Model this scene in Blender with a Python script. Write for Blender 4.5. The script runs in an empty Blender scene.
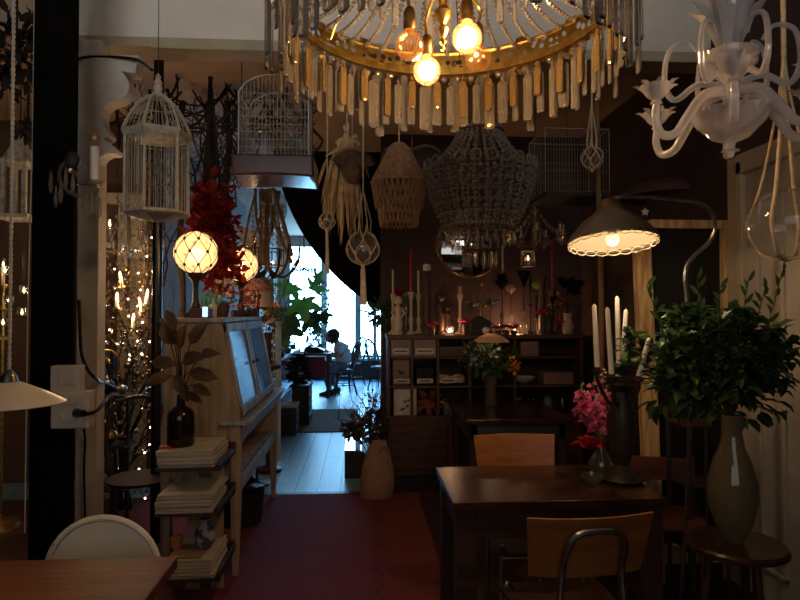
import bpy, bmesh, math, random
from mathutils import Vector, Matrix, Euler
R = math.radians
PI = math.pi
sc = bpy.context.scene
col = sc.collection
rnd = random.Random(7)

# ---------------------------------------------------------------- camera
F = 600.0
CAM = Vector((0, 0, 1.5))
cam_rot = Euler((R(90 + 1.15), 0, R(-3.6)), 'XYZ')
cd = bpy.data.cameras.new('camera')
cd.sensor_width = 36.0
cd.lens = F / 800.0 * 36.0
cd.clip_end = 100
cam = bpy.data.objects.new('camera', cd)
col.objects.link(cam)
cam.location = CAM
cam.rotation_euler = cam_rot
sc.camera = cam
CM = cam_rot.to_matrix()

def ray(px, py):
    return CM @ Vector(((px - 400) / F, -(py - 300) / F, -1))
def P(px, py, Y):
    d = ray(px, py)
    return CAM + d * (Y / d.y)
def G(px, py, z):
    d = ray(px, py)
    return CAM + d * ((z - CAM.z) / d.z)

# ---------------------------------------------------------------- mesh builder
def frame_for(d):
    d = d.normalized()
    a = Vector((0, 0, 1)) if abs(d.z) < 0.9 else Vector((1, 0, 0))
    u = d.cross(a).normalized()
    return u, d.cross(u).normalized()

class MB:
    def __init__(s):
        s.v = []; s.f = []
    def add(s, vs, fs):
        b = len(s.v)
        s.v += [Vector(x) for x in vs]
        s.f += [tuple(b + i for i in f) for f in fs]
        return s
    def boxb(s, x0, x1, y0, y1, z0, z1):
        return s.add([(x0, y0, z0), (x1, y0, z0), (x1, y1, z0), (x0, y1, z0), (x0, y0, z1), (x1, y0, z1), (x1, y1, z1), (x0, y1, z1)],
                     [(0, 3, 2, 1), (4, 5, 6, 7), (0, 1, 5, 4), (1, 2, 6, 5), (2, 3, 7, 6), (3, 0, 4, 7)])
    def box(s, c, d, rot=None):
        n = len(s.v)
        s.boxb(-d[0] / 2, d[0] / 2, -d[1] / 2, d[1] / 2, -d[2] / 2, d[2] / 2)
        m = Matrix.Translation(c)
        if rot is not None: m = m @ Euler(rot).to_matrix().to_4x4()
        return s.xf(m, n)
    def xf(s, m, start=0):
        for i in range(start, len(s.v)): s.v[i] = m @ s.v[i]
        return s
    def bar(s, a, b, w, t):          # rectangular bar from a to b
        a = Vector(a); b = Vector(b); u, v = frame_for(b - a)
        vs = []
        for p in (a, b):
            for i, j in ((-1, -1), (1, -1), (1, 1), (-1, 1)): vs.append(p + u * i * w / 2 + v * j * t / 2)
        return s.add(vs, [(0, 1, 2, 3), (7, 6, 5, 4), (0, 4, 5, 1), (1, 5, 6, 2), (2, 6, 7, 3), (3, 7, 4, 0)])
    def tube(s, pts, r, n=6, closed=False):
        pts = [Vector(p) for p in pts]; m = len(pts); b = len(s.v)
        rs = r if isinstance(r, (list, tuple)) else [r] * m
        u = None
        for i, p in enumerate(pts):
            if closed: d = pts[(i + 1) % m] - pts[i - 1]
            else: d = pts[min(i + 1, m - 1)] - pts[max(i - 1, 0)]
            if d.length < 1e-9: d = Vector((0, 0, 1))
            d.normalize()
            if u is None: u, v = frame_for(d)
            else:
                u = (u - d * u.dot(d))
                if u.length < 1e-6: u, v = frame_for(d)
                u.normalize(); v = d.cross(u)
            for k in range(n):
                a = 2 * PI * k / n
                s.v.append(p + (u * math.cos(a) + v * math.sin(a)) * rs[i])
        for i in range(m if closed else m - 1):
            j = (i + 1) % m
            for k in range(n):
                q = (k + 1) % n
                s.f.append((b + i * n + k, b + i * n + q, b + j * n + q, b + j * n + k))
        if not closed:
            s.f.append(tuple(b + k for k in reversed(range(n))))
            s.f.append(tuple(b + (m - 1) * n + k for k in range(n)))
        return s
    def cyl(s, a, b, r0, r1=None, n=12):
        return s.tube([a, b], [r0, r0 if r1 is None else r1], n)
    def lathe(s, prof, n=20, c=(0, 0, 0), m=None, caps=True):
        b = len(s.v); k = len(prof)
        for r, z in prof:
            for i in range(n):
                a = 2 * PI * i / n
                s.v.append(Vector((max(r, 1e-4) * math.cos(a), max(r, 1e-4) * math.sin(a), z)))
        for j in range(k - 1):
            for i in range(n):
                q = (i + 1) % n
                s.f.append((b + j * n + i, b + j * n + q, b + (j + 1) * n + q, b + (j + 1) * n + i))
        if caps:
            s.f.append(tuple(b + i for i in reversed(range(n))))
            s.f.append(tuple(b + (k - 1) * n + i for i in range(n)))
        mm = Matrix.Translation(c)
        if m is not None: mm = mm @ m
        return s.xf(mm, b)
    def sph(s, c, r, n=12, h=8, sc=(1, 1, 1), m=None):
        st = len(s.v)
        s.lathe([(r * math.sin(PI * i / h), -r * math.cos(PI * i / h)) for i in range(h + 1)], n, (0, 0, 0))
        mm = Matrix.Translation(c)
        if m is not None: mm = mm @ m
        return s.xf(mm @ Matrix.Diagonal((*sc, 1)), st)
    def torus(s, c, Rr, r, N=28, n=6, m=None, sc=(1, 1)):
        pts = [Vector((Rr * sc[0] * math.cos(2 * PI * i / N), Rr * sc[1] * math.sin(2 * PI * i / N), 0)) for i in range(N)]
        if m is not None: pts = [m @ p for p in pts]
        return s.tube([p + Vector(c) for p in pts], r, n, True)
    def prism(s, poly, y0, y1):      # polygon given as (x, z), extruded along y
        n = len(poly)
        vs = [(x, y0, z) for x, z in poly] + [(x, y1, z) for x, z in poly]
        return s.add(vs, [tuple(range(n)), tuple(reversed(range(n, 2 * n)))] + [(i, (i + 1) % n, n + (i + 1) % n, n + i) for i in range(n)])
    def oct(s, c, r, h=None):
        h = h or r; x, y, z = c
        return s.add([(x + r, y, z), (x, y + r, z), (x - r, y, z), (x, y - r, z), (x, y, z + h), (x, y, z - h)],
                     [(0, 1, 4), (1, 2, 4), (2, 3, 4), (3, 0, 4), (1, 0, 5), (2, 1, 5), (3, 2, 5), (0, 3, 5)])
    def leaf(s, p, d, up, L, W, cup=0.15):
        d = Vector(d).normalized(); sd = d.cross(Vector(up))
        if sd.length < 1e-4: sd = d.cross(Vector((1, 0.3, 0)))
        sd.normalize(); nn = sd.cross(d); p = Vector(p)
        vs = [p, p + d * L * .3 + sd * W * .42 + nn * W * cup, p + d * L * .32, p + d * L * .3 - sd * W * .42 + nn * W * cup,
              p + d * L * .68 + sd * W * .38 + nn * W * cup, p + d * L * .66, p + d * L * .68 - sd * W * .38 + nn * W * cup, p + d * L - nn * L * .12]
        return s.add(vs, [(0, 1, 2), (0, 2, 3), (1, 4, 5, 2), (2, 5, 6, 3), (4, 7, 5), (5, 7, 6)])
    def blob(s, c, rad, n, L, W, rg=rnd, out=0.6, shell=0.5):
        for _ in range(n):
            v = Vector((rg.gauss(0, 1), rg.gauss(0, 1), rg.gauss(0, 1))).normalized()
            t = shell + (1 - shell) * rg.random()
            p = Vector(c) + Vector((v.x * rad[0] * t, v.y * rad[1] * t, v.z * rad[2] * t))
            d = v * out + Vector((rg.uniform(-1, 1), rg.uniform(-1, 1), rg.uniform(-1, 1))) * (1 - out * .5)
            k = rg.uniform(.7, 1.25)
            s.leaf(p, d, (rg.uniform(-1, 1), rg.uniform(-1, 1), 1), L * k, W * k)
        return s
    def rose(s, c, r, rg=rnd):
        for ring, (q, t, n) in enumerate(((.35, 1.2, 4), (.65, .8, 5), (1, .35, 6))):
            for i in range(n):
                a = 2 * PI * i / n + ring
                o = Vector((math.cos(a), math.sin(a), 0))
                s.leaf(Vector(c) + o * r * q * .35, o * q + Vector((0, 0, t)), -o, r * 1.15, r * 1.1, .25)
        return s
    def build(s, name, mat, parent=None, smooth=True, bevel=0, loc=None, sub=0, ang=42):
        me = bpy.data.meshes.new(name)
        me.from_pydata([tuple(v) for v in s.v], [], s.f)
        bm = bmesh.new(); bm.from_mesh(me)
        bmesh.ops.recalc_face_normals(bm, faces=bm.faces[:])
        if smooth:
            for f in bm.faces: f.smooth = True
            for e in bm.edges:
                if len(e.link_faces) == 2 and e.calc_face_angle(0) > R(ang): e.smooth = False
        bm.to_mesh(me); bm.free()
        me.materials.append(mat)
        o = bpy.data.objects.new(name, me)
        col.objects.link(o)
        if parent is not None: o.parent = parent
        if loc is not None: o.location = loc
        if bevel:
            b = o.modifiers.new('bevel', 'BEVEL'); b.width = bevel; b.segments = 2; b.limit_method = 'ANGLE'; b.angle_limit = R(40)
        if sub:
            b = o.modifiers.new('sub', 'SUBSURF'); b.levels = sub; b.render_levels = sub
        return o

def tag(o, label, cat, group=None, kind=None):
    if label: o['label'] = label
    if cat: o['category'] = cat
    if group: o['group'] = group
    if kind: o['kind'] = kind
    return o
def TH(name, label, cat, loc=(0, 0, 0), rz=0, group=None):
    o = bpy.data.objects.new(name, None)
    o.empty_display_size = 0.05
    col.objects.link(o); o.location = loc; o.rotation_euler = (0, 0, rz)
    return tag(o, label, cat, group)
def ST(name, mb, mat, **k):
    o = mb.build(name, mat, **k); o['kind'] = 'structure'; return o
def SO(name, mb, mat, label, cat, loc=None, group=None, **k):
    return tag(mb.build(name, mat, loc=loc, **k), label, cat, group)
def DUP(root, loc, rz=None, label=None, group=None, scale=None):
    def cp(o, par):
        c = o.copy(); col.objects.link(c)
        if par is not None: c.parent = par
        for ch in list(o.children): cp(ch, c)
        return c
    r = cp(root, None); r.location = loc
    if rz is not None: r.rotation_euler = (0, 0, rz)
    if scale is not None: r.scale = (scale,) * 3 if not hasattr(scale, '__len__') else scale
    if label: r['label'] = label
    if group: r['group'] = group
    return r
def arc(c, r, a0, a1, n, plane='xz'):
    out = []
    for i in range(n + 1):
        a = R(a0 + (a1 - a0) * i / n)
        q = (math.cos(a) * r, math.sin(a) * r)
        out.append(Vector(c) + (Vector((q[0], 0, q[1])) if plane == 'xz' else Vector((q[0], q[1], 0)) if plane == 'xy' else Vector((0, q[0], q[1]))))
    return out
def smoothpts(pts, n=6):
    pts = [Vector(p) for p in pts]; out = []
    for i in range(len(pts) - 1):
        p0 = pts[max(i - 1, 0)]; p1 = pts[i]; p2 = pts[i + 1]; p3 = pts[min(i + 2, len(pts) - 1)]
        for k in range(n):
            t = k / n
            out.append(0.5 * ((2 * p1) + (p2 - p0) * t + (2 * p0 - 5 * p1 + 4 * p2 - p3) * t * t + (3 * p1 - p0 - 3 * p2 + p3) * t ** 3))
    out.append(pts[-1]); return out

# ---------------------------------------------------------------- materials
def newmat(name):
    m = bpy.data.materials.new(name); m.use_nodes = True
    nt = m.node_tree; b = nt.nodes['Principled BSDF']
    return m, nt, b
def M(name, c1, c2=None, rough=.6, metal=0, scale=6, stretch=(1, 1, 1), bump=0, trans=0, emis=None, es=0, alpha=1, coat=0, ior=1.45, sss=0, spec=None, detail=4, lo=.35, hi=.65):
    m, nt, b = newmat(name)
    b.inputs['Base Color'].default_value = (*c1, 1)
    b.inputs['Roughness'].default_value = rough
    b.inputs['Metallic'].default_value = metal
    b.inputs['Transmission Weight'].default_value = trans
    b.inputs['IOR'].default_value = ior
    b.inputs['Alpha'].default_value = alpha
    b.inputs['Coat Weight'].default_value = coat
    if spec is not None: b.inputs['Specular IOR Level'].default_value = spec
    if emis: b.inputs['Emission Color'].default_value = (*emis, 1); b.inputs['Emission Strength'].default_value = es
    tc = nt.nodes.new('ShaderNodeTexCoord'); mp = nt.nodes.new('ShaderNodeMapping')
    mp.inputs['Scale'].default_value = stretch
    nz = nt.nodes.new('ShaderNodeTexNoise'); nz.inputs['Scale'].default_value = scale; nz.inputs['Detail'].default_value = detail
    nt.links.new(tc.outputs['Object'], mp.inputs[0]); nt.links.new(mp.outputs[0], nz.inputs[0])
    if c2:
        cr = nt.nodes.new('ShaderNodeValToRGB')
        cr.color_ramp.elements[0].position = lo; cr.color_ramp.elements[0].color = (*c1, 1)
        cr.color_ramp.elements[1].position = hi; cr.color_ramp.elements[1].color = (*c2, 1)
        nt.links.new(nz.outputs[0], cr.inputs[0]); nt.links.new(cr.outputs[0], b.inputs['Base Color'])
    if bump:
        bp = nt.nodes.new('ShaderNodeBump'); bp.inputs['Strength'].default_value = bump; bp.inputs['Distance'].default_value = .01
        nt.links.new(nz.outputs[0], bp.inputs['Height']); nt.links.new(bp.outputs[0], b.inputs['Normal'])
    return m
def mnode(nt, op, a, b=None, c=None):
    n = nt.nodes.new('ShaderNodeMath'); n.operation = op
    for i, x in enumerate((a, b, c)):
        if x is None: continue
        if isinstance(x, (int, float)): n.inputs[i].default_value = x
        else: nt.links.new(x, n.inputs[i])
    return n.outputs[0]
def mixc(nt, f, a, b):
    n = nt.nodes.new('ShaderNodeMix'); n.data_type = 'RGBA'
    if isinstance(f, (int, float)): n.inputs[0].default_value = f
    else: nt.links.new(f, n.inputs[0])
    for i, x in ((6, a), (7, b)):
        if isinstance(x, tuple): n.inputs[i].default_value = (*x, 1)
        else: nt.links.new(x, n.inputs[i])
    return n.outputs[2]
def planks(name, c1, c2, w, seam, axis=0, rough=.5, length=2.4, bump=.3, gap=.035):
    m, nt, b = newmat(name)
    tc = nt.nodes.new('ShaderNodeTexCoord'); sp = nt.nodes.new('ShaderNodeSeparateXYZ')
    nt.links.new(tc.outputs['Object'], sp.inputs[0])
    X = sp.outputs[axis]; Yv = sp.outputs[1 - axis] if axis < 2 else sp.outputs[0]
    u = mnode(nt, 'DIVIDE', X, w); idx = mnode(nt, 'FLOOR', u); fr = mnode(nt, 'FRACT', u)
    off = mnode(nt, 'MULTIPLY', idx, .37); v = mnode(nt, 'ADD', mnode(nt, 'DIVIDE', Yv, length), off)
    iv = mnode(nt, 'FLOOR', v); fv = mnode(nt, 'FRACT', v)
    s1 = mnode(nt, 'LESS_THAN', fr, gap); s2 = mnode(nt, 'LESS_THAN', fv, gap * w / length * 1.2)
    seamv = mnode(nt, 'MAXIMUM', s1, s2)
    wn = nt.nodes.new('ShaderNodeTexWhiteNoise'); wn.noise_dimensions = '2D'
    cb = nt.nodes.new('ShaderNodeCombineXYZ'); nt.links.new(idx, cb.inputs[0]); nt.links.new(iv, cb.inputs[1]); nt.links.new(cb.outputs[0], wn.inputs[0])
    mp = nt.nodes.new('ShaderNodeMapping'); mp.inputs['Scale'].default_value = (14, 1.6, 14) if axis == 0 else (1.6, 14, 14)
    nt.links.new(tc.outputs['Object'], mp.inputs[0])
    nz = nt.nodes.new('ShaderNodeTexNoise'); nz.inputs['Scale'].default_value = 2.2; nz.inputs['Detail'].default_value = 6
    nt.links.new(mp.outputs[0], nz.inputs[0])
    f = mnode(nt, 'ADD', mnode(nt, 'MULTIPLY', wn.outputs[0], .45), mnode(nt, 'MULTIPLY', nz.outputs[0], .55))
    cc = mixc(nt, f, c1, c2); cc = mixc(nt, seamv, cc, seam)
    nt.links.new(cc, b.inputs['Base Color'])
    b.inputs['Roughness'].default_value = rough
    bp = nt.nodes.new('ShaderNodeBump'); bp.inputs['Strength'].default_value = bump; bp.inputs['Distance'].default_value = .006
    nt.links.new(mnode(nt, 'SUBTRACT', nz.outputs[0], seamv), bp.inputs['Height']); nt.links.new(bp.outputs[0], b.inputs['Normal'])
    return m
def glassmat(name, tint=(.9, .9, .9), rough=.04, mixt=.55, body=(.6, .55, .5), ior=1.45):
    # clear glass with see-through panes: glossy reflection over a transparent body with a pale translucent colour mixed in for brightness
    m, nt, b = newmat(name); nt.nodes.remove(b)
    out = nt.nodes['Material Output']
    tr = nt.nodes.new('ShaderNodeBsdfTransparent'); tr.inputs[0].default_value = (*tint, 1)
    gl = nt.nodes.new('ShaderNodeBsdfGlossy'); gl.inputs['Roughness'].default_value = rough; gl.inputs[0].default_value = (1, 1, 1, 1)
    df = nt.nodes.new('ShaderNodeBsdfTranslucent'); df.inputs[0].default_value = (*body, 1)
    d2 = nt.nodes.new('ShaderNodeBsdfDiffuse'); d2.inputs[0].default_value = (*body, 1)
    md = nt.nodes.new('ShaderNodeMixShader'); md.inputs[0].default_value = .5
    nt.links.new(df.outputs[0], md.inputs[1]); nt.links.new(d2.outputs[0], md.inputs[2])
    m1 = nt.nodes.new('ShaderNodeMixShader'); m1.inputs[0].default_value = 1 - mixt
    nt.links.new(tr.outputs[0], m1.inputs[1]); nt.links.new(md.outputs[0], m1.inputs[2])
    lw = nt.nodes.new('ShaderNodeLayerWeight'); lw.inputs[0].default_value = .5
    f0 = ((ior - 1) / (ior + 1)) ** 2 * 1.6
    fa = mnode(nt, 'MULTIPLY_ADD', mnode(nt, 'POWER', lw.outputs['Facing'], 4.0), .75, f0)
    m2 = nt.nodes.new('ShaderNodeMixShader'); nt.links.new(fa, m2.inputs[0])
    nt.links.new(m1.outputs[0], m2.inputs[1]); nt.links.new(gl.outputs[0], m2.inputs[2])
    nt.links.new(m2.outputs[0], out.inputs[0])
    return m

K = {}
K['crystal'] = M('crystal', (.95, .88, .78), rough=.06, trans=.82, ior=1.5)
K['crystal_clear'] = glassmat('crystal_clear', (.85, .83, .8), .05, .7, (.55, .5, .44), 1.8)
K['prism_glass'] = M('prism_glass', (.90, .86, .80), rough=.04, trans=.87, ior=1.48)
K['bead_glass'] = M('bead_glass', (.93, .86, .78), rough=.10, trans=.72, ior=1.7)
K['crystal_prism'] = glassmat('crystal_prism', (.94, .91, .87), .05, .80, (.80, .74, .66), 1.9)
K['globe_glass'] = glassmat('globe_glass', (.95, .95, .93), .03, .90, (.75, .72, .66), 1.5)
K['vase_glass'] = glassmat('vase_glass', (.82, .81, .70), .05, .60, (.38, .34, .24), 1.45)
K['glass'] = glassmat('glass', (.93, .95, .95), .02, .96, (.5, .5, .5), 1.45)
K['glass_smoky'] = glassmat('glass_smoky', (.88, .88, .84), .04, .80, (.36, .33, .28), 1.45)
K['bulb_glass'] = glassmat('bulb_glass', (1, .86, .66), .03, .945, (.9, .55, .3), 1.5)
K['murano'] = glassmat('murano', (.93, .93, .97), .09, .50, (.98, .97, 1.0), 1.6)
K['pane'] = glassmat('pane', (.82, .86, .9), .015, .99, (.05, .055, .06), 1.35)
K['gold'] = M('gold', (.72, .52, .17), (.42, .28, .08), rough=.34, metal=1, scale=30)
K['brass_dull'] = M('brass_dull', (.35, .24, .10), (.18, .11, .05), rough=.4, metal=1, scale=20)
K['steel'] = M('steel', (.42, .44, .45), (.25, .26, .27), rough=.3, metal=1, scale=20)
K['steel_dark'] = M('steel_dark', (.16, .17, .18), rough=.4, metal=1)
K['dark_bronze'] = M('dark_bronze', (.035, .025, .02), (.02, .015, .012), rough=.45, scale=8)
K['iron'] = M('iron', (.012, .011, .010), (.03, .027, .025), rough=.55, scale=14)
K['black'] = M('black_paint', (.0022, .0022, .0022), (.005, .0045, .004), rough=.85, scale=5, spec=.08)
K['black_gloss'] = M('black_gloss', (.008, .008, .009), rough=.25)
K['door_paint'] = M('door_paint', (.44, .40, .34), (.34, .30, .25), rough=.6, scale=4, bump=.15)
K['beam_paint_lit'] = M('beam_paint_lit', (.80, .77, .70), (.70, .66, .58), rough=.6, scale=3, bump=.15, detail=8)  # lighter than the door paint to stand for light falling on the lintel
K['white_paint'] = M('white_paint', (.72, .70, .65), (.55, .51, .45), rough=.6, scale=5, bump=.15, detail=8)
K['cream_paint'] = M('cream_paint', (.50, .43, .31), (.40, .33, .23), rough=.55, scale=4, bump=.15)
K['cage_white'] = M('cage_white', (.56, .51, .41), (.32, .25, .17), rough=.55, scale=24, lo=.5, hi=.72)
K['white_enamel'] = M('white_enamel', (.72, .68, .6), (.64, .59, .5), rough=.3, scale=8)
K['white_chip'] = M('white_chip', (.62, .60, .54), (.05, .035, .025), rough=.4, scale=9, lo=.66, hi=.70)
K['plastic_white'] = M('plastic_white', (.55, .53, .48), rough=.4)
K['ivory'] = M('ivory_wax', (.62, .52, .38), (.5, .4, .28), rough=.5, scale=10)
K['wax_white'] = M('wax_white', (.78, .74, .66), (.70, .66, .58), rough=.4, scale=10)
K['wax_red'] = M('wax_red', (.45, .02, .03), rough=.4)
K['brown_wall'] = M('brown_wall', (.13, .07, .045), (.09, .05, .032), rough=.8, scale=2, bump=.1)
K['mauve_wall'] = M('mauve_wall', (.062, .036, .032), (.045, .027, .024), rough=.7, scale=2.5)
K['ceiling'] = M('ceiling_paint', (.46, .32, .22), (.40, .27, .19), rough=.85, scale=1.5)
K['pale_wall'] = M('pale_wall', (.42, .44, .45), (.36, .38, .4), rough=.7, scale=2)
K['table_wood'] = M('table_wood', (.055, .022, .012), (.022, .009, .006), rough=.24, scale=5, stretch=(1, 9, 9), detail=6, spec=.6)
K['table_wood_l'] = M('table_wood_left', (.14, .045, .02), (.075, .023, .011), rough=.5, scale=3, stretch=(1, 9, 9), detail=6, spec=.22)
K['chair_wood'] = M('chair_wood', (.33, .125, .038), (.23, .08, .025), rough=.42, scale=3, stretch=(1.5, 8, 8), detail=5)
K['dark_wood'] = M('dark_wood', (.06, .028, .018), (.03, .014, .01), rough=.45, scale=4, stretch=(1, 8, 8), detail=5)
K['redwood'] = M('red_brown_wood', (.12, .035, .022), (.07, .02, .014), rough=.4, scale=4, stretch=(1, 8, 8))
K['shelf_wood'] = M('shelf_wood', (.10, .042, .022), (.055, .024, .014), rough=.5, scale=4, stretch=(1, 7, 7), detail=5)
K['frame_wood'] = M('bare_pine', (.66, .44, .21), (.34, .19, .08), rough=.7, scale=6, stretch=(7, 7, .9), detail=8, bump=.35, lo=.4, hi=.66)
K['pole_wood'] = M('pole_wood', (.30, .18, .09), (.18, .10, .05), rough=.7, scale=6, stretch=(6, 6, 1))
K['cabinet'] = M('worn_cream_cabinet', (.44, .35, .25), (.24, .17, .115), rough=.65, scale=5, stretch=(5, 5, .8), detail=8, bump=.2, lo=.38, hi=.7)
K['cabinet_front'] = M('worn_grey_cabinet', (.42, .42, .40), (.22, .2, .18), rough=.5, scale=6, stretch=(3, 3, 1), detail=8, bump=.2)
K['branch'] = M('branch_bark', (.028, .017, .011), (.012, .008, .006), rough=.85, scale=30, bump=.3)
K['branch_l'] = M('branch_pale', (.20, .12, .06), (.10, .055, .03), rough=.8, scale=20)
K['straw'] = M('straw', (.78, .54, .28), (.50, .32, .15), rough=.8, scale=12)
K['rope'] = M('rope', (.80, .64, .43), (.60, .45, .28), rough=.85, scale=40, bump=.3)
K['macrame'] = M('macrame_cord', (.58, .37, .22), (.38, .23, .13), rough=.85, scale=30, bump=.4)
K['red_leaf'] = M('red_leaf', (.42, .022, .012), (.08, .008, .008), rough=.6, scale=9)
K['green'] = M('dark_green_leaf', (.07, .13, .04), (.025, .06, .022), rough=.35, scale=8)
K['green_mid'] = M('mid_green_leaf', (.20, .48, .09), (.09, .26, .06), rough=.45, scale=8)
K['green_lime'] = M('lime_leaf', (.20, .50, .06), rough=.5)
K['brown_leaf'] = M('brown_leaf', (.20, .13, .085), (.10, .062, .042), rough=.6, scale=8)
K['pink'] = M('pink_petal', (.95, .30, .46), (.85, .22, .48), rough=.6, scale=20)
K['red_petal'] = M('red_petal', (.42, .015, .025), rough=.6)
K['pink_red'] = M('crimson_petal', (.55, .03, .12), rough=.6)
K['orange'] = M('orange_petal', (.75, .25, .03), rough=.6)
K['cream_petal'] = M('cream_petal', (.60, .45, .33), (.5, .25, .2), rough=.6, scale=20)
K['violet'] = M('violet_lacquer', (.10, .045, .05), (.07, .035, .05), rough=.22, scale=3)
K['paper'] = M('paper', (.62, .58, .50), (.50, .46, .40), rough=.7, scale=8)
K['paper_edge'] = M('paper_edge', (.55, .52, .46), (.30, .28, .25), rough=.7, scale=6, stretch=(1, 1, 40))
K['skin'] = M('skin', (.52, .30, .20), rough=.5)
K['hair'] = M('hair', (.035, .022, .015), rough=.5)
K['tshirt'] = M('tshirt', (.85, .85, .84), (.75, .75, .75), rough=.8, scale=6)
K['jeans'] = M('jeans', (.20, .22, .26), rough=.8)
K['grey_shade'] = M('grey_enamel', (.075, .07, .058), (.05, .046, .038), rough=.35, scale=6)
K['mirror'] = M('mirror_glass', (.8, .82, .84), rough=.03, metal=1)
K['bag'] = M('kraft_bag', (.36, .22, .13), (.28, .17, .10), rough=.75, scale=9, bump=.5)
K['terracotta'] = M('dark_ceramic', (.07, .035, .025), rough=.5)
K['blue_grey'] = M('blue_grey_plastic', (.12, .14, .17), rough=.5)
K['bottle'] = M('dark_bottle', (.012, .006, .004), rough=.12, spec=.6)
def emat(name, c, s): return M(name, c, emis=c, es=s, rough=.4)
K['filament'] = emat('filament', (1, .62, .28), 60)
K['candle_bulb'] = emat('candle_bulb', (1, .5, .2), 12)
K['globe_lit'] = emat('opal_globe_lit', (1, .72, .42), 1.5)
K['flame'] = emat('flame', (1, .6, .25), 14)
K['led'] = emat('led', (1, .75, .5), 10)
K['screen'] = emat('phone_screen', (.5, .7, 1), 1.5)

def leafy(m, amt=.45):       # thin leaves let light through
    nt = m.node_tree; b = nt.nodes['Principled BSDF']; out = [n for n in nt.nodes if n.type == 'OUTPUT_MATERIAL'][0]
    tl = nt.nodes.new('ShaderNodeBsdfTranslucent')
    src = b.inputs['Base Color'].links
    if src: nt.links.new(src[0].from_socket, tl.inputs[0])
    else: tl.inputs[0].default_value = b.inputs['Base Color'].default_value
    mx = nt.nodes.new('ShaderNodeMixShader'); mx.inputs[0].default_value = amt
    nt.links.new(b.outputs[0], mx.inputs[1]); nt.links.new(tl.outputs[0], mx.inputs[2]); nt.links.new(mx.outputs[0], out.inputs[0])
for n_ in ('green_mid', 'green_lime', 'red_leaf', 'pink', 'brown_leaf'): leafy(K[n_])
leafy(K['green'], .3)
K['amber_glass'] = M('amber_glass', (.98, .66, .26), rough=.08, trans=.85, ior=1.45)
# ================================================================ the setting
floor_dark = planks('floor_dark_boards', (.06, .028, .018), (.035, .016, .011), .14, (.01, .006, .004), rough=.45)
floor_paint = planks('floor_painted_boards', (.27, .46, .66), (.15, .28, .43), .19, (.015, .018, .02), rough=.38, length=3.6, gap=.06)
ST('floor', MB().boxb(-6, 2.3, -3, 5.0, -.12, 0), floor_dark, smooth=False)
ST('floor', MB().boxb(-6, .22, 5.0, 13.7, -.12, 0), floor_paint, smooth=False)
ST('floor', MB().boxb(.22, 2.3, 5.76, 13.7, -.12, 0), floor_paint, smooth=False)
ST('floor', MB().boxb(.22, 2.3, 5.0, 5.76, -.12, 0), floor_dark, smooth=False)
ST('trim_1', MB().boxb(-1.75, 1.6, 4.97, 5.03, 0, .013), K['dark_wood'], smooth=False)          # threshold strip
ST('ceiling', MB().boxb(-6, 2.3, -3, 3.66, 3.80, 3.95), K['ceiling'], smooth=False)
ST('ceiling', MB().boxb(-6, 2.3, 3.66, 13.7, 3.20, 3.35), K['ceiling'], smooth=False)
ST('wall_right', MB().boxb(2.12, 2.3, -3, 5.75, 0, 3.8), K['mauve_wall'], smooth=False)
ST('wall_front', MB().boxb(-6, 2.3, -3.1, -3.0, 0, 3.8), K['mauve_wall'], smooth=False)
ST('wall_left', MB().boxb(-6.1, -6.0, -3, 13.7, 0, 3.8), K['mauve_wall'], smooth=False)
# room partition left of the passage, with a cream door casing in it
ST('wall_partition', MB().boxb(-6, -1.86, 5.5, 5.66, 0, 3.2), K['brown_wall'], smooth=False)
ST('wall_passage_left', MB().boxb(-2.0, -1.86, 5.66, 13.7, 0, 3.2), M('tan_wall', (.16, .12, .10), (.12, .09, .075), rough=.8, scale=2), smooth=False)
# dark wall behind the sideboard
xw = P(381, 300, 5.7).x
ST('wall_back', MB().boxb(xw, 2.2, 5.7, 5.85, 0, 3.2), K['mauve_wall'], smooth=False)
ST('wall_passage_right', MB().boxb(1.05, 1.2, 5.85, 13.7, 0, 3.2), K['pale_wall'], smooth=False)
# great black rounded panel over the passage
Ya = 6.35; k = Ya / F
c = P(488, 125, Ya)
poly = []
for i in range(33):
    a = R(173 + (247 - 173) * i / 32)
    poly.append((c.x + 218 * k * math.cos(a), c.z + 218 * k * math.sin(a)))
poly.append((c.x - 20 * k, poly[-1][1])); poly.append((c.x - 20 * k, 3.2)); poly.append((poly[0][0], 3.2))
poly = [(x, min(z, 3.2)) for x, z in poly]
ST('wall_arch', MB().prism(poly, Ya, Ya + .12), K['black'], smooth=False)
# lintel beam and posts
xl = P(72, 50, 3.5).x
zl = P(400, 46, 3.5).z; zb = P(400, 58, 3.5).z
ST('trim_2', MB().boxb(xl, 2.12, 3.5, 3.66, zl, 3.8), K['beam_paint_lit'], smooth=False, bevel=.004)
b = MB().boxb(xl, 2.12, 3.47, 3.66, zb + .016, zl); b.boxb(xl + .45, 2.12, 3.45, 3.49, zb, zb + .018)
ST('trim_3', b, K['cream_paint'], smooth=False, bevel=.004)
x0 = P(77, 300, 3.4).x; x1 = P(98, 300, 3.4).x
ST('trim_4', MB().boxb(x0, x1, 3.4, 3.5, 0, zb + .016), K['white_paint'], smooth=False, bevel=.004)
ST('trim_10', MB().boxb(-6, xl, 3.6, 3.7, 3.1, 3.8), K['ceiling'], smooth=False)
# scrolled bracket
pts = [(74, 58), (141, 58), (139, 70), (138, 76), (129, 75), (124, 74), (129, 79), (132, 87), (131, 94), (127, 99), (119, 103), (111, 106), (106, 110), (104, 117), (105, 126), (109, 131), (112, 136), (110, 139), (106, 141), (113, 146), (120, 152), (117, 155), (110, 155), (104, 158), (99, 165), (98, 185), (75, 185)]
b = MB().prism([(P(x, y, 3.4).x, P(x, y, 3.4).z) for x, y in pts], 3.36, 3.47)
ST('trim_5', b, K['white_paint'], smooth=False, bevel=.005)
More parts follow.
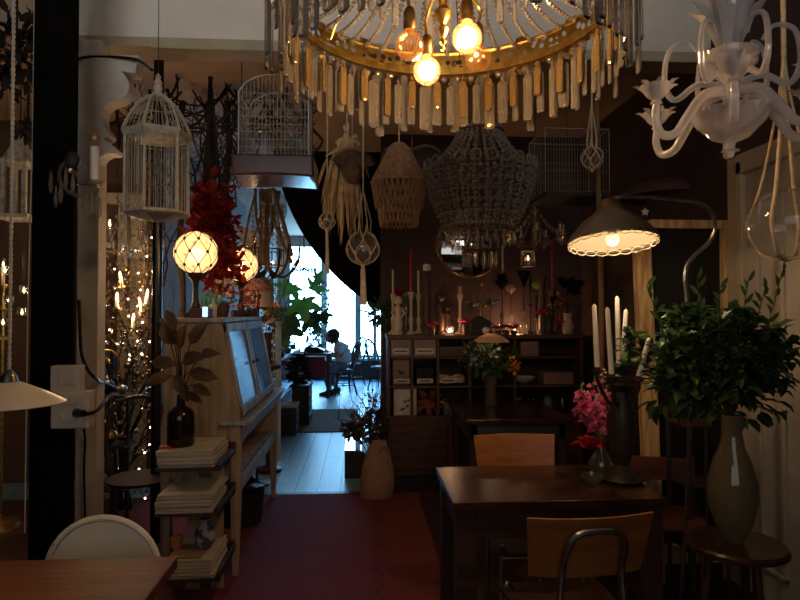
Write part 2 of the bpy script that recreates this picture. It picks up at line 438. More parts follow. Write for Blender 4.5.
# black pillar nearest the camera on the left
xa = P(31, 300, 2.9).x; xb = P(73, 300, 2.9).x
ST('trim_6', MB().boxb(xa, xb, 2.9, 2.93, 0, 3.8), K['black'], smooth=False)

# windows at the far end
Yw = 13.5
def wx(px): return P(px, 300, Yw).x
mull = [(278, 290), (321, 327), (355, 361), (373.5, 376.5), (384, 388)]
b = MB().boxb(-1.86, 1.05, Yw, Yw + .1, 0, .42)
ST('wall_back_lower', b, K['dark_wood'], smooth=False)
ST('wall_back_upper', MB().boxb(-1.86, 1.05, Yw, Yw + .1, 3.02, 3.2), K['pale_wall'], smooth=False)
b = MB().boxb(-1.86, 1.05, Yw - .12, Yw + .02, .42, .47)
ST('trim_7', b, K['white_paint'], smooth=False, bevel=.006)
wm = K['pale_wall']
for i in range(4):
    b = MB().boxb(wx(mull[i][1]) - .03, wx(mull[i + 1][0]) + .03, Yw + .03, Yw + .07, .47, .53)
    b.boxb(wx(mull[i][1]) - .03, wx(mull[i + 1][0]) + .03, Yw + .03, Yw + .07, 2.96, 3.02)
    b.boxb(wx(mull[i][0]), wx(mull[i][1]), Yw - .03, Yw + .1, .42, 3.02)
    if i == 3: b.boxb(wx(mull[4][0]), 1.05, Yw - .03, Yw + .1, .42, 3.02)
    o = ST('window_%d' % (i + 1), b, wm, smooth=False, bevel=.004)
    g = MB().boxb(wx(mull[i][1]) - .02, wx(mull[i + 1][0]) + .02, Yw + .045, Yw + .055, .5, 2.99)
    g.build('window_glass', K['glass'], o, smooth=False)
# door casing in the partition (cream, behind the ornaments)
b = MB()
for a, c2 in ((118, 128), (131, 146)):
    b.boxb(P(a, 300, 5.45).x, P(c2, 300, 5.45).x, 5.42, 5.5, 0, 2.55)
b.boxb(P(108, 300, 5.45).x, P(146, 300, 5.45).x, 5.4, 5.5, 2.45, 2.55)
ST('trim_8', b, K['cream_paint'], smooth=False, bevel=.006)
# baseboard of the dark wall
ST('baseboard_back', MB().boxb(xw, 2.12, 5.67, 5.7, 0, .14), K['dark_wood'], smooth=False)
# cream panelled door in the right wall
def ry(px, X=2.10):      # Y at which the column px meets the plane x = X
    d = ray(px, 300); return X / d.x * d.y
ya, yb, yc = ry(800) - .35, ry(752), ry(735)
b = MB().boxb(2.07, 2.12, ya, yb, .02, 2.25)
for z0, z1 in ((.18, 1.02), (1.16, 2.1)):
    for q0, q1 in ((ya + .1, (ya + yb) / 2 - .05), ((ya + yb) / 2 + .05, yb - .1)):
        for s, t in (((q0, q1, z0, z0 + .02)), ((q0, q1, z1 - .02, z1))), ((q0, q0 + .02, z0, z1), (q1 - .02, q1, z0, z1)):
            b.boxb(2.055, 2.08, s[0], s[1], s[2], s[3]); b.boxb(2.055, 2.08, t[0], t[1], t[2], t[3])
ST('door_1', b, K['door_paint'], smooth=False, bevel=.003)
b = MB().boxb(2.045, 2.12, yb, yb + .05, 0, 2.32); b.boxb(2.06, 2.12, yb + .05, yc, 0, 2.36); b.boxb(2.045, 2.12, ya - .1, yb + .05, 2.25, 2.36)
ST('trim_9', b, K['cream_paint'], smooth=False, bevel=.006)

# rug
m, nt, bs = newmat('red_rug')
tc = nt.nodes.new('ShaderNodeTexCoord'); sp = nt.nodes.new('ShaderNodeSeparateXYZ'); nt.links.new(tc.outputs['Object'], sp.inputs[0])
X, Yv = sp.outputs[0], sp.outputs[1]
nz = nt.nodes.new('ShaderNodeTexNoise'); nz.inputs['Scale'].default_value = 3.5; nz.inputs['Detail'].default_value = 8
nt.links.new(tc.outputs['Object'], nz.inputs[0])
vo = nt.nodes.new('ShaderNodeTexVoronoi'); vo.distance = 'MANHATTAN'; vo.inputs['Scale'].default_value = 5
vo.inputs['Randomness'].default_value = .15; nt.links.new(tc.outputs['Object'], vo.inputs[0])
c0 = mixc(nt, nz.outputs[0], (.21, .030, .038), (.13, .022, .030))
c1 = mixc(nt, mnode(nt, 'MULTIPLY', mnode(nt, 'GREATER_THAN', mnode(nt, 'FRACT', mnode(nt, 'MULTIPLY', vo.outputs[0], 3.0)), .62), .45), c0, (.11, .02, .04))
border = mnode(nt, 'LESS_THAN', mnode(nt, 'ABSOLUTE', mnode(nt, 'SUBTRACT', X, .09)), .055)
zz = mnode(nt, 'ABSOLUTE', mnode(nt, 'SUBTRACT', mnode(nt, 'FRACT', mnode(nt, 'MULTIPLY', Yv, 7)), .5))
zig = mnode(nt, 'LESS_THAN', mnode(nt, 'ABSOLUTE', mnode(nt, 'SUBTRACT', mnode(nt, 'ADD', X, mnode(nt, 'MULTIPLY', zz, -.1)), .07)), .018)
c2 = mixc(nt, mnode(nt, 'MULTIPLY', mnode(nt, 'MULTIPLY', border, zig), .4), c1, (.03, .012, .02))
outer = mnode(nt, 'GREATER_THAN', X, .15)
c3 = mixc(nt, mnode(nt, 'MULTIPLY', outer, .7), c2, (.15, .03, .018))
nt.links.new(c3, bs.inputs['Base Color']); bs.inputs['Roughness'].default_value = .95
n2 = nt.nodes.new('ShaderNodeTexNoise'); n2.inputs['Scale'].default_value = 220; nt.links.new(tc.outputs['Object'], n2.inputs[0])
bp = nt.nodes.new('ShaderNodeBump'); bp.inputs['Strength'].default_value = .4; bp.inputs['Distance'].default_value = .004
nt.links.new(n2.outputs[0], bp.inputs['Height']); nt.links.new(bp.outputs[0], bs.inputs['Normal'])
SO('rug', MB().boxb(-1.7, .46, 1.0, 4.96, 0.001, .011), m, 'large dark red patterned rug covering the near floor up to the threshold', 'rug', smooth=False)
m = M('brown_mat', (.17, .10, .075), (.12, .07, .055), rough=.95, scale=60)
xa = G(283, 432, 0); 
SO('doormat', MB().boxb(-1.0, -.06, 7.55, 9.3, .001, .012), m, 'plain brown mat on the blue-lit boards of the passage', 'mat', smooth=False)
# ================================================================ left side
def kpx(Y): return Y / F
# ---- left wooden table in the foreground
zt = .75
A = G(178, 556, zt); 
t = TH('wooden_table', 'reddish brown wooden table in the near left corner of the room', 'table', (A.x - .6, A.y - .35, 0))
o0 = Vector(t.location)
b = MB().boxb(-.75, .6, -.5, .35, zt - .035, zt)
b.build('tabletop', K['table_wood_l'], t, smooth=False, bevel=.004)
MB().boxb(-.68, .54, -.43, .30, zt - .12, zt - .036).build('apron', K['table_wood_l'], t, smooth=False, bevel=.003)
for sx in (-.68, .48):
    for sy in (-.43, .24):
        MB().boxb(sx, sx + .06, sy, sy + .06, 0, zt - .036).build('leg', K['table_wood_l'], t, smooth=False, bevel=.004)

# ---- white metal chair with a round tray-like back
c = P(103, 573, 2.12)
t = TH('metal_chair', 'chipped white metal chair with a round back behind the left table', 'chair', (c.x, 2.02, 0), R(0))
rb = .195; zc = c.z
m = Matrix.Translation((0, .10, zc)) @ Matrix.Rotation(R(90), 4, 'X')
b = MB().lathe([(0.001, -.004), (rb - .02, -.004), (rb - .02, .002), (0.001, .002)], 40, m=m, caps=False)
b.build('backrest', K['white_chip'], t)
MB().torus((0, .10, zc), rb - .008, .011, 44, 8, Matrix.Rotation(R(90), 4, 'X')).build('back_rim', K['white_chip'], t)
MB().lathe([(.001, .44), (.19, .44), (.205, .448), (.205, .462), (.19, .455), (.001, .452)], 36, (0, -.12, 0)).build('seat', K['white_chip'], t)
for s in (-1, 1):
    MB().tube(smoothpts([(s * .17, .22, 0), (s * .165, .06, .44), (s * .15, .095, zc - .06)]), .010, 7).build('leg', K['white_chip'], t)
    MB().tube([(s * .18, -.32, 0), (s * .13, -.22, .445)], .010, 7).build('leg', K['white_chip'], t)

# ---- pendant lamp on twisted white flex, far left
c = P(9, 392, 1.6)
t = TH('pendant_lamp', 'white enamel pendant lamp low on twisted flex at the left edge', 'lamp', (c.x, c.y, c.z))
q = 1.6 / F
b = MB().lathe([(.128, -.031), (.130, -.029), (.09, -.006), (.05, .014), (.028, .024), (.022, .026), (.022, .023), (.049, .010), (.088, -.010), (.128, -.031)], 44, caps=False)
b.build('shade', K['white_enamel'], t)
MB().lathe([(.001, .058), (.006, .057), (.012, .05), (.018, .04), (.022, .024), (.001, .024)], 16).build('socket', K['steel_dark'], t)
MB().sph((0, 0, -.005), .026, 14, 10).build('bulb', K['globe_lit'], t)
b = MB(); n = 420; L = 3.8 - c.z - .055
for ph in (0, PI):
    b.tube([(.0024 * math.cos(i * 1.3 + ph), .0024 * math.sin(i * 1.3 + ph), .055 + L * i / n) for i in range(n + 1)], .0028, 4)
b.build('flex', K['plastic_white'], t)
pend_left = c
# second thin white flex hanging by the pillar
a = P(32, 150, 2.85); e = P(28, 300, 2.85); 
b = MB().tube([(0, 0, 0), ((e.x - a.x) * .5, 0, (e.z - a.z) / 2), (e.x - a.x, 0, e.z - a.z), ((e.x - a.x) * 1.2, 0, -1.75)], .0028, 5)
b.tube([(0, 0, 0), (.004, 0, 3.8 - a.z)], .0016, 4)
SO('thin_flex', b, K['plastic_white'], 'thin white cord hanging down along the edge of the black pillar', 'cord', loc=a)

# ---- sockets on the white post
c = P(69, 376, 2.865)
t = TH('wall_switch', 'small cream switch box, upper one on the white post', 'switch', c)
b = MB().boxb(-.07, .06, -.03, .03, -.068, .05); b.build('cover', K['plastic_white'], t, smooth=False, bevel=.006)
MB().boxb(-.03, .045, -.036, -.03, -.035, .03).build('rocker', K['plastic_white'], t, smooth=False, bevel=.003)
c = P(72, 409, 2.86)
t = TH('wall_socket', 'square cream socket box with a black plug, lower one on the white post', 'socket', c)
b = MB().boxb(-.08, .09, -.035, .035, -.085, .085); b.build('cover', K['plastic_white'], t, smooth=False, bevel=.008)
MB().lathe([(.045, 0), (.045, .006), (.038, .006), (.036, -.006), (.001, -.006)], 24, (0.01, -.036, -.01), Matrix.Rotation(R(90), 4, 'X'), caps=False).build('outlet', K['plastic_white'], t)
b = MB().boxb(-.045, .06, -.045, -.037, .03, .065); b.build('label_strip', K['paper'], t, smooth=False)
c2 = P(79, 413, 2.78)
pts = smoothpts([P(79, 413, 2.79), P(86, 414, 2.77), P(96, 411, 2.8), P(103, 404, 2.95), P(110, 396, 3.5), P(116, 396, 4.2)])
t = TH('black_plug', 'round black plug with black cable leaving the lower socket box', 'plug', c2)
MB().cyl(P(77, 413, 2.825) - c2, P(84, 413.5, 2.77) - c2, .022, .015, 14).build('plug_body', K['black_gloss'], t)
MB().tube([p - c2 for p in pts], .009, 6).build('cable', K['black_gloss'], t)
pts = smoothpts([P(80, 330, 3.36), P(81, 350, 3.3), P(84, 362, 3.3), P(90, 373, 3.3), P(99, 381, 3.35), P(108, 384, 3.8), P(118, 389, 4.3)])
pts = [P(79, 300, 3.38)] + pts
SO('cable', MB().tube([p - pts[0] for p in pts], .0085, 6), K['black_gloss'], 'black cable curving across the lower part of the white post', 'cable', loc=pts[0])
pts = smoothpts([P(74, 62, 3.33), P(78, 59, 3.33), P(88, 57, 3.36), P(112, 57, 3.36), P(134, 59, 3.33), P(143, 63, 3.3), P(152, 70, 3.2)])
SO('cable', MB().tube([p - pts[0] for p in pts], .0085, 6), K['black_gloss'], 'black cable running along the lintel from the post to the white birdcage', 'cable', loc=pts[0])
pts = smoothpts([P(72.5, 0, 3.3), P(73, 20, 3.3), P(72.5, 35, 3.3), P(76, 48, 3.36), P(80, 55, 3.38)])
SO('cable', MB().tube([p - pts[0] for p in pts], .006, 5), K['plastic_white'], 'white painted wire down the upper edge of the white post', 'cable', loc=pts[0])
pts = [P(83, 424, 3.34), P(85, 440, 3.38), P(84, 470, 3.38), P(85, 520, 3.38), Vector((P(85, 520, 3.38).x, 3.38, .012))]
SO('cable', MB().tube([p - pts[0] for p in smoothpts(pts)], .006, 5), K['black_gloss'], 'thin black cable running down the white post below the socket', 'cable', loc=pts[0])

# ---- hexagonal white birdcage
def white_cage():
    Y = 2.9; c = P(157, 215, Y); q = Y / F
    t = TH('birdcage', 'white painted hexagonal birdcage with domed top hanging by the bracket', 'birdcage', c, R(12))
    r = 30 * q
    t.rotation_euler = (0, 0, R(-4))
    def hexp(r, z): return [Vector((r * math.cos(R(60 * i + 30)), r * math.sin(R(60 * i + 30)), z)) for i in range(6)]
    def slab(name, prof):
        b = MB().lathe(prof, 6, m=Matrix.Rotation(R(30), 4, 'Z')); b.build(name, K['cage_white'], t, smooth=False, bevel=.002)
    z0 = 0; z1 = 79 * q
    slab('base', [(.012, -7 * q), (.04, -6 * q), (r * .95, -1.2 * q), (r * 1.06, .5 * q), (r * 1.06, 2.6 * q), (r, 3.4 * q)])
    slab('cornice', [(r * 1.0, z1 - 5 * q), (r * 1.03, z1 - 4 * q), (r * 1.10, z1), (r * 1.10, z1 + 2 * q), (r, z1 + 2.5 * q)])
    lo = hexp(r * .97, 2 * q); hi = hexp(r * .97, z1)
    for i in range(6): MB().bar(lo[i], hi[i], .013, .013).build('corner_post', K['cage_white'], t, smooth=False, bevel=.002)
    b = MB()
    for i in range(6):
        a, d = lo[i], lo[(i + 1) % 6]
        for k_ in range(1, 6):
            p = a.lerp(d, k_ / 6); b.tube([p, p + Vector((0, 0, z1 - 2 * q))], .0019, 4)
        for z in (z1 - 10 * q,): b.tube([a + Vector((0, 0, z)), d + Vector((0, 0, z))], .002, 4)
    b.build('bars', K['cage_white'], t)
    zt = z1 + 2 * q; H = 38 * q
    b = MB(); d2 = MB()
    def dome(a, u):   # ogee profile
        rr = r * (math.cos(u * PI / 2) ** .62) * (1 - .10 * math.sin(u * PI)) + .006
        return Vector((rr * math.cos(a), rr * math.sin(a), zt + H * u))
    for i in range(6):
        a = R(60 * i + 30)
        b.tube([dome(a, k_ / 10) for k_ in range(11)], .0065, 6)
        for k_ in range(1, 6):
            aa = a + R(60) * k_ / 6
            d2.tube([dome(aa, j / 8) for j in range(9)], .0016, 4)
    b.build('dome_ribs', K['cage_white'], t)
    for u in (.35, .7):
        d2.tube([dome(R(15 * j), u) for j in range(24)], .0018, 4, True)
    d2.build('dome_bars', K['cage_white'], t)
    MB().lathe([(.02, zt + H - .01), (.026, zt + H), (.017, zt + H + .012), (.022, zt + H + .03), (.016, zt + H + .045), (.020, zt + H + .055), (.010, zt + H + .075), (.014, zt + H + .085), (.003, zt + H + .1)], 14).build('finial', K['cage_white'], t)
    MB().tube([(0, 0, zt + H + .09), (0, 0, 3.8 - c.z)], .002, 5).build('hanging_wire', K['iron'], t)
    b = MB().tube([(-.12, 0, 30 * q), (.12, 0, 30 * q)], .004, 6); b.build('perch', K['pole_wood'], t)
    g = random.Random(3)
    b = MB()
    for i in range(60): b.oct((g.uniform(-.08, .08), g.uniform(-.08, .08), g.uniform(.02, .28)), .008, .013)
    b.build('glass_drops', K['crystal_clear'], t, smooth=False)['kind'] = 'stuff'
white_cage()

# ---- electric candle sconce with crystal drops on the pillar
def drop(b, c, L=.05, r=.008):
    x, y, z = c
    b.lathe([(.0005, 0), (r * .5, -L * .15), (r, -L * .65), (r * .7, -L * .85), (.0005, -L)], 6, (x, y, z), caps=False)
c = P(80, 192, 2.8)
t = TH('candle_sconce', 'dull crystal sconce with one unlit white candle bulb on the black pillar', 'sconce', c)
q = 2.8 / F
L = lambda px, py, d=0: P(px, py, 2.8 + d) - c
MB().cyl(L(95, 182), L(95, 147), .020, .020, 14).build('candle_sleeve', K['wax_white'], t)
a = L(94.5, 147)
MB().lathe([(.008, -.004), (.012, .006), (.021, .03), (.022, .045), (.015, .07), (.006, .088), (.001, .092)], 16, a).build('bulb', K['bulb_glass'], t)
MB().lathe([(.012, -.012), (.03, -.004), (.042, .012), (.040, .016), (.026, .004), (.01, 0)], 18, L(95, 184)).build('drip_cup', K['glass_smoky'], t)
MB().tube(smoothpts([L(72, 160, .08), L(62, 166, .02), L(60, 182), L(72, 194), L(85, 196), L(95, 187)]), .009, 7).build('arm', K['glass_smoky'], t)
MB().tube(smoothpts([L(72, 160, .08), L(80, 156), L(84, 164), L(78, 174), L(70, 170)]), .013, 7).build('scroll', K['glass_smoky'], t)
MB().sph(L(72, 160, .06), .035, 12, 8, (1, .5, 1.2)).build('back_plate', K['iron'], t)
for px, py in ((51, 170), (56, 185), (61, 178), (73, 172), (80, 188), (86, 200), (92, 192), (97, 191), (100, 196), (66, 166)):
    b = MB(); drop(b, L(px, py), .10 + .03 * rnd.random(), .011); b.build('crystal_drop', K['crystal_clear'], t, smooth=False)

# ---- far left, beyond the pillar: cream birdhouse-like lantern, dark wreath, gold candle
c = P(20, 165, 4.6)
t = TH('lantern', 'cream wooden lantern house hanging at the far left edge', 'lantern', c)
q = 4.6 / F
MB().lathe([(.10, -.02), (.15, .0), (.15, .02), (.12, .03), (.06, .14), (.03, .22), (.01, .26)], 4, m=Matrix.Rotation(R(45), 4, 'Z')).build('roof', K['cage_white'], t, smooth=False, bevel=.003)
for i in range(4):
    a = R(90 * i + 45); MB().boxb(-.014, .014, -.014, .014, -.38, 0).xf(Matrix.Translation((.105 * math.cos(a), .105 * math.sin(a), 0))).build('corner_post', K['cage_white'], t, smooth=False)
MB().boxb(-.13, .13, -.13, .13, -.41, -.38).build('floor_board', K['cage_white'], t, smooth=False, bevel=.004)
MB().tube([(0, 0, .25), (0, 0, 3.21 - c.z)], .005, 5).build('wire', K['iron'], t)
c = P(16, 55, 3.35)
SO('dark_wreath', MB().blob((0, 0, 0), (.22, .16, .24), 260, .09, .04, random.Random(4), .7, .3).tube([(0, 0, 0), (0, 0, 3.805 - c.z)], .008, 5), K['branch'], 'bunch of dark dried leaves hanging in the upper left corner', 'dried plant', loc=c)
c = P(28, 130, 4.2)
SO('dark_wreath', MB().blob((0, 0, 0), (.10, .1, .05), 70, .06, .03, random.Random(5), .7, .3).tube([(0, 0, 0), (0, 0, 3.205 - c.z)], .008, 5), K['branch'], 'small dark dried tuft between the flex and black pillar', 'dried plant', loc=c)
c = P(3, 290, 4.4)
b = MB().lathe([(.001, -c.z), (.13, -c.z), (.12, -c.z + .03), (.014, -c.z + .06), (.012, -.35), (.05, -.35), (.05, -.33), (.012, -.32), (.01, -.2), (.03, -.14), (.01, -.1), (.012, .0), (.03, .03), (.03, .04)], 14)
t = TH('candlestick', 'tall brass floor candlestick with a lit candle at the far left edge', 'candlestick', c)
b.build('stem', K['gold'], t)
MB().cyl((0, 0, .03), (0, 0, .16), .012).build('candle', K['ivory'], t)
MB().lathe([(.001, .165), (.007, .175), (.006, .185), (.001, .2)], 8).build('flame', K['flame'], t)
left_flames = [c + Vector((0, -.06, .2))]

# small glass votive lamps behind the pillar's left side (warm sparkle)
t0 = TH('hanging_votive', 'small glass votive with a flame between white flex and black pillar', 'votive light', P(22, 312, 4.3), group='small votives at the far left')
MB().lathe([(.02, -.03), (.03, -.025), (.032, .03), (.030, .03), (.028, -.022), (.001, -.024)], 14, caps=False).build('glass_cup', K['glass'], t0)
MB().lathe([(.001, -.02), (.007, -.01), (.006, .003), (.001, .02)], 8).build('flame', K['flame'], t0)
MB().tube([(0, 0, .03), (0, 0, 3.2 - P(22, 312, 4.3).z)], .0012, 4).build('wire', K['iron'], t0)
for i, (px, py) in enumerate(((5, 270), (9, 300), (24, 290), (3, 322))):
    l = P(px, py, 4.3)
    DUP(t0, l, label=['small glass votive, topmost of those at the left edge', 'small glass votive just left of the white flex', 'small glass votive between flex and pillar, above another', 'lowest small glass votive at the left edge'][i])

# ================================================================ ornament corner seen between post and pole
def crystal_sconce_chandelier(c, Y, lab):
    t = TH('small_chandelier', lab, 'chandelier', c)
    q = Y / F
    MB().lathe([(.004, .30), (.02, .27), (.012, .2), (.03, .14), (.018, .08), (.035, .02), (.02, -.05), (.045, -.10), (.01, -.16), (.015, -.19), (.002, -.21)], 14).build('column', K['glass_smoky'], t)
    for i in range(6):
        a = R(60 * i + 20); e = Vector((math.cos(a), math.sin(a), 0))
        MB().tube(smoothpts([e * .02 + Vector((0, 0, -.05)), e * .10 + Vector((0, 0, -.10)), e * .19 + Vector((0, 0, -.04)), e * .22 + Vector((0, 0, .02))]), .006, 6).build('arm', K['glass_smoky'], t)
        MB().lathe([(.006, 0), (.03, .012), (.032, .016), (.01, .01)], 10, e * .22 + Vector((0, 0, .02))).build('drip_cup', K['glass_smoky'], t)
        MB().cyl(e * .22 + Vector((0, 0, .03)), e * .22 + Vector((0, 0, .10)), .009, n=8).build('candle_sleeve', K['ivory'], t)
        MB().lathe([(.004, .10), (.009, .115), (.007, .13), (.001, .15)], 8, e * .22).build('bulb', K['candle_bulb'] if i in (3, 2) else K['bulb_glass'], t)
        b = MB()
        for j in range(5):
            f = R(72 * j); b5 = MB(); drop(b5, e * .22 + Vector((math.cos(f) * .03, math.sin(f) * .03, .01)), .07, .008); b5.build('crystal_drop', K['crystal_clear'], t, smooth=False)
        for j in range(7):
            p = (e * .22 + Vector((0, 0, .02))).lerp(Vector((0, 0, .24)), j / 7); b.oct(p - Vector((0, 0, .04 * math.sin(PI * j / 7))), .010, .022)
        b.build('bead_swag', K['crystal_clear'], t, smooth=False)
    MB().tube([(0, 0, .29), (0, 0, 3.2 - c.z)], .003, 5).build('chain', K['brass_dull'], t)
    return t
c = P(126, 238, 4.3)
crystal_sconce_chandelier(c, 4.3, 'crystal chandelier with candle bulbs just below left of the white birdcage')
# ornament tree: bare branches hung with glass baubles and candle lights
g = random.Random(11)
base = P(128, 330, 4.65); base.z = 0
t = TH('ornament_branch', 'twiggy branch hung with glass baubles, left of the black pole', 'decorated branch', base)
b = MB(); tips = []
def twig(b, p, d, L, r, depth, g, tips):
    pts = [p]; 
    for i in range(4):
        d = (d + Vector((g.uniform(-.35, .35), g.uniform(-.35, .35), g.uniform(-.2, .25)))).normalized()
        pts.append(pts[-1] + d * L / 4)
    b.tube(pts, [r * (1 - .12 * i) for i in range(5)], 5)
    tips += pts[2:]
    if depth:
        for _ in range(3):
            k_ = g.randint(1, 4)
            twig(b, pts[k_], (d + Vector((g.uniform(-1, 1), g.uniform(-1, 1), g.uniform(-.3, .7)))).normalized(), L * .62, r * .55, depth - 1, g, tips)
for s in range(5):
    twig(b, Vector((g.uniform(-.05, .05), 0, .02)), Vector((g.uniform(-.15, .15), g.uniform(-.1, .1), 1)), 1.15, .016, 3, g, tips)
for v in b.v: v.x = max(-.42, min(.36, v.x)); v.y = max(-.45, min(.72, v.y)); v.z = min(v.z, 3.1)
b.build('branches', K['branch'], t)
tips = [p for p in tips if -.28 < p.x < .28 and .35 < p.z < 1.95 and -.4 < p.y < .65]
g.shuffle(tips)
b = MB()
for p in tips[:230]: b.sph(p - Vector((0, 0, .02)), g.uniform(.010, .027), 8, 6)
for p in tips[40:400:14]:
    MB().sph(p + Vector((0, -.03, 0)), .008, 7, 5).build('fairy_light', K['led'], t)
o = b.build('glass_baubles', M('gilt_glass', (.55, .34, .16), (.6, .55, .5), rough=.12, metal=1, scale=9), t); o['kind'] = 'stuff'
b = MB()
for p in tips[200:420]: drop(b, p, .07, .010)
o = b.build('icicle_drops', K['crystal_clear'], t, smooth=False); o['kind'] = 'stuff'
# clip-on tree candles, each its own thing
cl = None
labs = ['candle light clipped highest on the ornament branch', 'candle light leaning right on the ornament branch', 'candle light beside the black pole on the ornament branch', 'candle light left, low on the ornament branch', 'candle light upright in the middle of the branch']
tree_lights = []
for i, (px, py, tilt) in enumerate(((121, 280, -8), (141, 306, -14), (147, 298, 5), (117, 301, 0), (133, 322, 6))):
    l = P(px, py, 4.55)
    if cl is None:
        cl = TH('clip_candle', labs[0], 'candle', l, group='clip-on candle lights')
        MB().cyl((0, 0, -.055), (0, 0, .03), .013, n=10).build('candle', K['ivory'], cl)
        MB().lathe([(.004, .03), (.009, .045), (.001, .065)], 8).build('flame', K['candle_bulb'], cl)
        MB().lathe([(.012, -.06), (.026, -.056), (.03, -.045), (.012, -.05)], 10).build('clip_dish', K['brass_dull'], cl)
        MB().tube([(0, 0, -.055), (.01, .18, -.12), (.0, .34, -.2)], .003, 4).build('clip_wire', K['branch'], cl)
        o = cl
    else: o = DUP(cl, l, label=labs[i])
    o.rotation_euler = (0, R(tilt), 0)
    tree_lights.append(l)
# garlands of amber glass leaves between the casing and the black pole
gl_leaf = M('gilt_leaf_glass', (.62, .36, .14), (.30, .15, .06), rough=.18, metal=.7, scale=14)
for i, (px, y0, y1, Y, n_, lb) in enumerate(((106, 232, 345, 4.95, 120, 'garland of amber glass leaves right beside the white post'), (127, 248, 352, 5.1, 150, 'garland of amber glass leaves before the cream casing'), (146, 235, 350, 4.85, 120, 'garland of amber glass leaves beside the black pole'), (116, 395, 470, 4.95, 70, 'low garland of amber glass leaves under the oval mirror'), (148, 400, 500, 4.8, 80, 'low garland of amber glass leaves beside the black pole'))):
    g = random.Random(200 + i); a = P(px, y0, Y); H_ = a.z - P(px, y1, Y).z; b = MB(); cr_ = MB()
    t = TH('glass_garland', lb, 'garland', a, group='amber glass leaf garlands')
    for j in range(n_):
        p = Vector((g.gauss(0, .05), g.gauss(0, .04), -H_ * g.random()))
        b.leaf(p, (g.uniform(-1, 1), g.uniform(-1, 1), g.uniform(-1, .4)), (g.uniform(-1, 1), 0, 1), g.uniform(.03, .06), .022, .3)
        if j % 2 == 0: cr_.oct(p + Vector((g.uniform(-.03, .03), -.02, 0)), g.uniform(.006, .012), g.uniform(.008, .02))
    b.build('glass_leaves', gl_leaf, t, smooth=False)['kind'] = 'stuff'
    cr_.build('glass_beads', K['crystal_prism'], t, smooth=False)['kind'] = 'stuff'
    MB().tube([(0, 0, 3.2 - a.z), (0, 0, -H_)], .003, 4).build('cord', K['branch'], t)
    for j in range(7): MB().sph((g.uniform(-.07, .07), -.07, -H_ * (j + g.random()) / 7), .007, 7, 5).build('fairy_light', K['led'], t)
# oval mirror with bluish reflection
c = P(107, 366, 4.7); q = 4.7 / F
t = TH('oval_mirror', 'small oval mirror hanging just right of the white post', 'mirror', c, R(30))
MB().lathe([(.001, -.003), (.075, -.003), (.075, .003), (.001, .003)], 28, m=Matrix.Diagonal((1, 1, 1.0, 1)) @ Matrix.Rotation(R(90), 4, 'X')).xf(Matrix.Diagonal((1, 1, 1.5, 1))).build('glass', K['mirror'], t)
MB().torus((0, 0, 0), .082, .009, 30, 6, Matrix.Rotation(R(90), 4, 'X'), (1, 1.5)).build('frame', K['brass_dull'], t)
MB().tube([(0, 0, .12), (0, .1, .5), (0, .3, .55)], .002, 4).build('cord', K['iron'], t)
# blue-glass knick-knack shelf below the mirror
t = TH('display_stand', 'dark metal display stand with glass knobs low behind the white post', 'stand', P(110, 470, 4.4) * 1.0)
t.location.z = 0
for s in (-.12, .12): MB().bar((s, 0, 0), (s, 0, .92), .02, .02).build('post', K['iron'], t, smooth=False)
for z in (.25, .55, .9): MB().boxb(-.14, .14, -.1, .1, z, z + .015).build('shelf', K['iron'], t, smooth=False)
sl = Vector(t.location)
for i, (x, z, r, mm, lb) in enumerate(((-.06, .265, .045, 'gold', 'gilt ball on the lowest tier of the dark stand'), (.05, .265, .035, 'gold', 'smaller gilt ball on the lowest tier of the dark stand'), (.0, .565, .05, 'gold', 'gilt ball on the middle tier of the dark stand'), (-.03, .915, .055, 'black_gloss', 'black glass ball on top of the dark stand'), (.08, .915, .035, 'steel', 'silver ball on top of the dark stand'))):
    SO('ornament_ball', MB().sph((0, 0, r), r, 16, 10), K[mm], lb, 'ornament', loc=sl + Vector((x, 0, z)), group='balls on the dark display stand')
# wall hook, rod and round chair back near the casing
c = P(136, 392, 4.9)
t = TH('door_knob', 'round brass hook plate with a pale rod hanging, on the cream casing', 'hook', c)
MB().lathe([(.035, 0), (.035, .012), (.02, .02), (.012, .05), (.02, .06), (.001, .07)], 16, m=Matrix.Rotation(R(90), 4, 'X')).build('plate', K['brass_dull'], t)
MB().tube([(0, .02, 0), (0, .5, 0)], .006, 6).build('stem', K['brass_dull'], t)
MB().tube([P(138, 392, 4.85) - c, P(118, 450, 4.7) - c], .008, 6).build('rod', K['plastic_white'], t)
c = P(140, 470, 3.9); c.z = 0
t = TH('dark_chair', 'dark bentwood chair standing between white post and magazine rack', 'chair', c, R(25))
MB().lathe([(.001, .44), (.19, .44), (.2, .46), (.001, .465)], 24).build('seat', K['dark_wood'], t)
MB().tube(smoothpts([(-.17, .12, .45), (-.18, .17, .75), (-.1, .2, .92), (.1, .2, .92), (.18, .17, .75), (.17, .12, .45)]), .014, 7).build('backrest', K['dark_wood'], t)
for x in (-.14, .14):
    for y in (-.14, .14): MB().tube([(x * 1.2, y * 1.2, 0), (x, y, .44)], .015, 7).build('leg', K['dark_wood'], t)

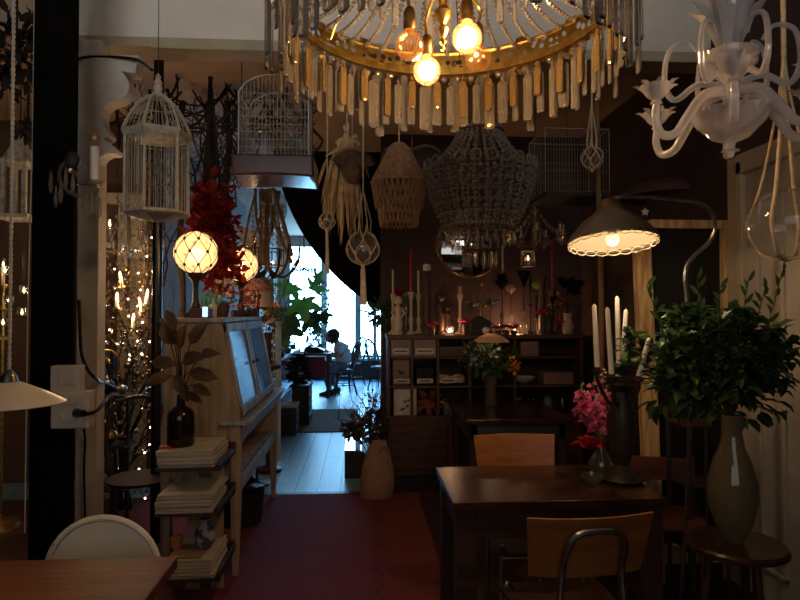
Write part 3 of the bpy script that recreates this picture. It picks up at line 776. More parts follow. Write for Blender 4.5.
# ---- black pole and dark posts under the beam
a = P(157, 300, 4.0)
SO('black_pole', MB().cyl((0, 0, 0), (0, 0, 3.2), .032, n=16), K['black_gloss'], 'black iron pole from floor to ceiling right of the cream casing', 'pole', loc=(a.x, a.y, 0))
for i, (px, py0, py1, w_, lb) in enumerate(((183, 64, 330, .026, 'dark bare trunk hanging under the beam, left one'), (211, 64, 215, .04, 'thick dark trunk hanging under the middle of the beam'), (228, 90, 260, .028, 'dark trunk hanging just left of the wire cage'))):
    a = P(px, py0, 4.9); e = P(px, py1, 4.9); g = random.Random(40 + i)
    pts = [Vector((g.uniform(-.02, .02), g.uniform(-.02, .02), 3.2 - a.z - (3.2 - e.z) * j / 9)) for j in range(10)]
    SO('bare_trunk', MB().tube(pts, [w_ * g.uniform(.85, 1.15) for _ in pts], 8), K['branch'], lb, 'branch', loc=a, group='dark trunks hanging under the ceiling')
# tangle of curly branches
for i, (px, py, s, lb) in enumerate(((150, 95, 1.1, 'tangle of thin curly branches above the white birdcage'), (192, 112, 1.35, 'tangle of dark curly branches right of the white birdcage'), (242, 100, 1.35, 'tangle of dark curly branches behind the square wire cage'), (275, 105, 1.1, 'curly dark vines hanging inside and behind the wire cage'), (200, 190, 1.0, 'upright thin twigs above the red leaves'), (226, 165, .9, 'thin pale twigs behind the tray of the wire cage'), (172, 245, 1.0, 'forked upright twigs beside the black pole'))):
    g = random.Random(60 + i); b = MB(); l = P(px, py, 4.5 + .1 * i)
    for j in range(8 if i < 4 else 3):
        if i < 4:
            x = g.uniform(-.28, .28) * s; pts = [Vector((x, g.uniform(-.2, .2), 3.2 - l.z))]
            d = Vector((g.uniform(-.5, .5), g.uniform(-.3, .3), -1)).normalized()
            cv = g.uniform(-.5, .5)
            for _ in range(12):
                d = (Matrix.Rotation(cv * 1.1, 3, 'Y') @ d + Vector((0, g.uniform(-.1, .1), 0))).normalized()
                if g.random() < .2: cv = -cv
                if abs(pts[-1].x + d.x * .1) > .36 * s: d.x = -d.x
                if pts[-1].z < -.38 * s: d.z = abs(d.z)
                if pts[-1].z > 3.15 - l.z: d.z = -abs(d.z)
                pts.append(pts[-1] + d * .085 * s)
            r0_ = g.uniform(.007, .014); b.tube(smoothpts(pts, 2), [r0_ * (1 - .025 * q_) for q_ in range(25)], 5)
            for _ in range(3):
                tp = []; twig(b, pts[g.randint(3, 11)], Vector((g.uniform(-1, 1), 0, g.uniform(-1, 1))).normalized(), .16, .004, 1, g, tp)
        else:
            tp = []; twig(b, Vector((g.uniform(-.12, .12), g.uniform(-.1, .1), -.35)), Vector((g.uniform(-.25, .25), 0, 1)), .75, .009, 2, g, tp)
    for v in b.v: v.z = min(v.z, 3.19 - l.z)
    SO('curly_branches', b, K['branch'] if i != 5 else K['branch_l'], lb, 'branches', loc=l, group='branches hung from the ceiling')
# ================================================================ cream display cabinet
def drops(t, pts, L, r, mat, name='crystal_drop', jit=.15):
    for p in pts:
        b = MB(); drop(b, p, L * rnd.uniform(1 - jit, 1 + jit), r); b.build(name, mat, t, smooth=False)
t = TH('display_cabinet', 'worn cream secretary cabinet on tall legs with slanted glazed doors', 'cabinet', (-.91, 3.47, 0))
o0 = Vector(t.location)
def W(b): return b.xf(Matrix.Translation(-o0))
side = [(-1.12, .56), (-.70, .56), (-.70, .84), (-.69, .92), (-.80, 1.44), (-1.12, 1.44)]
W(MB().prism(side, 3.47, 3.50)).build('side_panel', K['cabinet'], t, smooth=False, bevel=.003)
W(MB().prism(side, 4.72, 4.75)).build('side_panel', K['cabinet'], t, smooth=False, bevel=.003)
W(MB().boxb(-1.12, -1.10, 3.50, 4.72, .56, 1.44)).build('back_panel', K['cabinet'], t, smooth=False)
W(MB().boxb(-1.14, -.785, 3.45, 4.77, 1.44, 1.465)).build('top_board', K['cabinet_front'], t, smooth=False, bevel=.004)
W(MB().boxb(-1.10, -.71, 3.50, 4.72, .56, .58)).build('bottom_board', K['cabinet'], t, smooth=False)
W(MB().boxb(-1.10, -.79, 3.50, 4.72, 1.14, 1.15)).build('inner_shelf', K['cabinet'], t, smooth=False)
W(MB().boxb(-.80, -.63, 3.44, 4.97, .86, .885)).build('ledge', K['cabinet_front'], t, smooth=False, bevel=.004)
W(MB().boxb(-.72, -.685, 3.50, 4.93, .76, .858)).build('rail', K['cabinet_front'], t, smooth=False, bevel=.003)
W(MB().boxb(-.73, -.70, 3.50, 4.93, .46, .54)).build('lower_rail', K['cabinet_front'], t, smooth=False, bevel=.003)
W(MB().boxb(-1.1, -.74, 3.5, 4.93, .44, .455)).build('lower_shelf', K['cabinet'], t, smooth=False, bevel=.003)
for x in (-1.10, -.715):
    for y in (3.485, 4.93):
        W(MB().add([(x - .028, y - .028, .86), (x + .028, y - .028, .86), (x + .028, y + .028, .86), (x - .028, y + .028, .86), (x - .016, y - .016, 0), (x + .016, y - .016, 0), (x + .016, y + .016, 0), (x - .016, y + .016, 0), (x - .028, y - .028, .45), (x + .028, y - .028, .45), (x + .028, y + .028, .45), (x - .028, y + .028, .45)],
            [(3, 2, 1, 0), (4, 5, 6, 7), (8, 9, 5, 4), (9, 10, 6, 5), (10, 11, 7, 6), (11, 8, 4, 7), (0, 1, 9, 8), (1, 2, 10, 9), (2, 3, 11, 10), (3, 0, 8, 11)])).build('leg', K['cabinet'], t, smooth=False, bevel=.003)
pa = Vector((-.688, 0, .90)); pb = Vector((-.792, 0, 1.435))
def on(y, u): p = pa.lerp(pb, u); return Vector((p.x, y, p.z))
for y0, y1, kn in ((3.50, 4.08, 4.03), (4.11, 4.72, 4.16)):
    b = MB(); w_ = .05
    for a, c in ((on(y0 + .025, 0), on(y0 + .025, 1)), (on(y1 - .025, 0), on(y1 - .025, 1))): b.bar(a, c, .05, .022)
    for u in (.05, .95): b.bar(on(y0, u), on(y1, u), .022, .05)
    d = W(b).build('door', K['cabinet_front'], t, smooth=False, bevel=.003)
    W(MB().bar(on((y0 + y1) / 2, .08), on((y0 + y1) / 2, .92), y1 - y0 - .09, .004)).build('pane', K['pane'], d, smooth=False)
    W(MB().sph(on(kn, .5) + Vector((.025, 0, .005)), .012, 10, 8)).build('knob', K['brass_dull'], d)
# things shown inside
for i, (y, z, w_, h, m_, lb) in enumerate(((3.62, .585, .16, .34, 'paper', 'white upright box behind the nearer cabinet door'), (3.9, .585, .14, .22, 'cabinet', 'brown box low behind the nearer cabinet door'), (4.3, .585, .15, .3, 'paper', 'pale upright box behind the farther cabinet door'), (3.7, 1.155, .12, .14, 'terracotta', 'dark box on the upper inner shelf, nearer end'), (4.4, 1.155, .14, .16, 'dark_wood', 'dark box on the upper inner shelf, farther end'))):
    b = MB().boxb(-.08, .08, -w_ / 2, w_ / 2, 0, h * .86); b.boxb(-.083, .083, -w_ / 2 - .003, w_ / 2 + .003, h * .86, h)
    SO('storage_box', b, K[m_], lb, 'box', loc=(-.92, y, z), smooth=False, bevel=.003)

# ---- magazine rack in front of its side
t = TH('magazine_rack', 'cream wooden rack with three stepped tiers beside the cream cabinet', 'rack', (-.85, 3.2, 0))
for x in (-.06, .07): MB().boxb(x - .03, x + .03, .12, .15, 0, .72).build('post', K['cabinet'], t, smooth=False, bevel=.002)
for z, x0, x1 in ((.72, -.16, .15), (.50, -.16, .15), (.18, -.11, .15)):
    b = MB().boxb(x0, x1, -.19, .19, z, z + .014); b.boxb(x0, x1, .18, .2, z, z + .06); b.boxb(x1 - .01, x1, -.19, .19, z, z + .045)
    b.build('tier', K['dark_wood'], t, smooth=False, bevel=.002)
g = random.Random(5)
mag = None
for tier, (z, n, x0) in enumerate(((.735, 4, -.155), (.515, 5, -.155), (.195, 5, -.105))):
    zz = z
    for i in range(n):
        h = g.uniform(.014, .022); w_ = .27 - (.05 if tier == 2 else 0)
        mt = TH('magazine', ('%s of the %s magazine pile on the rack' % (['bottom one', 'second from bottom', 'third from bottom', 'fourth from bottom', 'fifth and last'][i] if i < n - 1 else 'topmost one', ['top', 'middle', 'lowest'][tier])), 'magazine', (-.85 + x0 + w_ / 2 + g.uniform(-.006, .006), 3.2 - .01 + g.uniform(-.008, .008), zz), R(g.uniform(-1.5, 1.5)), 'magazines on the rack')
        MB().boxb(-w_ / 2 + .003, w_ / 2 - .003, -.165, .165, .0015, h - .0015).build('pages', K['paper_edge'], mt, smooth=False)
        b = MB().boxb(-w_ / 2, w_ / 2, -.168, .168, h - .0016, h); b.boxb(-w_ / 2, w_ / 2, -.168, .168, 0, .0016); b.boxb(-w_ / 2 - .001, -w_ / 2, -.168, .168, 0, h)
        b.build('cover', K['paper'], mt, smooth=False)
        zz += h + .0005
    if tier == 0: ztop = zz
# bottle with dried leaves
t = TH('bottle_vase', 'dark glass bottle standing on the top pile of magazines', 'vase', (P(181, 420, 3.16).x, 3.16, ztop))
MB().lathe([(.001, 0), (.062, 0), (.068, .01), (.068, .15), (.06, .18), (.022, .205), (.019, .25), (.022, .252), (.022, .26), (.015, .26), (.015, .2)], 24, caps=False).build('body', K['bottle'], t)
t2 = TH('dried_bouquet', 'spray of big brown dried magnolia leaves in the dark bottle', 'dried plant', (t.location.x, 3.16, ztop + .26))
g = random.Random(8); bl = MB(); bs = MB()
for i, (px, py, dx, dz, L) in enumerate(((182, 395, -.3, 1, .16), (175, 345, -.2, .6, .20), (170, 340, .25, 1, .18), (190, 345, .7, .9, .19), (178, 365, -1, .1, .19), (182, 362, 1, .25, .20), (187, 372, 1, -.25, .20), (172, 375, -1, -.3, .17), (183, 380, .2, -1, .15), (192, 385, 1, -.5, .15), (176, 330, -.4, .8, .15), (200, 355, 1, .1, .15), (180, 350, .2, .9, .18), (186, 392, .9, -.6, .13))):
    p = P(px, py, 3.14 + g.uniform(-.06, .08)) - Vector(t2.location)
    bs.tube([(0, 0, -.02), p * .5 + Vector((0, 0, .02)), p], .003, 5)
    MB().leaf(p, (dx, g.uniform(-.5, .3), dz), (g.uniform(-.3, .3), -1, .3), L * .8, L * .42, .35).build('leaf', K['brown_leaf'], t2)
bs.build('stems', K['branch'], t2)
# small things on the rack tiers
c = P(209, 538, 3.1); zt3 = .195 + .095
SO('ginger_jar', MB().lathe([(.001, 0), (.03, 0), (.05, .03), (.055, .07), (.04, .11), (.022, .125), (.026, .14), (.02, .15), (.001, .155)], 20), M('delft', (.35, .38, .42), (.06, .08, .14), rough=.25, scale=22, lo=.45, hi=.55), 'blue and white porcelain jar on the lowest magazine pile', 'jar', loc=(-.80, 3.14, zt3 + .01))
SO('amber_jar', MB().lathe([(.001, 0), (.025, 0), (.03, .01), (.03, .05), (.02, .06), (.02, .07), (.001, .072)], 16), M('amber', (.7, .28, .08), rough=.2), 'small amber jar standing left on the lowest magazine pile', 'jar', loc=(-.945, 3.15, zt3 + .01))
SO('red_tag', MB().boxb(-.03, .03, -.02, .02, 0, .008), K['wax_red'], 'small red card on the left end of the top magazine pile', 'card', loc=(-.985, 3.10, ztop + .001), smooth=False)
SO('brown_parcel', MB().boxb(-.09, .07, -.08, .08, 0, .012), K['bag'], 'flat brown paper parcel on the lowest magazine pile', 'parcel', loc=(-.86, 3.12, zt3 - .004), smooth=False, bevel=.004)
b = MB(); g = random.Random(12)
b.lathe([(.001, 0), (.14, 0), (.17, .25), (.16, .25), (.13, .02), (.001, .02)], 18, caps=False)
t = TH('dark_basket', 'dark basket with crumpled shiny wrapping under the cream cabinet', 'basket', (-.86, 4.35, 0)); b.build('basket_body', K['iron'], t)
b = MB().sph((0, 0, .24), .14, 14, 9, (1, 1, .6)); 
for v in b.v: v += Vector((g.uniform(-.03, .03), g.uniform(-.03, .03), g.uniform(-.03, .03)))
b.build('wrapping', K['steel_dark'], t, smooth=False)

# ================================================================ globe lamps with leaded panes
def shellmat(name, c, s, tr):
    m, nt, b = newmat(name); out = nt.nodes['Material Output']
    b.inputs['Base Color'].default_value = (.8, .7, .55, 1); b.inputs['Roughness'].default_value = .25
    b.inputs['Emission Color'].default_value = (*c, 1); b.inputs['Emission Strength'].default_value = s
    t_ = nt.nodes.new('ShaderNodeBsdfTransparent'); t_.inputs[0].default_value = (1, .86, .66, 1)
    mx = nt.nodes.new('ShaderNodeMixShader'); mx.inputs[0].default_value = tr
    nt.links.new(b.outputs[0], mx.inputs[1]); nt.links.new(t_.outputs[0], mx.inputs[2]); nt.links.new(mx.outputs[0], out.inputs[0])
    return m
K['globe_core'] = emat('globe_core', (1, .80, .55), 5)
K['opal_shell'] = shellmat('opal_shell', (1, .68, .40), .34, .30)
def globe_lamp(c, r, base_z, lab, watt_mat):
    t = TH('globe_lamp', lab, 'lamp', (c.x, c.y, base_z)); z = c.z - base_z
    MB().sph((0, 0, z), r, 28, 18).build('globe', watt_mat, t)
    MB().sph((0, 0, z - r * .1), r * .38, 14, 10).build('bulb', K['globe_core'], t)
    b = MB()
    for rg, off in ((0, 0), (1, 0)):
        for i in range(8):
            a0 = 2 * PI * i / 8; s = 1 if rg == 0 else -1; pts = []
            for j in range(13):
                u = .12 + .76 * j / 12; th = u * PI; a = a0 + s * (u - .5) * 2.0
                pts.append((r * 1.012 * math.sin(th) * math.cos(a), r * 1.012 * math.sin(th) * math.sin(a), z + r * 1.012 * math.cos(th)))
            b.tube(pts, .0027, 4)
    b.build('lead_lines', K['iron'], t)
    for i in range(8):
        for u in (.5, .3, .7):
            a = 2 * PI * i / 8 + (0 if u == .5 else .4)
            b2 = MB().sph((r * 1.01 * math.sin(u * PI) * math.cos(a), r * 1.01 * math.sin(u * PI) * math.sin(a), z + r * 1.01 * math.cos(u * PI)), r * .075, 7, 5)
            b2.build('cabochon', K['iron'], t)
    MB().lathe([(.001, z - r - .004), (r * .42, z - r * .93), (r * .38, z - r - .012), (r * .16, z - r - .04), (.014, z - r - .09), (.018, .10), (.03, .07), (.018, .05), (.07, .02), (.075, 0), (.001, 0)], 20, caps=False).build('stand', K['dark_wood'], t)
    return Vector((c.x, c.y, c.z))
glob2 = emat('opal_globe_far', (1, .66, .36), 1.3)
gl1 = globe_lamp(P(196, 253, 3.75), .132, 1.466, 'leaded glass globe lamp glowing on the near end of the cream cabinet', K['opal_shell'])
gl2 = globe_lamp(P(241, 265, 4.55), .128, 1.466, 'leaded glass globe lamp glowing on the far end of the cream cabinet', K['opal_shell'])
# small things on the cabinet top
x0 = P(200, 310, 3.62)
SO('wooden_box', MB().boxb(-.06, .05, -.05, .05, 0, .055), K['shelf_wood'], 'small wooden box on the near end of the cabinet top', 'box', loc=(-.93, 3.56, 1.466), smooth=False, bevel=.004)
t = TH('phone', 'phone with a lit bluish screen leaning on the cabinet top', 'phone', (P(206, 308, 3.52).x, 3.5, 1.466))
MB().boxb(-.018, .018, 0, .008, 0, .07).build('phone_body', K['black_gloss'], t, smooth=False, bevel=.002)
MB().boxb(-.015, .015, -.001, 0, .006, .064).build('screen', K['screen'], t, smooth=False)
SO('white_bottle', MB().lathe([(.001, 0), (.022, 0), (.024, .07), (.01, .09), (.009, .115), (.001, .116)], 16), K['plastic_white'], 'small white bottle on the cabinet top right of the first globe lamp', 'bottle', loc=(P(215, 305, 3.75).x, 3.70, 1.466))
def posy(px, py, Y, r, mat, lab, base_z=1.466, n=26, L=.05, pot='terracotta', leaves=True, name='flower_pot', gg=3):
    c = P(px, py, Y); t = TH(name, lab, 'flowers', (c.x, c.y, base_z)); z = c.z - base_z; g = random.Random(gg)
    ph = max(z - r * .7, .04)
    MB().lathe([(.001, 0), (r * .38, 0), (r * .5, ph * .6), (r * .42, ph), (r * .36, ph), (.001, ph * .8)], 14, caps=False).build('pot', K[pot], t)
    if leaves: MB().blob((0, 0, z - r * .25), (r * .9, r * .8, r * .6), n, L, L * .4, g, .9, .4).build('leaves', K['green'], t)
    MB().blob((0, 0, z + r * .1), (r, r * .8, r * .7), int(n * 1.6), L * .7, L * .5, g, .8, .5).build('blossoms', K[mat] if isinstance(mat, str) else mat, t)
    return t
posy(222, 292, 4.0, .10, 'cream_petal', 'pot of cream and pink dried flowers beside the first globe lamp', gg=1)
posy(238, 300, 4.25, .10, 'pink_red', 'pot of dark pink flowers on the middle of the cabinet top', gg=2)
posy(252, 300, 4.62, .09, 'red_petal', 'pot of dark red flowers at the far end of the cabinet top', gg=4)
b = MB(); g = random.Random(3)
for i in range(26): b.leaf((0, 0, 0), (g.uniform(-.6, .6), g.uniform(-.6, .6), 1), (0, 1, 0), g.uniform(.1, .2), .014, .1)
SO('grass_tuft', b, K['green_mid'], 'small tuft of green grass leaves right of the first globe lamp', 'plant', loc=(P(213, 285, 3.95).x, 3.86, 1.467))
# red autumn leaves
c = P(213, 232, 4.35)
t = TH('red_foliage', 'big hanging bunch of deep red leaves behind the globe lamps', 'foliage', c)
g = random.Random(9)
b = MB().blob((0, 0, .05), (.17, .14, .36), 620, .075, .055, g, .5, .25); b.blob((.07, 0, -.25), (.15, .12, .22), 240, .07, .05, g, .5, .3); b.blob((-.1, -.05, -.12), (.10, .1, .16), 110, .07, .05, g, .6, .3)
b.build('leaves', K['red_leaf'], t)
b = MB()
for i in range(6): b.tube([(g.uniform(-.05, .05), 0, 3.19 - c.z), (g.uniform(-.08, .08), 0, .3), (g.uniform(-.12, .12), 0, -.35)], .006, 5)
b.build('stems', K['branch'], t)

# ================================================================ wire cages
def wire_cage(t, x0, x1, y0, y1, z0, z1, mat, nx, nz, ny=8, arch=0, bw=.0016, name='bars'):
    b = MB(); fr = MB()
    def top(x): return z1 + arch * math.sin(PI * (x - x0) / (x1 - x0)) ** .5 if arch else z1
    for y in (y0, y1):
        for i in range(nx + 1):
            x = x0 + (x1 - x0) * i / nx; b.tube([(x, y, z0), (x, y, top(min(max(x, x0 + 1e-4), x1 - 1e-4)))], bw, 4)
        for j in range(nz + 1):
            z = z0 + (z1 - z0) * j / nz; b.tube([(x0, y, z), (x1, y, z)], bw, 4)
        fr.tube([(x0, y, z0), (x0, y, z1)] + [(x0 + (x1 - x0) * i / 12, y, top(x0 + (x1 - x0) * min(max(i / 12, 1e-4), 1 - 1e-4))) for i in range(13)] + [(x1, y, z1), (x1, y, z0)], .0045, 5, True)
    for x in (x0, x1):
        for i in range(1, ny):
            y = y0 + (y1 - y0) * i / ny; b.tube([(x, y, z0), (x, y, z1)], bw, 4)
        for j in range(nz + 1):
            z = z0 + (z1 - z0) * j / nz; b.tube([(x, y0, z), (x, y1, z)], bw, 4)
    for i in range(13):
        x = x0 + (x1 - x0) * i / 12; zt_ = top(min(max(x, x0 + 1e-4), x1 - 1e-4)); b.tube([(x, y0, zt_), (x, y1, zt_)], bw, 4)
    for z in (z0, z1):
        for x in (x0, x1): fr.tube([(x, y0, z), (x, y1, z)], .004, 5)
    b.build(name, mat, t); fr.build('frame', mat, t)
cage_grey = M('galvanised', (.62, .62, .58), (.42, .40, .36), rough=.45, metal=.3, scale=20)
Y = 3.95; c = P(277, 162, Y)
t = TH('wire_birdcage', 'grey square wire birdcage standing on the hanging violet tray', 'birdcage', c); q = Y / F
wire_cage(t, -33 * q, 33 * q, -.16, .16, .004, 60 * q, cage_grey, 18, 8, arch=18 * q)
MB().boxb(-32 * q, 32 * q, -.155, .155, .004, 24 * q).build('seed_guard', K['pane'], t, smooth=False)
MB().cyl((-30 * q, 0, 34 * q), (30 * q, 0, 34 * q), .006, n=8).build('perch', K['pole_wood'], t)
t = TH('hanging_tray', 'dark violet lacquered tray hanging under the beam with the wire cage on it', 'tray', c)
b = MB(); w_ = 39 * q
prof = []
for s in range(13):
    a = s / 12; prof.append((-w_ + 2 * w_ * a, -.125 - .0 * a + .012 * math.sin(PI * a)))
b.prism([(-w_, 0), (w_, 0), (w_ * .98, -.05), (w_ * .99, -.12)] + [(x, z - .012) for x, z in reversed(prof)] + [(-w_ * .99, -.12), (-w_ * .98, -.05)], -.2, .2)
b.build('tray_body', K['violet'], t, smooth=False, bevel=.012)
for s in (-1, 1):
    MB().tube([(s * w_ * .9, 0, 0), (s * w_ * .9, 0, 3.2 - c.z)], .003, 5).build('hanging_wire', K['iron'], t)
    MB().prism([(s * w_ * .84, -.12), (s * w_ * .99, -.12), (s * w_ * 1.03, -.17), (s * w_ * .95, -.16)], -.18, -.15).build('foot', K['violet'], t, smooth=False)

Y = 4.4; c = P(567, 197, Y); q = Y / F
t = TH('wire_birdcage', 'dark wire birdcage hanging right of the big crystal bead chandelier', 'birdcage', c)
wire_cage(t, -31 * q, 33 * q, -.2, .2, 0, 62 * q, M('dull_wire', (.34, .30, .25), rough=.5, metal=.4), 22, 3)
MB().boxb(-32 * q, 34 * q, -.21, .21, -.035, 0).build('base_tray', K['iron'], t, smooth=False, bevel=.006)
MB().tube([(0, 0, 62 * q), (0, 0, 3.2 - c.z)], .003, 5).build('hanging_wire', K['iron'], t)
for i, px in enumerate((553, 569)):
    a = P(px, 184, Y) - c
    MB().lathe([(.001, 0), (.025, .002), (.035, .02), (.03, .03), (.001, .032)], 12, (a.x, 0, .001)).build('feed_dish', K['plastic_white'], t)
# ================================================================ the passage and the far room
t = TH('glass_counter', 'long glass display counter along the left of the passage', 'counter', (-1.45, 9.05, 0))
MB().boxb(-.40, .40, -1.25, 1.25, 0, .38).build('plinth', K['dark_wood'], t, smooth=False, bevel=.004)
MB().boxb(-.38, .38, -1.23, 1.23, .38, .86).build('glass_case', K['pane'], t, smooth=False)
b = MB()
for x in (-.39, .39):
    for y in (-1.24, 1.24): b.boxb(x - .012, x + .012, y - .012, y + .012, .38, .88)
    b.boxb(x - .012, x + .012, -1.25, 1.25, .865, .89)
for y in (-1.24, 1.24): b.boxb(-.4, .4, y - .012, y + .012, .865, .89)
b.build('frame', K['steel'], t, smooth=False)
MB().boxb(-.37, .37, -1.2, 1.2, .6, .608).build('glass_shelf', K['pane'], t, smooth=False)
g = random.Random(21)
for i in range(8):
    SO('counter_box', MB().boxb(-.10, .10, -.08, .08, 0, g.uniform(.08, .16)), K['paper' if i % 2 else 'blue_grey'], 'small %s box inside the glass counter, %s from the near end' % ('pale' if i % 2 else 'grey blue', ['first', 'second', 'third', 'fourth', 'fifth', 'sixth', 'seventh', 'last'][i]), 'box', loc=(-1.3 + g.uniform(-.1, .05), 8.0 + .29 * i, .381), smooth=False, group='boxes inside the glass counter')
# black crates at its foot
for i, (px0, px1, y0, y1, h, lb) in enumerate(((280, 296, 7.35, 7.7, .34, 'black crate with a pale lid on the passage floor'), (292, 309, 8.0, 8.5, .50, 'taller black crate behind the pale-lidded one'))):
    xa, xb = P(px0, 400, y0).x, P(px1, 400, y0).x
    t = TH('crate', lb, 'crate', ((xa + xb) / 2, (y0 + y1) / 2, 0)); w_ = (xb - xa) / 2; d_ = (y1 - y0) / 2
    b = MB().boxb(-w_, w_, -d_, d_, 0, h)
    for z in (.25, .5, .75): b.boxb(-w_ - .006, w_ + .006, -d_ - .006, d_ + .006, h * z - .012, h * z + .012)
    b.build('body', K['iron'], t, smooth=False, bevel=.006)
    MB().boxb(-w_ - .01, w_ + .01, -d_ - .01, d_ + .01, h, h + .03).build('lid', K['cabinet' if i == 0 else 'iron'], t, smooth=False, bevel=.004)
c = P(303, 372, 8.9)
SO('dark_plant', MB().blob((0, 0, .12), (.13, .13, .2), 160, .12, .05, random.Random(2), .8, .3), K['branch'], 'dark dried plant standing on the taller black crate', 'plant', loc=(P(300, 380, 8.25).x, 8.25, .56))

# ---- work table, laptop and chairs
t = TH('work_table', 'old wooden work table with a red cloth at the far windows', 'table', (P(312, 352, 10.95).x, 10.95, 0))
MB().boxb(-.36, .36, -.42, .42, .74, .775).build('tabletop', K['dark_wood'], t, smooth=False, bevel=.004)
for x in (-.31, .31):
    for y in (-.37, .37): MB().boxb(x - .03, x + .03, y - .03, y + .03, 0, .74).build('leg', K['redwood'], t, smooth=False, bevel=.003)
MB().boxb(-.34, .26, -.40, -.385, .36, .72).build('red_panel', M('red_cloth', (.25, .03, .04), rough=.8), t, smooth=False)
tl = Vector(t.location)
t = TH('typewriter', 'black typewriter-like machine on the work table before the person', 'machine', (P(316, 350, 10.9).x, 10.85, .776))
b = MB().prism([(-.17, 0), (.15, 0), (.15, .05), (.02, .10), (-.17, .11)], -.15, .15); b.build('body', K['black_gloss'], t, smooth=False, bevel=.008)
MB().cyl((-.10, -.19, .12), (-.10, .19, .12), .022).build('roller', K['iron'], t)
MB().boxb(-.16, -.05, -.1, .1, .13, .136).build('paper_sheet', K['paper'], t, smooth=False)
SO('notebook', MB().boxb(-.12, .12, -.09, .09, 0, .02), K['paper'], 'white notebook on the left end of the work table', 'book', loc=(P(302, 350, 10.9).x, 10.75, .776), smooth=False)
c = P(319, 330, 11.2)
t = TH('desk_vase', 'small dark flower vase on the work table behind the person', 'vase', (c.x, 11.2, .776))
MB().lathe([(.001, 0), (.04, 0), (.05, .06), (.02, .12), (.03, .16), (.02, .16), (.001, .02)], 14, caps=False).build('body', K['blue_grey'], t)
MB().blob((0, 0, .30), (.10, .10, .16), 60, .07, .04, random.Random(6), .8, .3).build('blossoms', K['steel_dark'], t)
SO('red_cup', MB().lathe([(.001, 0), (.03, 0), (.035, .08), (.03, .08), (.026, .01)], 14, caps=False), K['wax_red'], 'small red cup on the work table', 'cup', loc=(P(305, 345, 10.8).x, 10.9, .776))

def windsor(loc, rz, lab, grp=None):
    t = TH('windsor_chair', lab, 'chair', loc, rz)
    MB().lathe([(.001, .43), (.19, .43), (.215, .445), (.21, .462), (.001, .455)], 24, m=Matrix.Diagonal((1, .95, 1, 1))).build('seat', K['dark_wood'], t)
    pts = smoothpts([(-.17, .15, .46), (-.20, .21, .66), (-.16, .27, .86), (0, .31, .97), (.16, .27, .86), (.20, .21, .66), (.17, .15, .46)])
    MB().tube(pts, .019, 7).build('back_bow', K['shelf_wood'], t)
    for x in (-.11, -.055, 0, .055, .11):
        MB().tube([(x * .9, .17, .46), (x * 1.1, .24, .72), (x * 1.15, .30 - abs(x) * .4, .955 - abs(x) * .75)], .011, 6).build('spindle', K['dark_wood'], t)
    for x in (-1, 1):
        for y in (-1, 1): MB().tube([(x * .21, y * .2, 0), (x * .17, y * .165, .2), (x * .12, y * .12, .44)], [.012, .018, .013], 7).build('leg', K['dark_wood'], t)
    MB().tube([(-.175, -.17, .18), (-.175, .17, .18)], .009, 6).build('stretcher', K['dark_wood'], t)
    MB().tube([(.175, -.17, .18), (.175, .17, .18)], .009, 6).build('stretcher', K['dark_wood'], t)
    MB().tube([(-.175, 0, .18), (.175, 0, .18)], .009, 6).build('stretcher', K['dark_wood'], t)
    return t
pc = P(343, 371, 11.0)
wc = windsor((pc.x, 11.0, 0), R(-72), 'dark windsor chair the person in the white shirt sits on')
DUP(wc, (P(351, 371, 12.3).x, 12.3, 0), R(-50), label='dark windsor chair standing behind the occupied one, nearer the windows')
DUP(wc, (P(382, 371, 11.6).x, 11.6, 0), R(60), label='dark windsor chair at the right edge of the passage view')

# ---- the seated person, facing left
def skin_body(name, pts, edges, mat, parent, origin, lvl=2):
    me = bpy.data.meshes.new(name)
    me.from_pydata([tuple(Vector(p[0]) - origin) for p in pts], edges, [])
    me.materials.append(mat)
    o = bpy.data.objects.new(name, me); col.objects.link(o)
    if parent: o.parent = parent
    me.skin_vertices.new() if hasattr(me.skin_vertices, 'new') and len(me.skin_vertices) == 0 else None
    md = o.modifiers.new('skin', 'SKIN'); md.use_smooth_shade = True
    sv = me.skin_vertices[0].data if len(me.skin_vertices) else None
    if sv:
        for i, p in enumerate(pts): sv[i].radius = p[1] if hasattr(p[1], '__len__') else (p[1], p[1])
        sv[0].use_root = True
    s2 = o.modifiers.new('sub', 'SUBSURF'); s2.levels = lvl; s2.render_levels = lvl
    return o
Yp = 11.0
org = Vector((P(341, 370, Yp).x, Yp, 0))
def Q(px, py, dy=0):
    v = P(px, py, Yp); return Vector((v.x, Yp + dy, v.z))
person = TH('person', 'person in white t-shirt and dark jeans seated at the work table, head bent', 'person', org)
neck = Q(336.5, 341.5); chest = Q(340, 349); waist = Q(343, 361); pel = Q(342, 366.5)
head_c = Q(331.2, 336.2)
body = skin_body('body', [
    (pel, .10), (waist, .10), (chest, (.12, .15)), (neck, .052), (Q(333.5, 338.5), .055), (Q(331.5, 336), .08),
    (Q(340, 346.5, -.17), .058), (Q(336.5, 356, -.21), .042), (Q(330, 353.5, -.18), .034), (Q(325.5, 350.5, -.15), .026),
    (Q(340, 346.5, .17), .058), (Q(336.5, 356, .21), .042), (Q(330, 353.5, .18), .034), (Q(325.5, 350.5, .15), .026)],
    [(0, 1), (1, 2), (2, 3), (3, 4), (4, 5), (2, 6), (6, 7), (7, 8), (8, 9), (2, 10), (10, 11), (11, 12), (12, 13)], K['skin'], person, org)
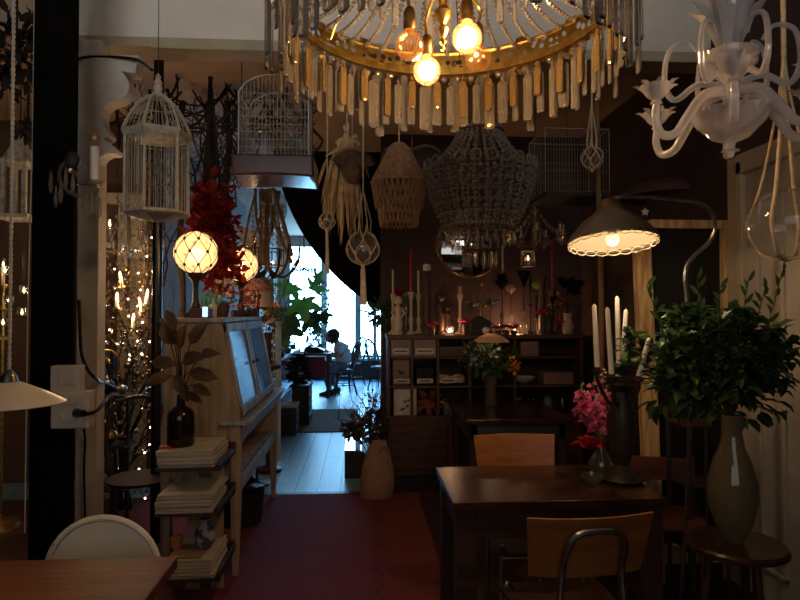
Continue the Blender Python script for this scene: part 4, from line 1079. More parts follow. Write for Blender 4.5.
# head with face details
m_h = Matrix.Rotation(R(28), 4, 'Y')
hb = MB().sph((0, 0, 0), .10, 22, 16, (.95, .78, 1.12))
for v in hb.v:
    if v.z < -.03 and v.x < .02: v.y *= 1 + (v.z + .03) * 2.2
    if v.x > .03 and v.z < -.04: v.x -= (v.x - .03) * .7
hb.lathe([(.001, .0), (.008, .003), (.012, .02), (.001, .036)], 8, (-.108, 0, -.035), Matrix.Rotation(R(-14), 4, 'Y'))
for s in (-1, 1): hb.sph((.01, s * .078, -.015), .026, 8, 6, (.7, .3, 1.1))
hb.xf(m_h @ Matrix.Scale(1.12, 4)).xf(Matrix.Translation(head_c - org)); hb.build('head', K['skin'], person)
fb = MB()
for s in (-1, 1): fb.sph((-.086, s * .03, .004), .010, 8, 6)
fb.xf(m_h @ Matrix.Scale(1.12, 4)).xf(Matrix.Translation(head_c - org)).build('eyes', K['hair'], person)
MB().tube([(-.086, -.022, -.062), (-.094, 0, -.060), (-.086, .022, -.062)], .005, 6).xf(m_h @ Matrix.Scale(1.12, 4)).xf(Matrix.Translation(head_c - org)).build('mouth', M('lips', (.4, .13, .1)), person)
hh = MB().sph((.022, 0, .028), .108, 20, 14, (1.02, .88, 1.05))
g = random.Random(2)
for v in hh.v:
    if v.x < -.05 and v.z < .05: v.x = -.05 + (v.x + .05) * .1; v.z = max(v.z, .02)
    v += Vector((g.uniform(-.006, .006), g.uniform(-.006, .006), g.uniform(-.006, .006)))
hh.blob((.06, 0, -.01), (.06, .08, .09), 60, .07, .03, g, .5, .6)
hh.xf(m_h @ Matrix.Scale(1.12, 4)).xf(Matrix.Translation(head_c - org)).build('hair', K['hair'], person)
skin_body('t_shirt', [
    (Q(343, 364), (.135, .165)), (Q(343.5, 357), (.13, .16)), (Q(341.5, 350), (.15, .20)), (Q(339, 345.5), (.115, .15)), (Q(337.6, 343), .07),
    (Q(340, 346.8, -.16), .10), (Q(337.6, 353, -.21), .078), (Q(340, 346.8, .16), .10), (Q(337.6, 353, .21), .078)],
    [(0, 1), (1, 2), (2, 3), (3, 4), (3, 5), (5, 6), (3, 7), (7, 8)], K['tshirt'], person, org)
skin_body('trousers', [
    (pel + Vector((0, 0, -.01)), (.15, .17)), (Q(343, 362.5), (.14, .165)), (Q(339, 367.5, -.11), .105), (Q(326, 368.5, -.15), .075), (Q(327, 378, -.15), .06), (Q(330, 389, -.15), .052),
    (Q(339, 367.5, .11), .105), (Q(327, 369, .16), .075), (Q(332, 379, .16), .06), (Q(336, 389, .16), .052)],
    [(0, 1), (0, 2), (2, 3), (3, 4), (4, 5), (0, 6), (6, 7), (7, 8), (8, 9)], K['jeans'], person, org)
for px, dy in ((330, -.15), (336, .16)):
    f = Q(px, 389, dy); f.z = 0
    b = MB().prism([(-.19, .005), (.07, .005), (.085, .06), (.06, .12), (-.02, .11), (-.10, .075), (-.185, .05)], -.045, .045)
    b.xf(Matrix.Translation(f - org)).build('shoe', K['hair'], person, bevel=.012)
for dy in (-.15, .15):
    h0 = Q(325.5, 350.5, dy) - org; s = 1 if dy < 0 else -1
    hnd = MB().sph(h0 + Vector((-.03, 0, 0)), .036, 12, 8, (1.2, .95, .5))
    for j, (fy, L_) in enumerate(((-.030, .055), (-.010, .07), (.010, .066), (.028, .05))):
        a = h0 + Vector((-.06, fy * s, .002)); hnd.tube([a, a + Vector((-L_ * .5, 0, .004)), a + Vector((-L_ * .85, 0, -.014)), a + Vector((-L_, 0, -.03))], [.010, .009, .008, .006], 7)
    a = h0 + Vector((-.02, .03 * s, 0)); hnd.tube([a, a + Vector((-.03, .018 * s, -.004)), a + Vector((-.055, .012 * s, -.012))], [.012, .010, .007], 7)
    hnd.build('hand', K['skin'], person)

# ---- monstera and vines before the windows
def lobed(b, p, d, up, L, g, lobes=7):
    d = Vector(d).normalized(); sd = d.cross(Vector(up)).normalized(); nn = sd.cross(d)
    pts = [Vector(p)]; n = lobes * 4
    for i in range(n + 1):
        u = i / n; a = (u - .5) * 2 * R(150)
        rr = L * (.62 + .38 * math.cos(a)) * (.82 + .26 * math.cos(a * lobes)) * .8
        pts.append(Vector(p) + d * (L * .28 + rr * math.cos(a)) + sd * rr * math.sin(a) * 1.05 - nn * L * .25 * (1 - math.cos(a)) * .3)
    pts[0] = Vector(p) + d * L * .28
    return b.add(pts, [(0, i, i + 1) for i in range(1, n + 1)])
Yv_ = 7.1; base = P(258, 352, Yv_)
t = TH('potted_monstera', 'tall potted plant with large lobed green leaves before the far windows', 'plant', (base.x, Yv_, 0))
tl = Vector(t.location); q = Yv_ / F; g = random.Random(31)
MB().lathe([(.001, 0), (.13, 0), (.17, .32), (.18, .34), (.15, .34), (.13, .28), (.001, .28)], 22, caps=False).build('pot', K['blue_grey'], t)
bs = MB()
for i, (px, py, L, m_, dx, dz) in enumerate(((293, 268, .26, 'green_lime', .1, .1), (300, 292, .36, 'green_mid', .2, -.8), (297, 280, .3, 'green_mid', -.5, -.6), (313, 296, .26, 'green_mid', .2, .7), (284, 316, .36, 'green', .1, -.9), (290, 303, .34, 'green', -.2, -.7), (279, 290, .3, 'green_mid', -.7, .1), (306, 310, .3, 'green', .5, -.8), (318, 310, .22, 'green', .4, -.6), (314, 284, .2, 'green_mid', .3, .4), (281, 303, .3, 'green', -.6, -.6))):
    p = P(px, py, Yv_ + g.uniform(-.25, .3)) - tl
    b = MB(); lobed(b, p, (dx, g.uniform(-.5, -.1), dz), (g.uniform(-.3, .3), -1, .4), L, g); b.build('leaf', K[m_], t)
    bs.tube(smoothpts([(g.uniform(-.03, .03), g.uniform(-.03, .03), .3), (p.x * .3, p.y * .3, p.z * .6), tuple(p)], 5), .006, 5)
bs.build('stems', K['green'], t)
for i, (px, y0, y1, Y, lb) in enumerate(((327, 285, 345, 12.6, 'leafy vine hanging down the middle window mullion'), (309, 300, 350, 12.0, 'leafy vine hanging over the left window pane'), (318, 312, 348, 12.4, 'thin leafy vine between the two others at the window'))):
    g = random.Random(70 + i); a = P(px, y0, Y); e = P(px, y1, Y); b = MB(); n = 34
    pts = [Vector((.04 * math.sin(j * .7), 0, (e.z - a.z) * j / n)) for j in range(n + 1)]
    for p in pts: b.leaf(p, (g.uniform(-1, 1), g.uniform(-1, 1), g.uniform(-.8, .3)), (0, 0, 1), g.uniform(.10, .18), .08); b.leaf(p, (g.uniform(-1, 1), g.uniform(-1, 1), g.uniform(-.8, .3)), (0, 0, 1), g.uniform(.10, .16), .07)
    t = TH('hanging_vine', lb, 'plant', a, group='vines at the far windows'); b.build('leaves', K['green'], t)
    MB().tube([(0, 0, 3.2 - a.z)] + pts, .006, 4).build('stem', K['branch'], t)
# white lattice stand and flowers left of the plant
t = TH('lattice_stand', 'white lattice plant stand just behind the cream cabinet', 'stand', (P(267, 400, 6.2).x, 6.2, 0))
b = MB()
for x in (-.11, .11):
    for y in (-.11, .11): b.boxb(x - .014, x + .014, y - .014, y + .014, 0, 1.38)
b.build('frame', K['white_paint'], t, smooth=False)
b = MB()
for i in range(8):
    z = .7 + .08 * i; b.boxb(-.11, .11, -.116, -.108, z, z + .012)
for i in range(1, 6): b.boxb(-.11 + .22 * i / 6, -.102 + .22 * i / 6, -.116, -.108, .7, 1.36)
b.build('lattice', K['white_paint'], t, smooth=False)
MB().boxb(-.14, .14, -.14, .14, 1.38, 1.40).build('stand_top', K['white_paint'], t, smooth=False, bevel=.003)
posy(271, 311, 6.2, .10, 'orange', 'pot of small orange flowers on the white lattice stand', base_z=1.401, pot='white_paint', gg=7)
posy(267, 326, 5.75, .09, 'red_petal', 'pot of red flowers just beyond the cabinet', base_z=1.0, gg=8)
posy(271, 345, 6.9, .10, 'pink', 'pot of pink flowers low beyond the cabinet', base_z=.905 - .1, gg=9)
posy(281, 347, 8.1, .10, 'red_petal', 'dark red flowers at the near end of the glass counter', base_z=.892, gg=10)
posy(293, 340, 9.9, .10, 'wax_red', 'red flowers at the far end of the glass counter', base_z=.892, gg=12)
posy(288, 343, 9.0, .11, 'green', 'dark leafy pot plant in the middle of the glass counter', base_z=.892, gg=13)
t = TH('side_stand', 'narrow dark pedestal carrying red and pink flowers beyond the cabinet', 'stand', (P(269, 400, 5.75).x, 5.75, 0))
MB().lathe([(.001, 0), (.12, 0), (.12, .03), (.03, .06), (.03, .94), (.11, .97), (.11, .999), (.001, .999)], 16, caps=False).build('pedestal', K['dark_wood'], t)
t = TH('side_stand', 'lower dark pedestal with pink flowers beyond the cabinet', 'stand', (P(271, 345, 6.9).x, 6.9, 0))
MB().lathe([(.001, 0), (.12, 0), (.12, .03), (.03, .06), (.03, .75), (.11, .78), (.11, .804), (.001, .804)], 16, caps=False).build('pedestal', K['dark_wood'], t)
# shaded lamp with gingham band
c = P(258, 300, 5.3)
t = TH('table_lamp', 'lampshade with red checked band above a cream drum, beyond the cabinet', 'lamp', (c.x, 5.3, 0))
z = c.z
MB().lathe([(.13, z - .06), (.135, z + .07), (.13, z + .07), (.125, z - .06)], 24, caps=False).build('drum', K['ivory'], t)
mg = M('gingham', (.4, .05, .05), (.5, .4, .35), rough=.8, scale=60, lo=.48, hi=.52)
MB().lathe([(.15, z + .08), (.09, z + .18), (.085, z + .18), (.145, z + .08)], 24, caps=False).build('upper_shade', mg, t)
MB().lathe([(.001, 0), (.11, 0), (.11, .02), (.012, .04), (.012, z + .15), (.001, z + .15)], 14, caps=False).build('stem', K['dark_wood'], t)

# ---- twig chandelier with crystals
Y = 5.1; c = P(268, 232, Y); q = Y / F
t = TH('twig_chandelier', 'chandelier of pale twigs and crystal strings under the violet tray', 'chandelier', c)
b = MB(); g = random.Random(13)
for i in range(15):
    a = g.uniform(0, 2 * PI); r0 = g.uniform(.02, .14); r1 = g.uniform(.05, .24)
    b.tube(smoothpts([(r0 * math.cos(a), r0 * math.sin(a) * .6, .36), (r0 * 1.3 * math.cos(a + .6), r0 * math.sin(a + .6) * .6, .1), (r1 * math.cos(a + 1), r1 * math.sin(a + 1) * .6, -.25 + g.uniform(-.12, .1))]), g.uniform(.008, .02), 6)
b.build('twigs', K['branch_l'], t)
for i in range(6):
    a = R(60 * i + 15)
    MB().tube(smoothpts([(0, 0, -.3), (.12 * math.cos(a), .1 * math.sin(a), -.38), (.24 * math.cos(a), .2 * math.sin(a), -.28), (.27 * math.cos(a), .22 * math.sin(a), -.12)]), .010, 6).build('arm', K['branch'], t)
    MB().lathe([(.005, 0), (.016, .02), (.014, .05), (.001, .10)], 8, (.27 * math.cos(a), .22 * math.sin(a), -.12)).build('bulb', K['bulb_glass'], t)
for i in range(14):
    a = R(i * 26); b = MB()
    for j in range(8): b.oct((.13 * math.cos(a), .1 * math.sin(a), .22 - j * .045), .016, .0235)
    b.build('bead_string', K['crystal_prism'], t, smooth=False)
MB().sph((.08, 0, .2), .10, 16, 10, (.8, .8, 1.5)).build('glass_bell', K['glass_smoky'], t)
MB().tube([(0, 0, .36), (0, 0, 3.2 - c.z)], .004, 5).build('chain', K['iron'], t)
# wire basket pendant
Y = 5.9; c = P(262, 250, Y)
t = TH('wire_basket_lamp', 'round black wire basket lamp with glowing bulbs behind the far globe lamp', 'lamp', c)
q = Y / F; r = 21 * q
b = MB()
for i in range(20):
    a = 2 * PI * i / 20
    b.tube([(r * math.cos(a), r * math.sin(a), 0), (r * math.cos(a), r * math.sin(a), -16 * q), (r * .8 * math.cos(a), r * .8 * math.sin(a), -25 * q), (r * .3 * math.cos(a), r * .3 * math.sin(a), -31 * q)], .005, 4)
b.build('wires', K['iron'], t)
for z, rr in ((0, r), (-16 * q, r), (-31 * q, r * .3)): MB().torus((0, 0, z), rr, .007, 26, 5).build('hoop', K['iron'], t)
for i in range(5):
    a = R(72 * i + 10); MB().sph((.1 * math.cos(a), .1 * math.sin(a), -.12), .014, 8, 6).build('bulb', K['candle_bulb'], t)
MB().tube([(0, 0, -.12), (0, 0, 3.2 - c.z)], .004, 5).build('cord', K['iron'], t)
MB().tube([(-.1, 0, -.13), (.1, 0, -.13)], .006, 5).build('bulb_bar', K['iron'], t)
basket_c = c
Y = 8.4; c = P(304, 262, Y)
t = TH('far_chandelier', 'small dark chandelier with lit candle bulbs far down the passage', 'chandelier', c)
for i in range(7):
    a = 2 * PI * i / 7 + .3; e = (.17 * math.cos(a), .17 * math.sin(a))
    MB().tube(smoothpts([(0, 0, -.08), (e[0] * .6, e[1] * .6, -.13), (e[0], e[1], -.04)]), .008, 5).build('arm', K['iron'], t)
    MB().lathe([(.014, -.04), (.012, .03), (.014, .045), (.001, .08)], 8, (e[0], e[1], 0)).build('bulb', K['candle_bulb'], t)
drops(t, [(.17 * math.cos(i * .45), .17 * math.sin(i * .45), -.06) for i in range(14)], .08, .014, K['crystal_clear'])
MB().tube([(0, 0, -.1), (0, 0, 3.2 - c.z)], .012, 6).build('stem', K['brass_dull'], t)
# strings of glass beads by the plant
for i, px in enumerate((276, 280, 284)):
    a = P(px, 262, 6.6); b = MB()
    for j in range(26): b.oct((rnd.uniform(-.006, .006), 0, -j * .026), .016, .014)
    b.tube([(0, 0, 3.2 - a.z), (0, 0, -.65)], .0015, 4)
    SO('bead_garland', b, K['crystal_prism'], 'string of clear glass beads hanging at the passage, %s of three' % ['left', 'middle', 'right'][i], 'garland', loc=a, smooth=False, group='glass bead strings at the passage')
for i, (px, py, r_) in enumerate(((247, 236, .10), (256, 248, .12), (248, 284, .09))):
    c = P(px, py, 6.9)
    SO('white_plate', MB().lathe([(.001, 0), (r_ * .6, 0), (r_, -.02), (r_, -.012), (r_ * .6, .008), (.001, .008)], 24, m=Matrix.Rotation(R(90), 4, 'X')).tube([(0, 0, 0), (0, 0, 3.2 - c.z)], .002, 4), K['white_paint'], 'white plate hanging at the passage, %s' % ['upper one by the twig chandelier', 'largest, above the wire basket lamp', 'lowest, behind the far globe lamp'][i], 'plate', loc=c, group='white plates at the passage')

# ---- right side of the passage mouth: planter, dried flowers, kraft bag
t = TH('black_planter', 'low black planter box with a glass top at the passage mouth', 'planter', (P(356, 460, 5.7).x, 5.75, 0))
b = MB().boxb(-.10, .13, -.30, .30, 0, .24); b.build('body', K['iron'], t, smooth=False, bevel=.004)
MB().boxb(-.10, .05, -.28, .28, .242, .25).build('glass_top', K['mirror'], t, smooth=False)
t = TH('dried_flowers', 'dark brown mass of dried flowers at the right of the passage mouth', 'dried plant', (P(375, 440, 5.45).x, 5.45, 0))
g = random.Random(15)
MB().lathe([(.001, 0), (.09, 0), (.12, .22), (.10, .24), (.001, .22)], 18, caps=False).build('pot', K['terracotta'], t)
MB().blob((-.02, 0, .46), (.24, .16, .14), 330, .06, .045, g, .5, .3).build('flower_heads', M('dried_brown', (.13, .075, .045), (.05, .028, .018), rough=.8, scale=14), t)
MB().blob((-.22, -.02, .44), (.08, .08, .07), 70, .05, .04, g, .5, .3).build('flower_heads', M('dried_umber', (.10, .05, .03), (.04, .02, .014), rough=.8, scale=14), t)
b = MB()
for i in range(14):
    tp = []; twig(b, Vector((g.uniform(-.08, .08), g.uniform(-.05, .05), .22)), Vector((g.uniform(-.45, .2), g.uniform(-.2, .2), 1)), g.uniform(.35, .6), .005, 1, g, tp)
b.build('twigs', K['branch'], t)
MB().blob((-.03, 0, .66), (.13, .1, .16), 90, .035, .02, g, .5, .2).build('seed_heads', K['branch_l'], t)['kind'] = 'stuff'
c = P(376, 495, 4.92); 
t = TH('paper_bag', 'brown kraft paper bag standing against the shelf unit', 'bag', (c.x, 4.86, .012))
prof = [(.125, 0, .07), (.135, .04, .08), (.14, .14, .085), (.125, .24, .07), (.10, .33, .045), (.07, .40, .025), (.055, .45, .018)]
b = MB(); n = 26; g = random.Random(19)
for (rx, z, ry_) in prof:
    for i in range(n):
        a = 2 * PI * i / n; f = 1 + .07 * math.sin(3 * a + z * 9) + g.uniform(-.03, .03)
        b.v.append(Vector((rx * math.cos(a) * f, ry_ * math.sin(a) * f, z + (g.uniform(-.012, .012) if z > 0 else 0))) + Vector((.03 * (z / .45) ** 2, 0, 0)))
for j in range(len(prof) - 1):
    for i in range(n): b.f.append((j * n + i, j * n + (i + 1) % n, (j + 1) * n + (i + 1) % n, (j + 1) * n + i))
b.f.append(tuple(reversed(range(n))))
b.build('bag_body', K['bag'], t, ang=60)
MB().tube(smoothpts([(.02, -.03, .33), (.05, -.06, .42), (.10, -.05, .38), (.08, -.05, .30)]), .007, 6).build('handle', K['bag'], t)
c = P(383, 312, 5.55)
SO('dark_foliage', MB().blob((0, 0, 0), (.14, .10, .10), 110, .10, .035, random.Random(23), .8, .2).tube([(.02, 0, 0), (.05, 0, -.45)], .006, 5), K['green'], 'dark trailing leaves at the left end of the shelf top', 'plant', loc=c)
# ================================================================ sideboard with pigeonholes
Yc = 5.22; kc = Yc / F
def cx(px): return P(px, 340, Yc).x
def cz(py): return P(440, py, Yc).z
X0, X1 = cx(389), cx(582)
t = TH('shelf_unit', 'long brown pigeonhole shelf unit along the dark back wall', 'shelf unit', ((X0 + X1) / 2, Yc, 0))
o0 = Vector(t.location)
def W2(b): return b.xf(Matrix.Translation(-o0))
ztop_c = cz(335)
W2(MB().boxb(X0 - .02, X1 + .02, Yc - .02, 5.66, ztop_c - .035, ztop_c)).build('top_board', K['shelf_wood'], t, smooth=False, bevel=.004)
cols = [389, 412, 438, 470, 515, 582]
rows = [cz(341), cz(378), cz(414)]
zr = [ztop_c - .035, cz(357), cz(386), cz(416)]
for px in cols: W2(MB().boxb(cx(px) - .012, cx(px) + .012, Yc, 5.64, cz(418), ztop_c - .035)).build('divider', K['shelf_wood'], t, smooth=False, bevel=.002)
for z in zr[1:]: W2(MB().boxb(X0, X1, Yc + .005, 5.64, z - .018, z)).build('shelf', K['shelf_wood'], t, smooth=False, bevel=.002)
W2(MB().boxb(X0, X1, 5.64, 5.66, 0, ztop_c - .03)).build('back_panel', K['dark_wood'], t, smooth=False)
W2(MB().boxb(X0, X1, Yc - .01, 5.64, .08, cz(418))).build('base_cabinet', K['shelf_wood'], t, smooth=False, bevel=.004)
W2(MB().boxb(X0 + .04, X1 - .04, Yc + .04, 5.6, 0, .08)).build('toe_kick', K['iron'], t, smooth=False)
for a, b2 in ((391, 446), (448, 513), (517, 580)):
    W2(MB().boxb(cx(a), cx(b2), Yc - .028, Yc - .011, .14, cz(422))).build('cabinet_door', K['shelf_wood'], t, smooth=False, bevel=.004)
# drawers (top row left) and label cards
drw = M('drawer_front', (.26, .16, .12), (.20, .12, .09), rough=.55, scale=5)
for i, (a, b2) in enumerate(((391, 411), (414, 436))):
    d = W2(MB().boxb(cx(a), cx(b2), Yc - .008, Yc + .3, zr[1] + .004, zr[0] - .004)).build('drawer', drw, t, smooth=False, bevel=.003)
    W2(MB().boxb(cx(a) + .015, cx(b2) - .02, Yc - .014, Yc - .009, cz(354), cz(348))).build('label_card', K['paper'], d, smooth=False)
    W2(MB().boxb(cx(a) + .03, cx(b2) - .035, Yc - .016, Yc - .0145, cz(351.6), cz(350.4))).build('card_text', K['iron'], d, smooth=False)
for px in (402, 425, 448):
    lc = W2(MB().boxb(cx(px - 8), cx(px + 8), Yc - .006, Yc + .004, cz(383), cz(378.5))).build('label_card', K['ivory'], t, smooth=False)
    W2(MB().boxb(cx(px - 5), cx(px + 5), Yc - .009, Yc - .0065, cz(381.4), cz(380.2))).build('card_text', K['iron'], lc, smooth=False)
# contents
def boxthing(px0, px1, py0, py1, mat, lab, name='box', cat='box', d=.2, extra=None, y=None):
    y = y or Yc + .04; zb_ = max(z for z in zr + [0] if z <= cz(py1) + .03) if not extra else extra
    t_ = TH(name, lab, cat, (cx((px0 + px1) / 2), y + d / 2, zb_ + .001)); w_ = (cx(px1) - cx(px0)) / 2; h = cz(py0) - zb_
    MB().boxb(-w_, w_, -d / 2, d / 2, 0, h).build('box_body', mat, t_, smooth=False, bevel=.005)
    return t_, w_, h
tb, w_, h = boxthing(393, 410, 360, 376, drw, 'brown box with a dark bird drawing in the second row of pigeonholes')
b = MB().sph((0, -.102, h * .5), .022, 10, 6, (1, .1, .8)); b.leaf((.01, -.102, h * .5), (1, 0, .5), (0, 1, 0), .03, .012); b.leaf((-.01, -.102, h * .55), (-1, 0, .4), (0, 1, 0), .035, .02)
b.build('bird_drawing', K['iron'], tb, smooth=False)
tb, w_, h = boxthing(394, 417, 389, 411, K['paper'], 'cream tin box with dark figures in the lowest left pigeonhole')
for i, (x, z) in enumerate(((0, .12), (.02, .08), (-.03, .05), (.03, .13), (-.01, .06))):
    MB().boxb(x - .012, x + .010, -.1035, -.1005, z - .008, z + .010).build('print_mark', K['iron'], tb, smooth=False)
boxthing(416, 434, 368, 376, K['black_gloss'], 'flat black box in the second row of pigeonholes')
boxthing(440, 468, 347, 356, K['shelf_wood'], 'flat brown box at the top of the middle pigeonhole')
boxthing(474, 486, 344, 356, K['bag'], 'small kraft box under the sideboard top, behind the hanging lamp')
boxthing(522, 540, 342, 356, drw, 'brown card box right of the small pendant lamp on the shelf')
boxthing(545, 575, 374, 385, drw, 'long flat brown box low in the right pigeonhole')
tb = TH('lace_bundle', 'bundle of cream lace and rope in the middle pigeonhole', 'bundle', (cx(453), Yc + .1, zr[2]))
b = MB(); g = random.Random(4)
for i in range(7):
    b.torus((g.uniform(-.08, .08), 0, .04 + .02 * g.random()), .055, .012, 18, 5, Matrix.Rotation(g.uniform(-.6, .6), 4, 'X') @ Matrix.Rotation(g.uniform(-.4, .4), 4, 'Y'))
b.build('coils', K['rope'], tb)
c = (cx(430), Yc + .10, zr[3])
tb = TH('orange_scarf', 'crumpled orange scarf or dried bouquet in the lowest pigeonhole', 'scarf', c)
b = MB().blob((0, 0, .11), (.12, .07, .08), 60, .10, .05, random.Random(5), .6, .3)
b.build('folds', M('rust_cloth', (.36, .10, .03), (.22, .05, .02), rough=.8, scale=20), tb)
c = (cx(516), Yc + .10, zr[1] - .001)
SO('white_bowl', MB().lathe([(.001, 0), (.04, 0), (.10, .05), (.105, .06), (.095, .055), (.03, .012), (.001, .012)], 22, caps=False), K['white_enamel'], 'white enamel bowl in the pigeonhole right of the vase', 'bowl', loc=(cx(528), Yc + .15, zr[2] + .001))
SO('blue_tin', MB().boxb(-.12, .12, -.08, .08, 0, .10), K['blue_grey'], 'grey blue tin in the lowest row, right of the orange scarf', 'tin', loc=(cx(458), Yc + .12, zr[3] + .001), smooth=False, bevel=.006)
g = random.Random(14)
for i in range(4):
    SO('glass_jar', MB().lathe([(.001, 0), (.04, 0), (.042, .10), (.03, .12), (.032, .14), (.001, .142)], 14), K['black_gloss' if i % 2 else 'blue_grey'], '%s dark jar in the lowest row of the shelf unit right of the vase' % ['leftmost', 'second', 'third', 'rightmost'][i], 'jar', loc=(cx(522 + 15 * i), Yc + .13, zr[3] + .001), group='dark jars in the shelf unit')

# ---- things on top of the shelf unit
zt = ztop_c + .001
def tz(py, Y=5.35): return P(440, py, Y).z
def tx(px, Y=5.35): return P(px, 320, Y).x
def stick(px, ytop, ybase_candle, mat_c, lab, Y=5.35, body='terracotta', w=.011, kind=0, name='candlestick', cat='candlestick'):
    t_ = TH(name, lab, cat, (tx(px, Y), Y, zt)); zc_ = tz(ybase_candle, Y) - zt; ze = tz(ytop, Y) - zt
    if kind == 0: prof = [(.001, 0), (.045, 0), (.048, .012), (.02, .03), (.012, .06), (.022, zc_ * .35), (.011, zc_ * .45), (.014, zc_ * .8), (.028, zc_ - .015), (.03, zc_), (.001, zc_)]
    elif kind == 1: prof = [(.001, 0), (.05, 0), (.05, .02), (.036, .04), (.034, zc_ * .5), (.038, zc_ * .55), (.034, zc_ * .6), (.036, zc_ - .03), (.045, zc_ - .01), (.045, zc_), (.001, zc_)]
    else: prof = [(.001, 0), (.035, 0), (.03, .01), (.006, .03), (.005, zc_ - .02), (.02, zc_ - .01), (.02, zc_), (.001, zc_)]
    MB().lathe(prof, 16, caps=False).build('holder', K[body], t_)
    b_ = MB().lathe([(w, zc_), (w, ze - .01), (w * .5, ze), (.001, ze)], 12); b_.build('candle', K[mat_c], t_)
    MB().cyl((0, 0, ze), (0, 0, ze + .012), .0015, n=5).build('wick', K['iron'], t_)
    return t_
stick(411, 249, 292, 'wax_red', 'tall red taper candle in a pale holder at the left of the shelf top', body='ivory', w=.010)
stick(418.5, 270, 294, 'ivory', 'short ivory candle right of the tall red taper', body='ivory', Y=5.45)
stick(393, 270, 294, 'ivory', 'short ivory candle at the left corner of the shelf top', body='ivory', Y=5.42)
stick(427, 264, 271, 'wax_white', 'white pillar candle on a tall dark column', body='terracotta', w=.036, kind=1)
stick(460, 286, 294, 'ivory', 'ivory pillar candlestick right of the tea light', body='cabinet', w=.016, kind=0, Y=5.45)
stick(530.5, 276, 305, 'black_gloss', 'black taper candle in the thin dark stand', body='iron', w=.010, kind=2)
stick(537, 296, 318, 'black_gloss', 'lower black taper candle just right of the other black one', body='iron', w=.010, kind=2, Y=5.42)
stick(552.5, 238, 290, 'wax_red', 'tall dark red taper candle at the right of the shelf top', body='terracotta', w=.010, Y=5.45)
stick(503, 244, 270, 'ivory', 'ivory taper on a tall thin stand below the crystal bead chandelier', body='brass_dull', w=.010, kind=2, Y=5.5)
t = TH('carved_column', 'tall brown carved wooden column on the shelf top', 'column', (tx(543), 5.38, zt))
h = tz(276) - zt
MB().lathe([(.001, 0), (.05, 0), (.05, .03), (.03, .05), (.034, h * .3), (.024, h * .33), (.036, h * .5), (.024, h * .7), (.03, h * .85), (.045, h - .03), (.04, h), (.001, h)], 16, caps=False).build('shaft', K['shelf_wood'], t)
def figure(px, ytop, mat, lab, Y=5.32, s=1):
    t_ = TH('figurine', lab, 'figurine', (tx(px, Y), Y, zt)); h = tz(ytop, Y) - zt
    b_ = MB().lathe([(.001, 0), (.05 * s, 0), (.05 * s, .02), (.035 * s, .03), (.042 * s, h * .3), (.028 * s, h * .5), (.036 * s, h * .66), (.016 * s, h * .76), (.012 * s, h * .8)], 14, caps=False)
    b_.sph((0, 0, h * .88), h * .12, 12, 8)
    for sx in (-1, 1): b_.tube([(sx * .03 * s, 0, h * .7), (sx * .055 * s, -.01, h * .55), (sx * .03 * s, -.03, h * .45)], [.012 * s, .010 * s, .008 * s], 6)
    b_.build('figure_body', K[mat], t_); return t_
figure(398, 296, 'ivory', 'ivory cherub figurine at the left end of the shelf top')
figure(406, 290, 'glass_smoky', 'smoky glass figurine beside the ivory cherub', Y=5.42)
figure(440, 292, 'terracotta', 'brown figurine with a round head left of the tea light')
figure(447, 305, 'terracotta', 'small brown figurine just behind the tea light', Y=5.5)
figure(549, 308, 'dark_wood', 'small dark figurine right of the carved column', Y=5.28, s=.8)
# roses lying / in small pots
def rosepot(px, py, r, mat, lab, Y=5.27, n=5, gg=1):
    t_ = TH('rose_pot', lab, 'flowers', (tx(px, Y), Y, zt)); g = random.Random(gg); z = tz(py, Y) - zt
    MB().lathe([(.001, 0), (r * .5, 0), (r * .6, max(z - .02, .02)), (r * .5, max(z - .02, .02)), (.001, .01)], 12, caps=False).build('pot', K['terracotta'], t_)
    for i in range(n):
        a = 2 * PI * i / n; MB().rose((r * .55 * math.cos(a), r * .4 * math.sin(a), z + g.uniform(-.012, .012)), r * .55, g).build('blossom', K[mat], t_)
rosepot(432, 326, .05, 'pink_red', 'pink-red roses just left of the tea light', gg=2)
rosepot(465, 322, .05, 'pink_red', 'bright pink roses right of the tea light', gg=3)
rosepot(498, 328, .05, 'red_petal', 'first of the three dark red rose pots by the small pendant lamp', gg=4)
rosepot(506, 328, .045, 'red_petal', 'middle one of the three dark red rose pots', gg=5, Y=5.25)
rosepot(514, 328, .045, 'red_petal', 'right one of the three dark red rose pots', gg=6, Y=5.27)
rosepot(543, 313, .06, 'pink_red', 'raised dark pink roses before the carved column', gg=7, Y=5.22)
t = TH('tea_light', 'second tea light, added to light the wall behind the pair of black flowers', 'tea light', (tx(515, 5.52), 5.52, zt))  # added tea light, put in for the warm glow on the wall
MB().lathe([(.001, 0), (.035, 0), (.04, .03), (.037, .03), (.033, .006), (.001, .006)], 18, caps=False).build('glass_cup', K['glass'], t)
MB().lathe([(.001, .022), (.008, .03), (.006, .042), (.001, .058)], 10).build('flame', K['flame'], t)
tea_added = Vector((tx(515, 5.52), 5.50, zt + .07))
rosepot(560, 322, .04, 'pink_red', 'small pink rose pot right of the carved column', gg=8, Y=5.26)
rosepot(396, 292, .06, 'red_petal', 'dark red roses among the pale candlesticks at the left', gg=9, Y=5.5)
# tea light in glass
t = TH('tea_light', 'tea light burning in a clear glass on the shelf top', 'tea light', (tx(450, 5.27), 5.27, zt))
MB().lathe([(.001, 0), (.035, 0), (.04, .07), (.037, .07), (.033, .006), (.001, .006)], 18, caps=False).build('glass_cup', K['glass'], t)
MB().cyl((0, 0, .008), (0, 0, .022), .02).build('candle', K['wax_white'], t)
MB().lathe([(.001, .022), (.008, .03), (.006, .042), (.001, .058)], 10).build('flame', K['flame'], t)
tea = Vector((tx(450, 5.27), 5.27, zt + .04))
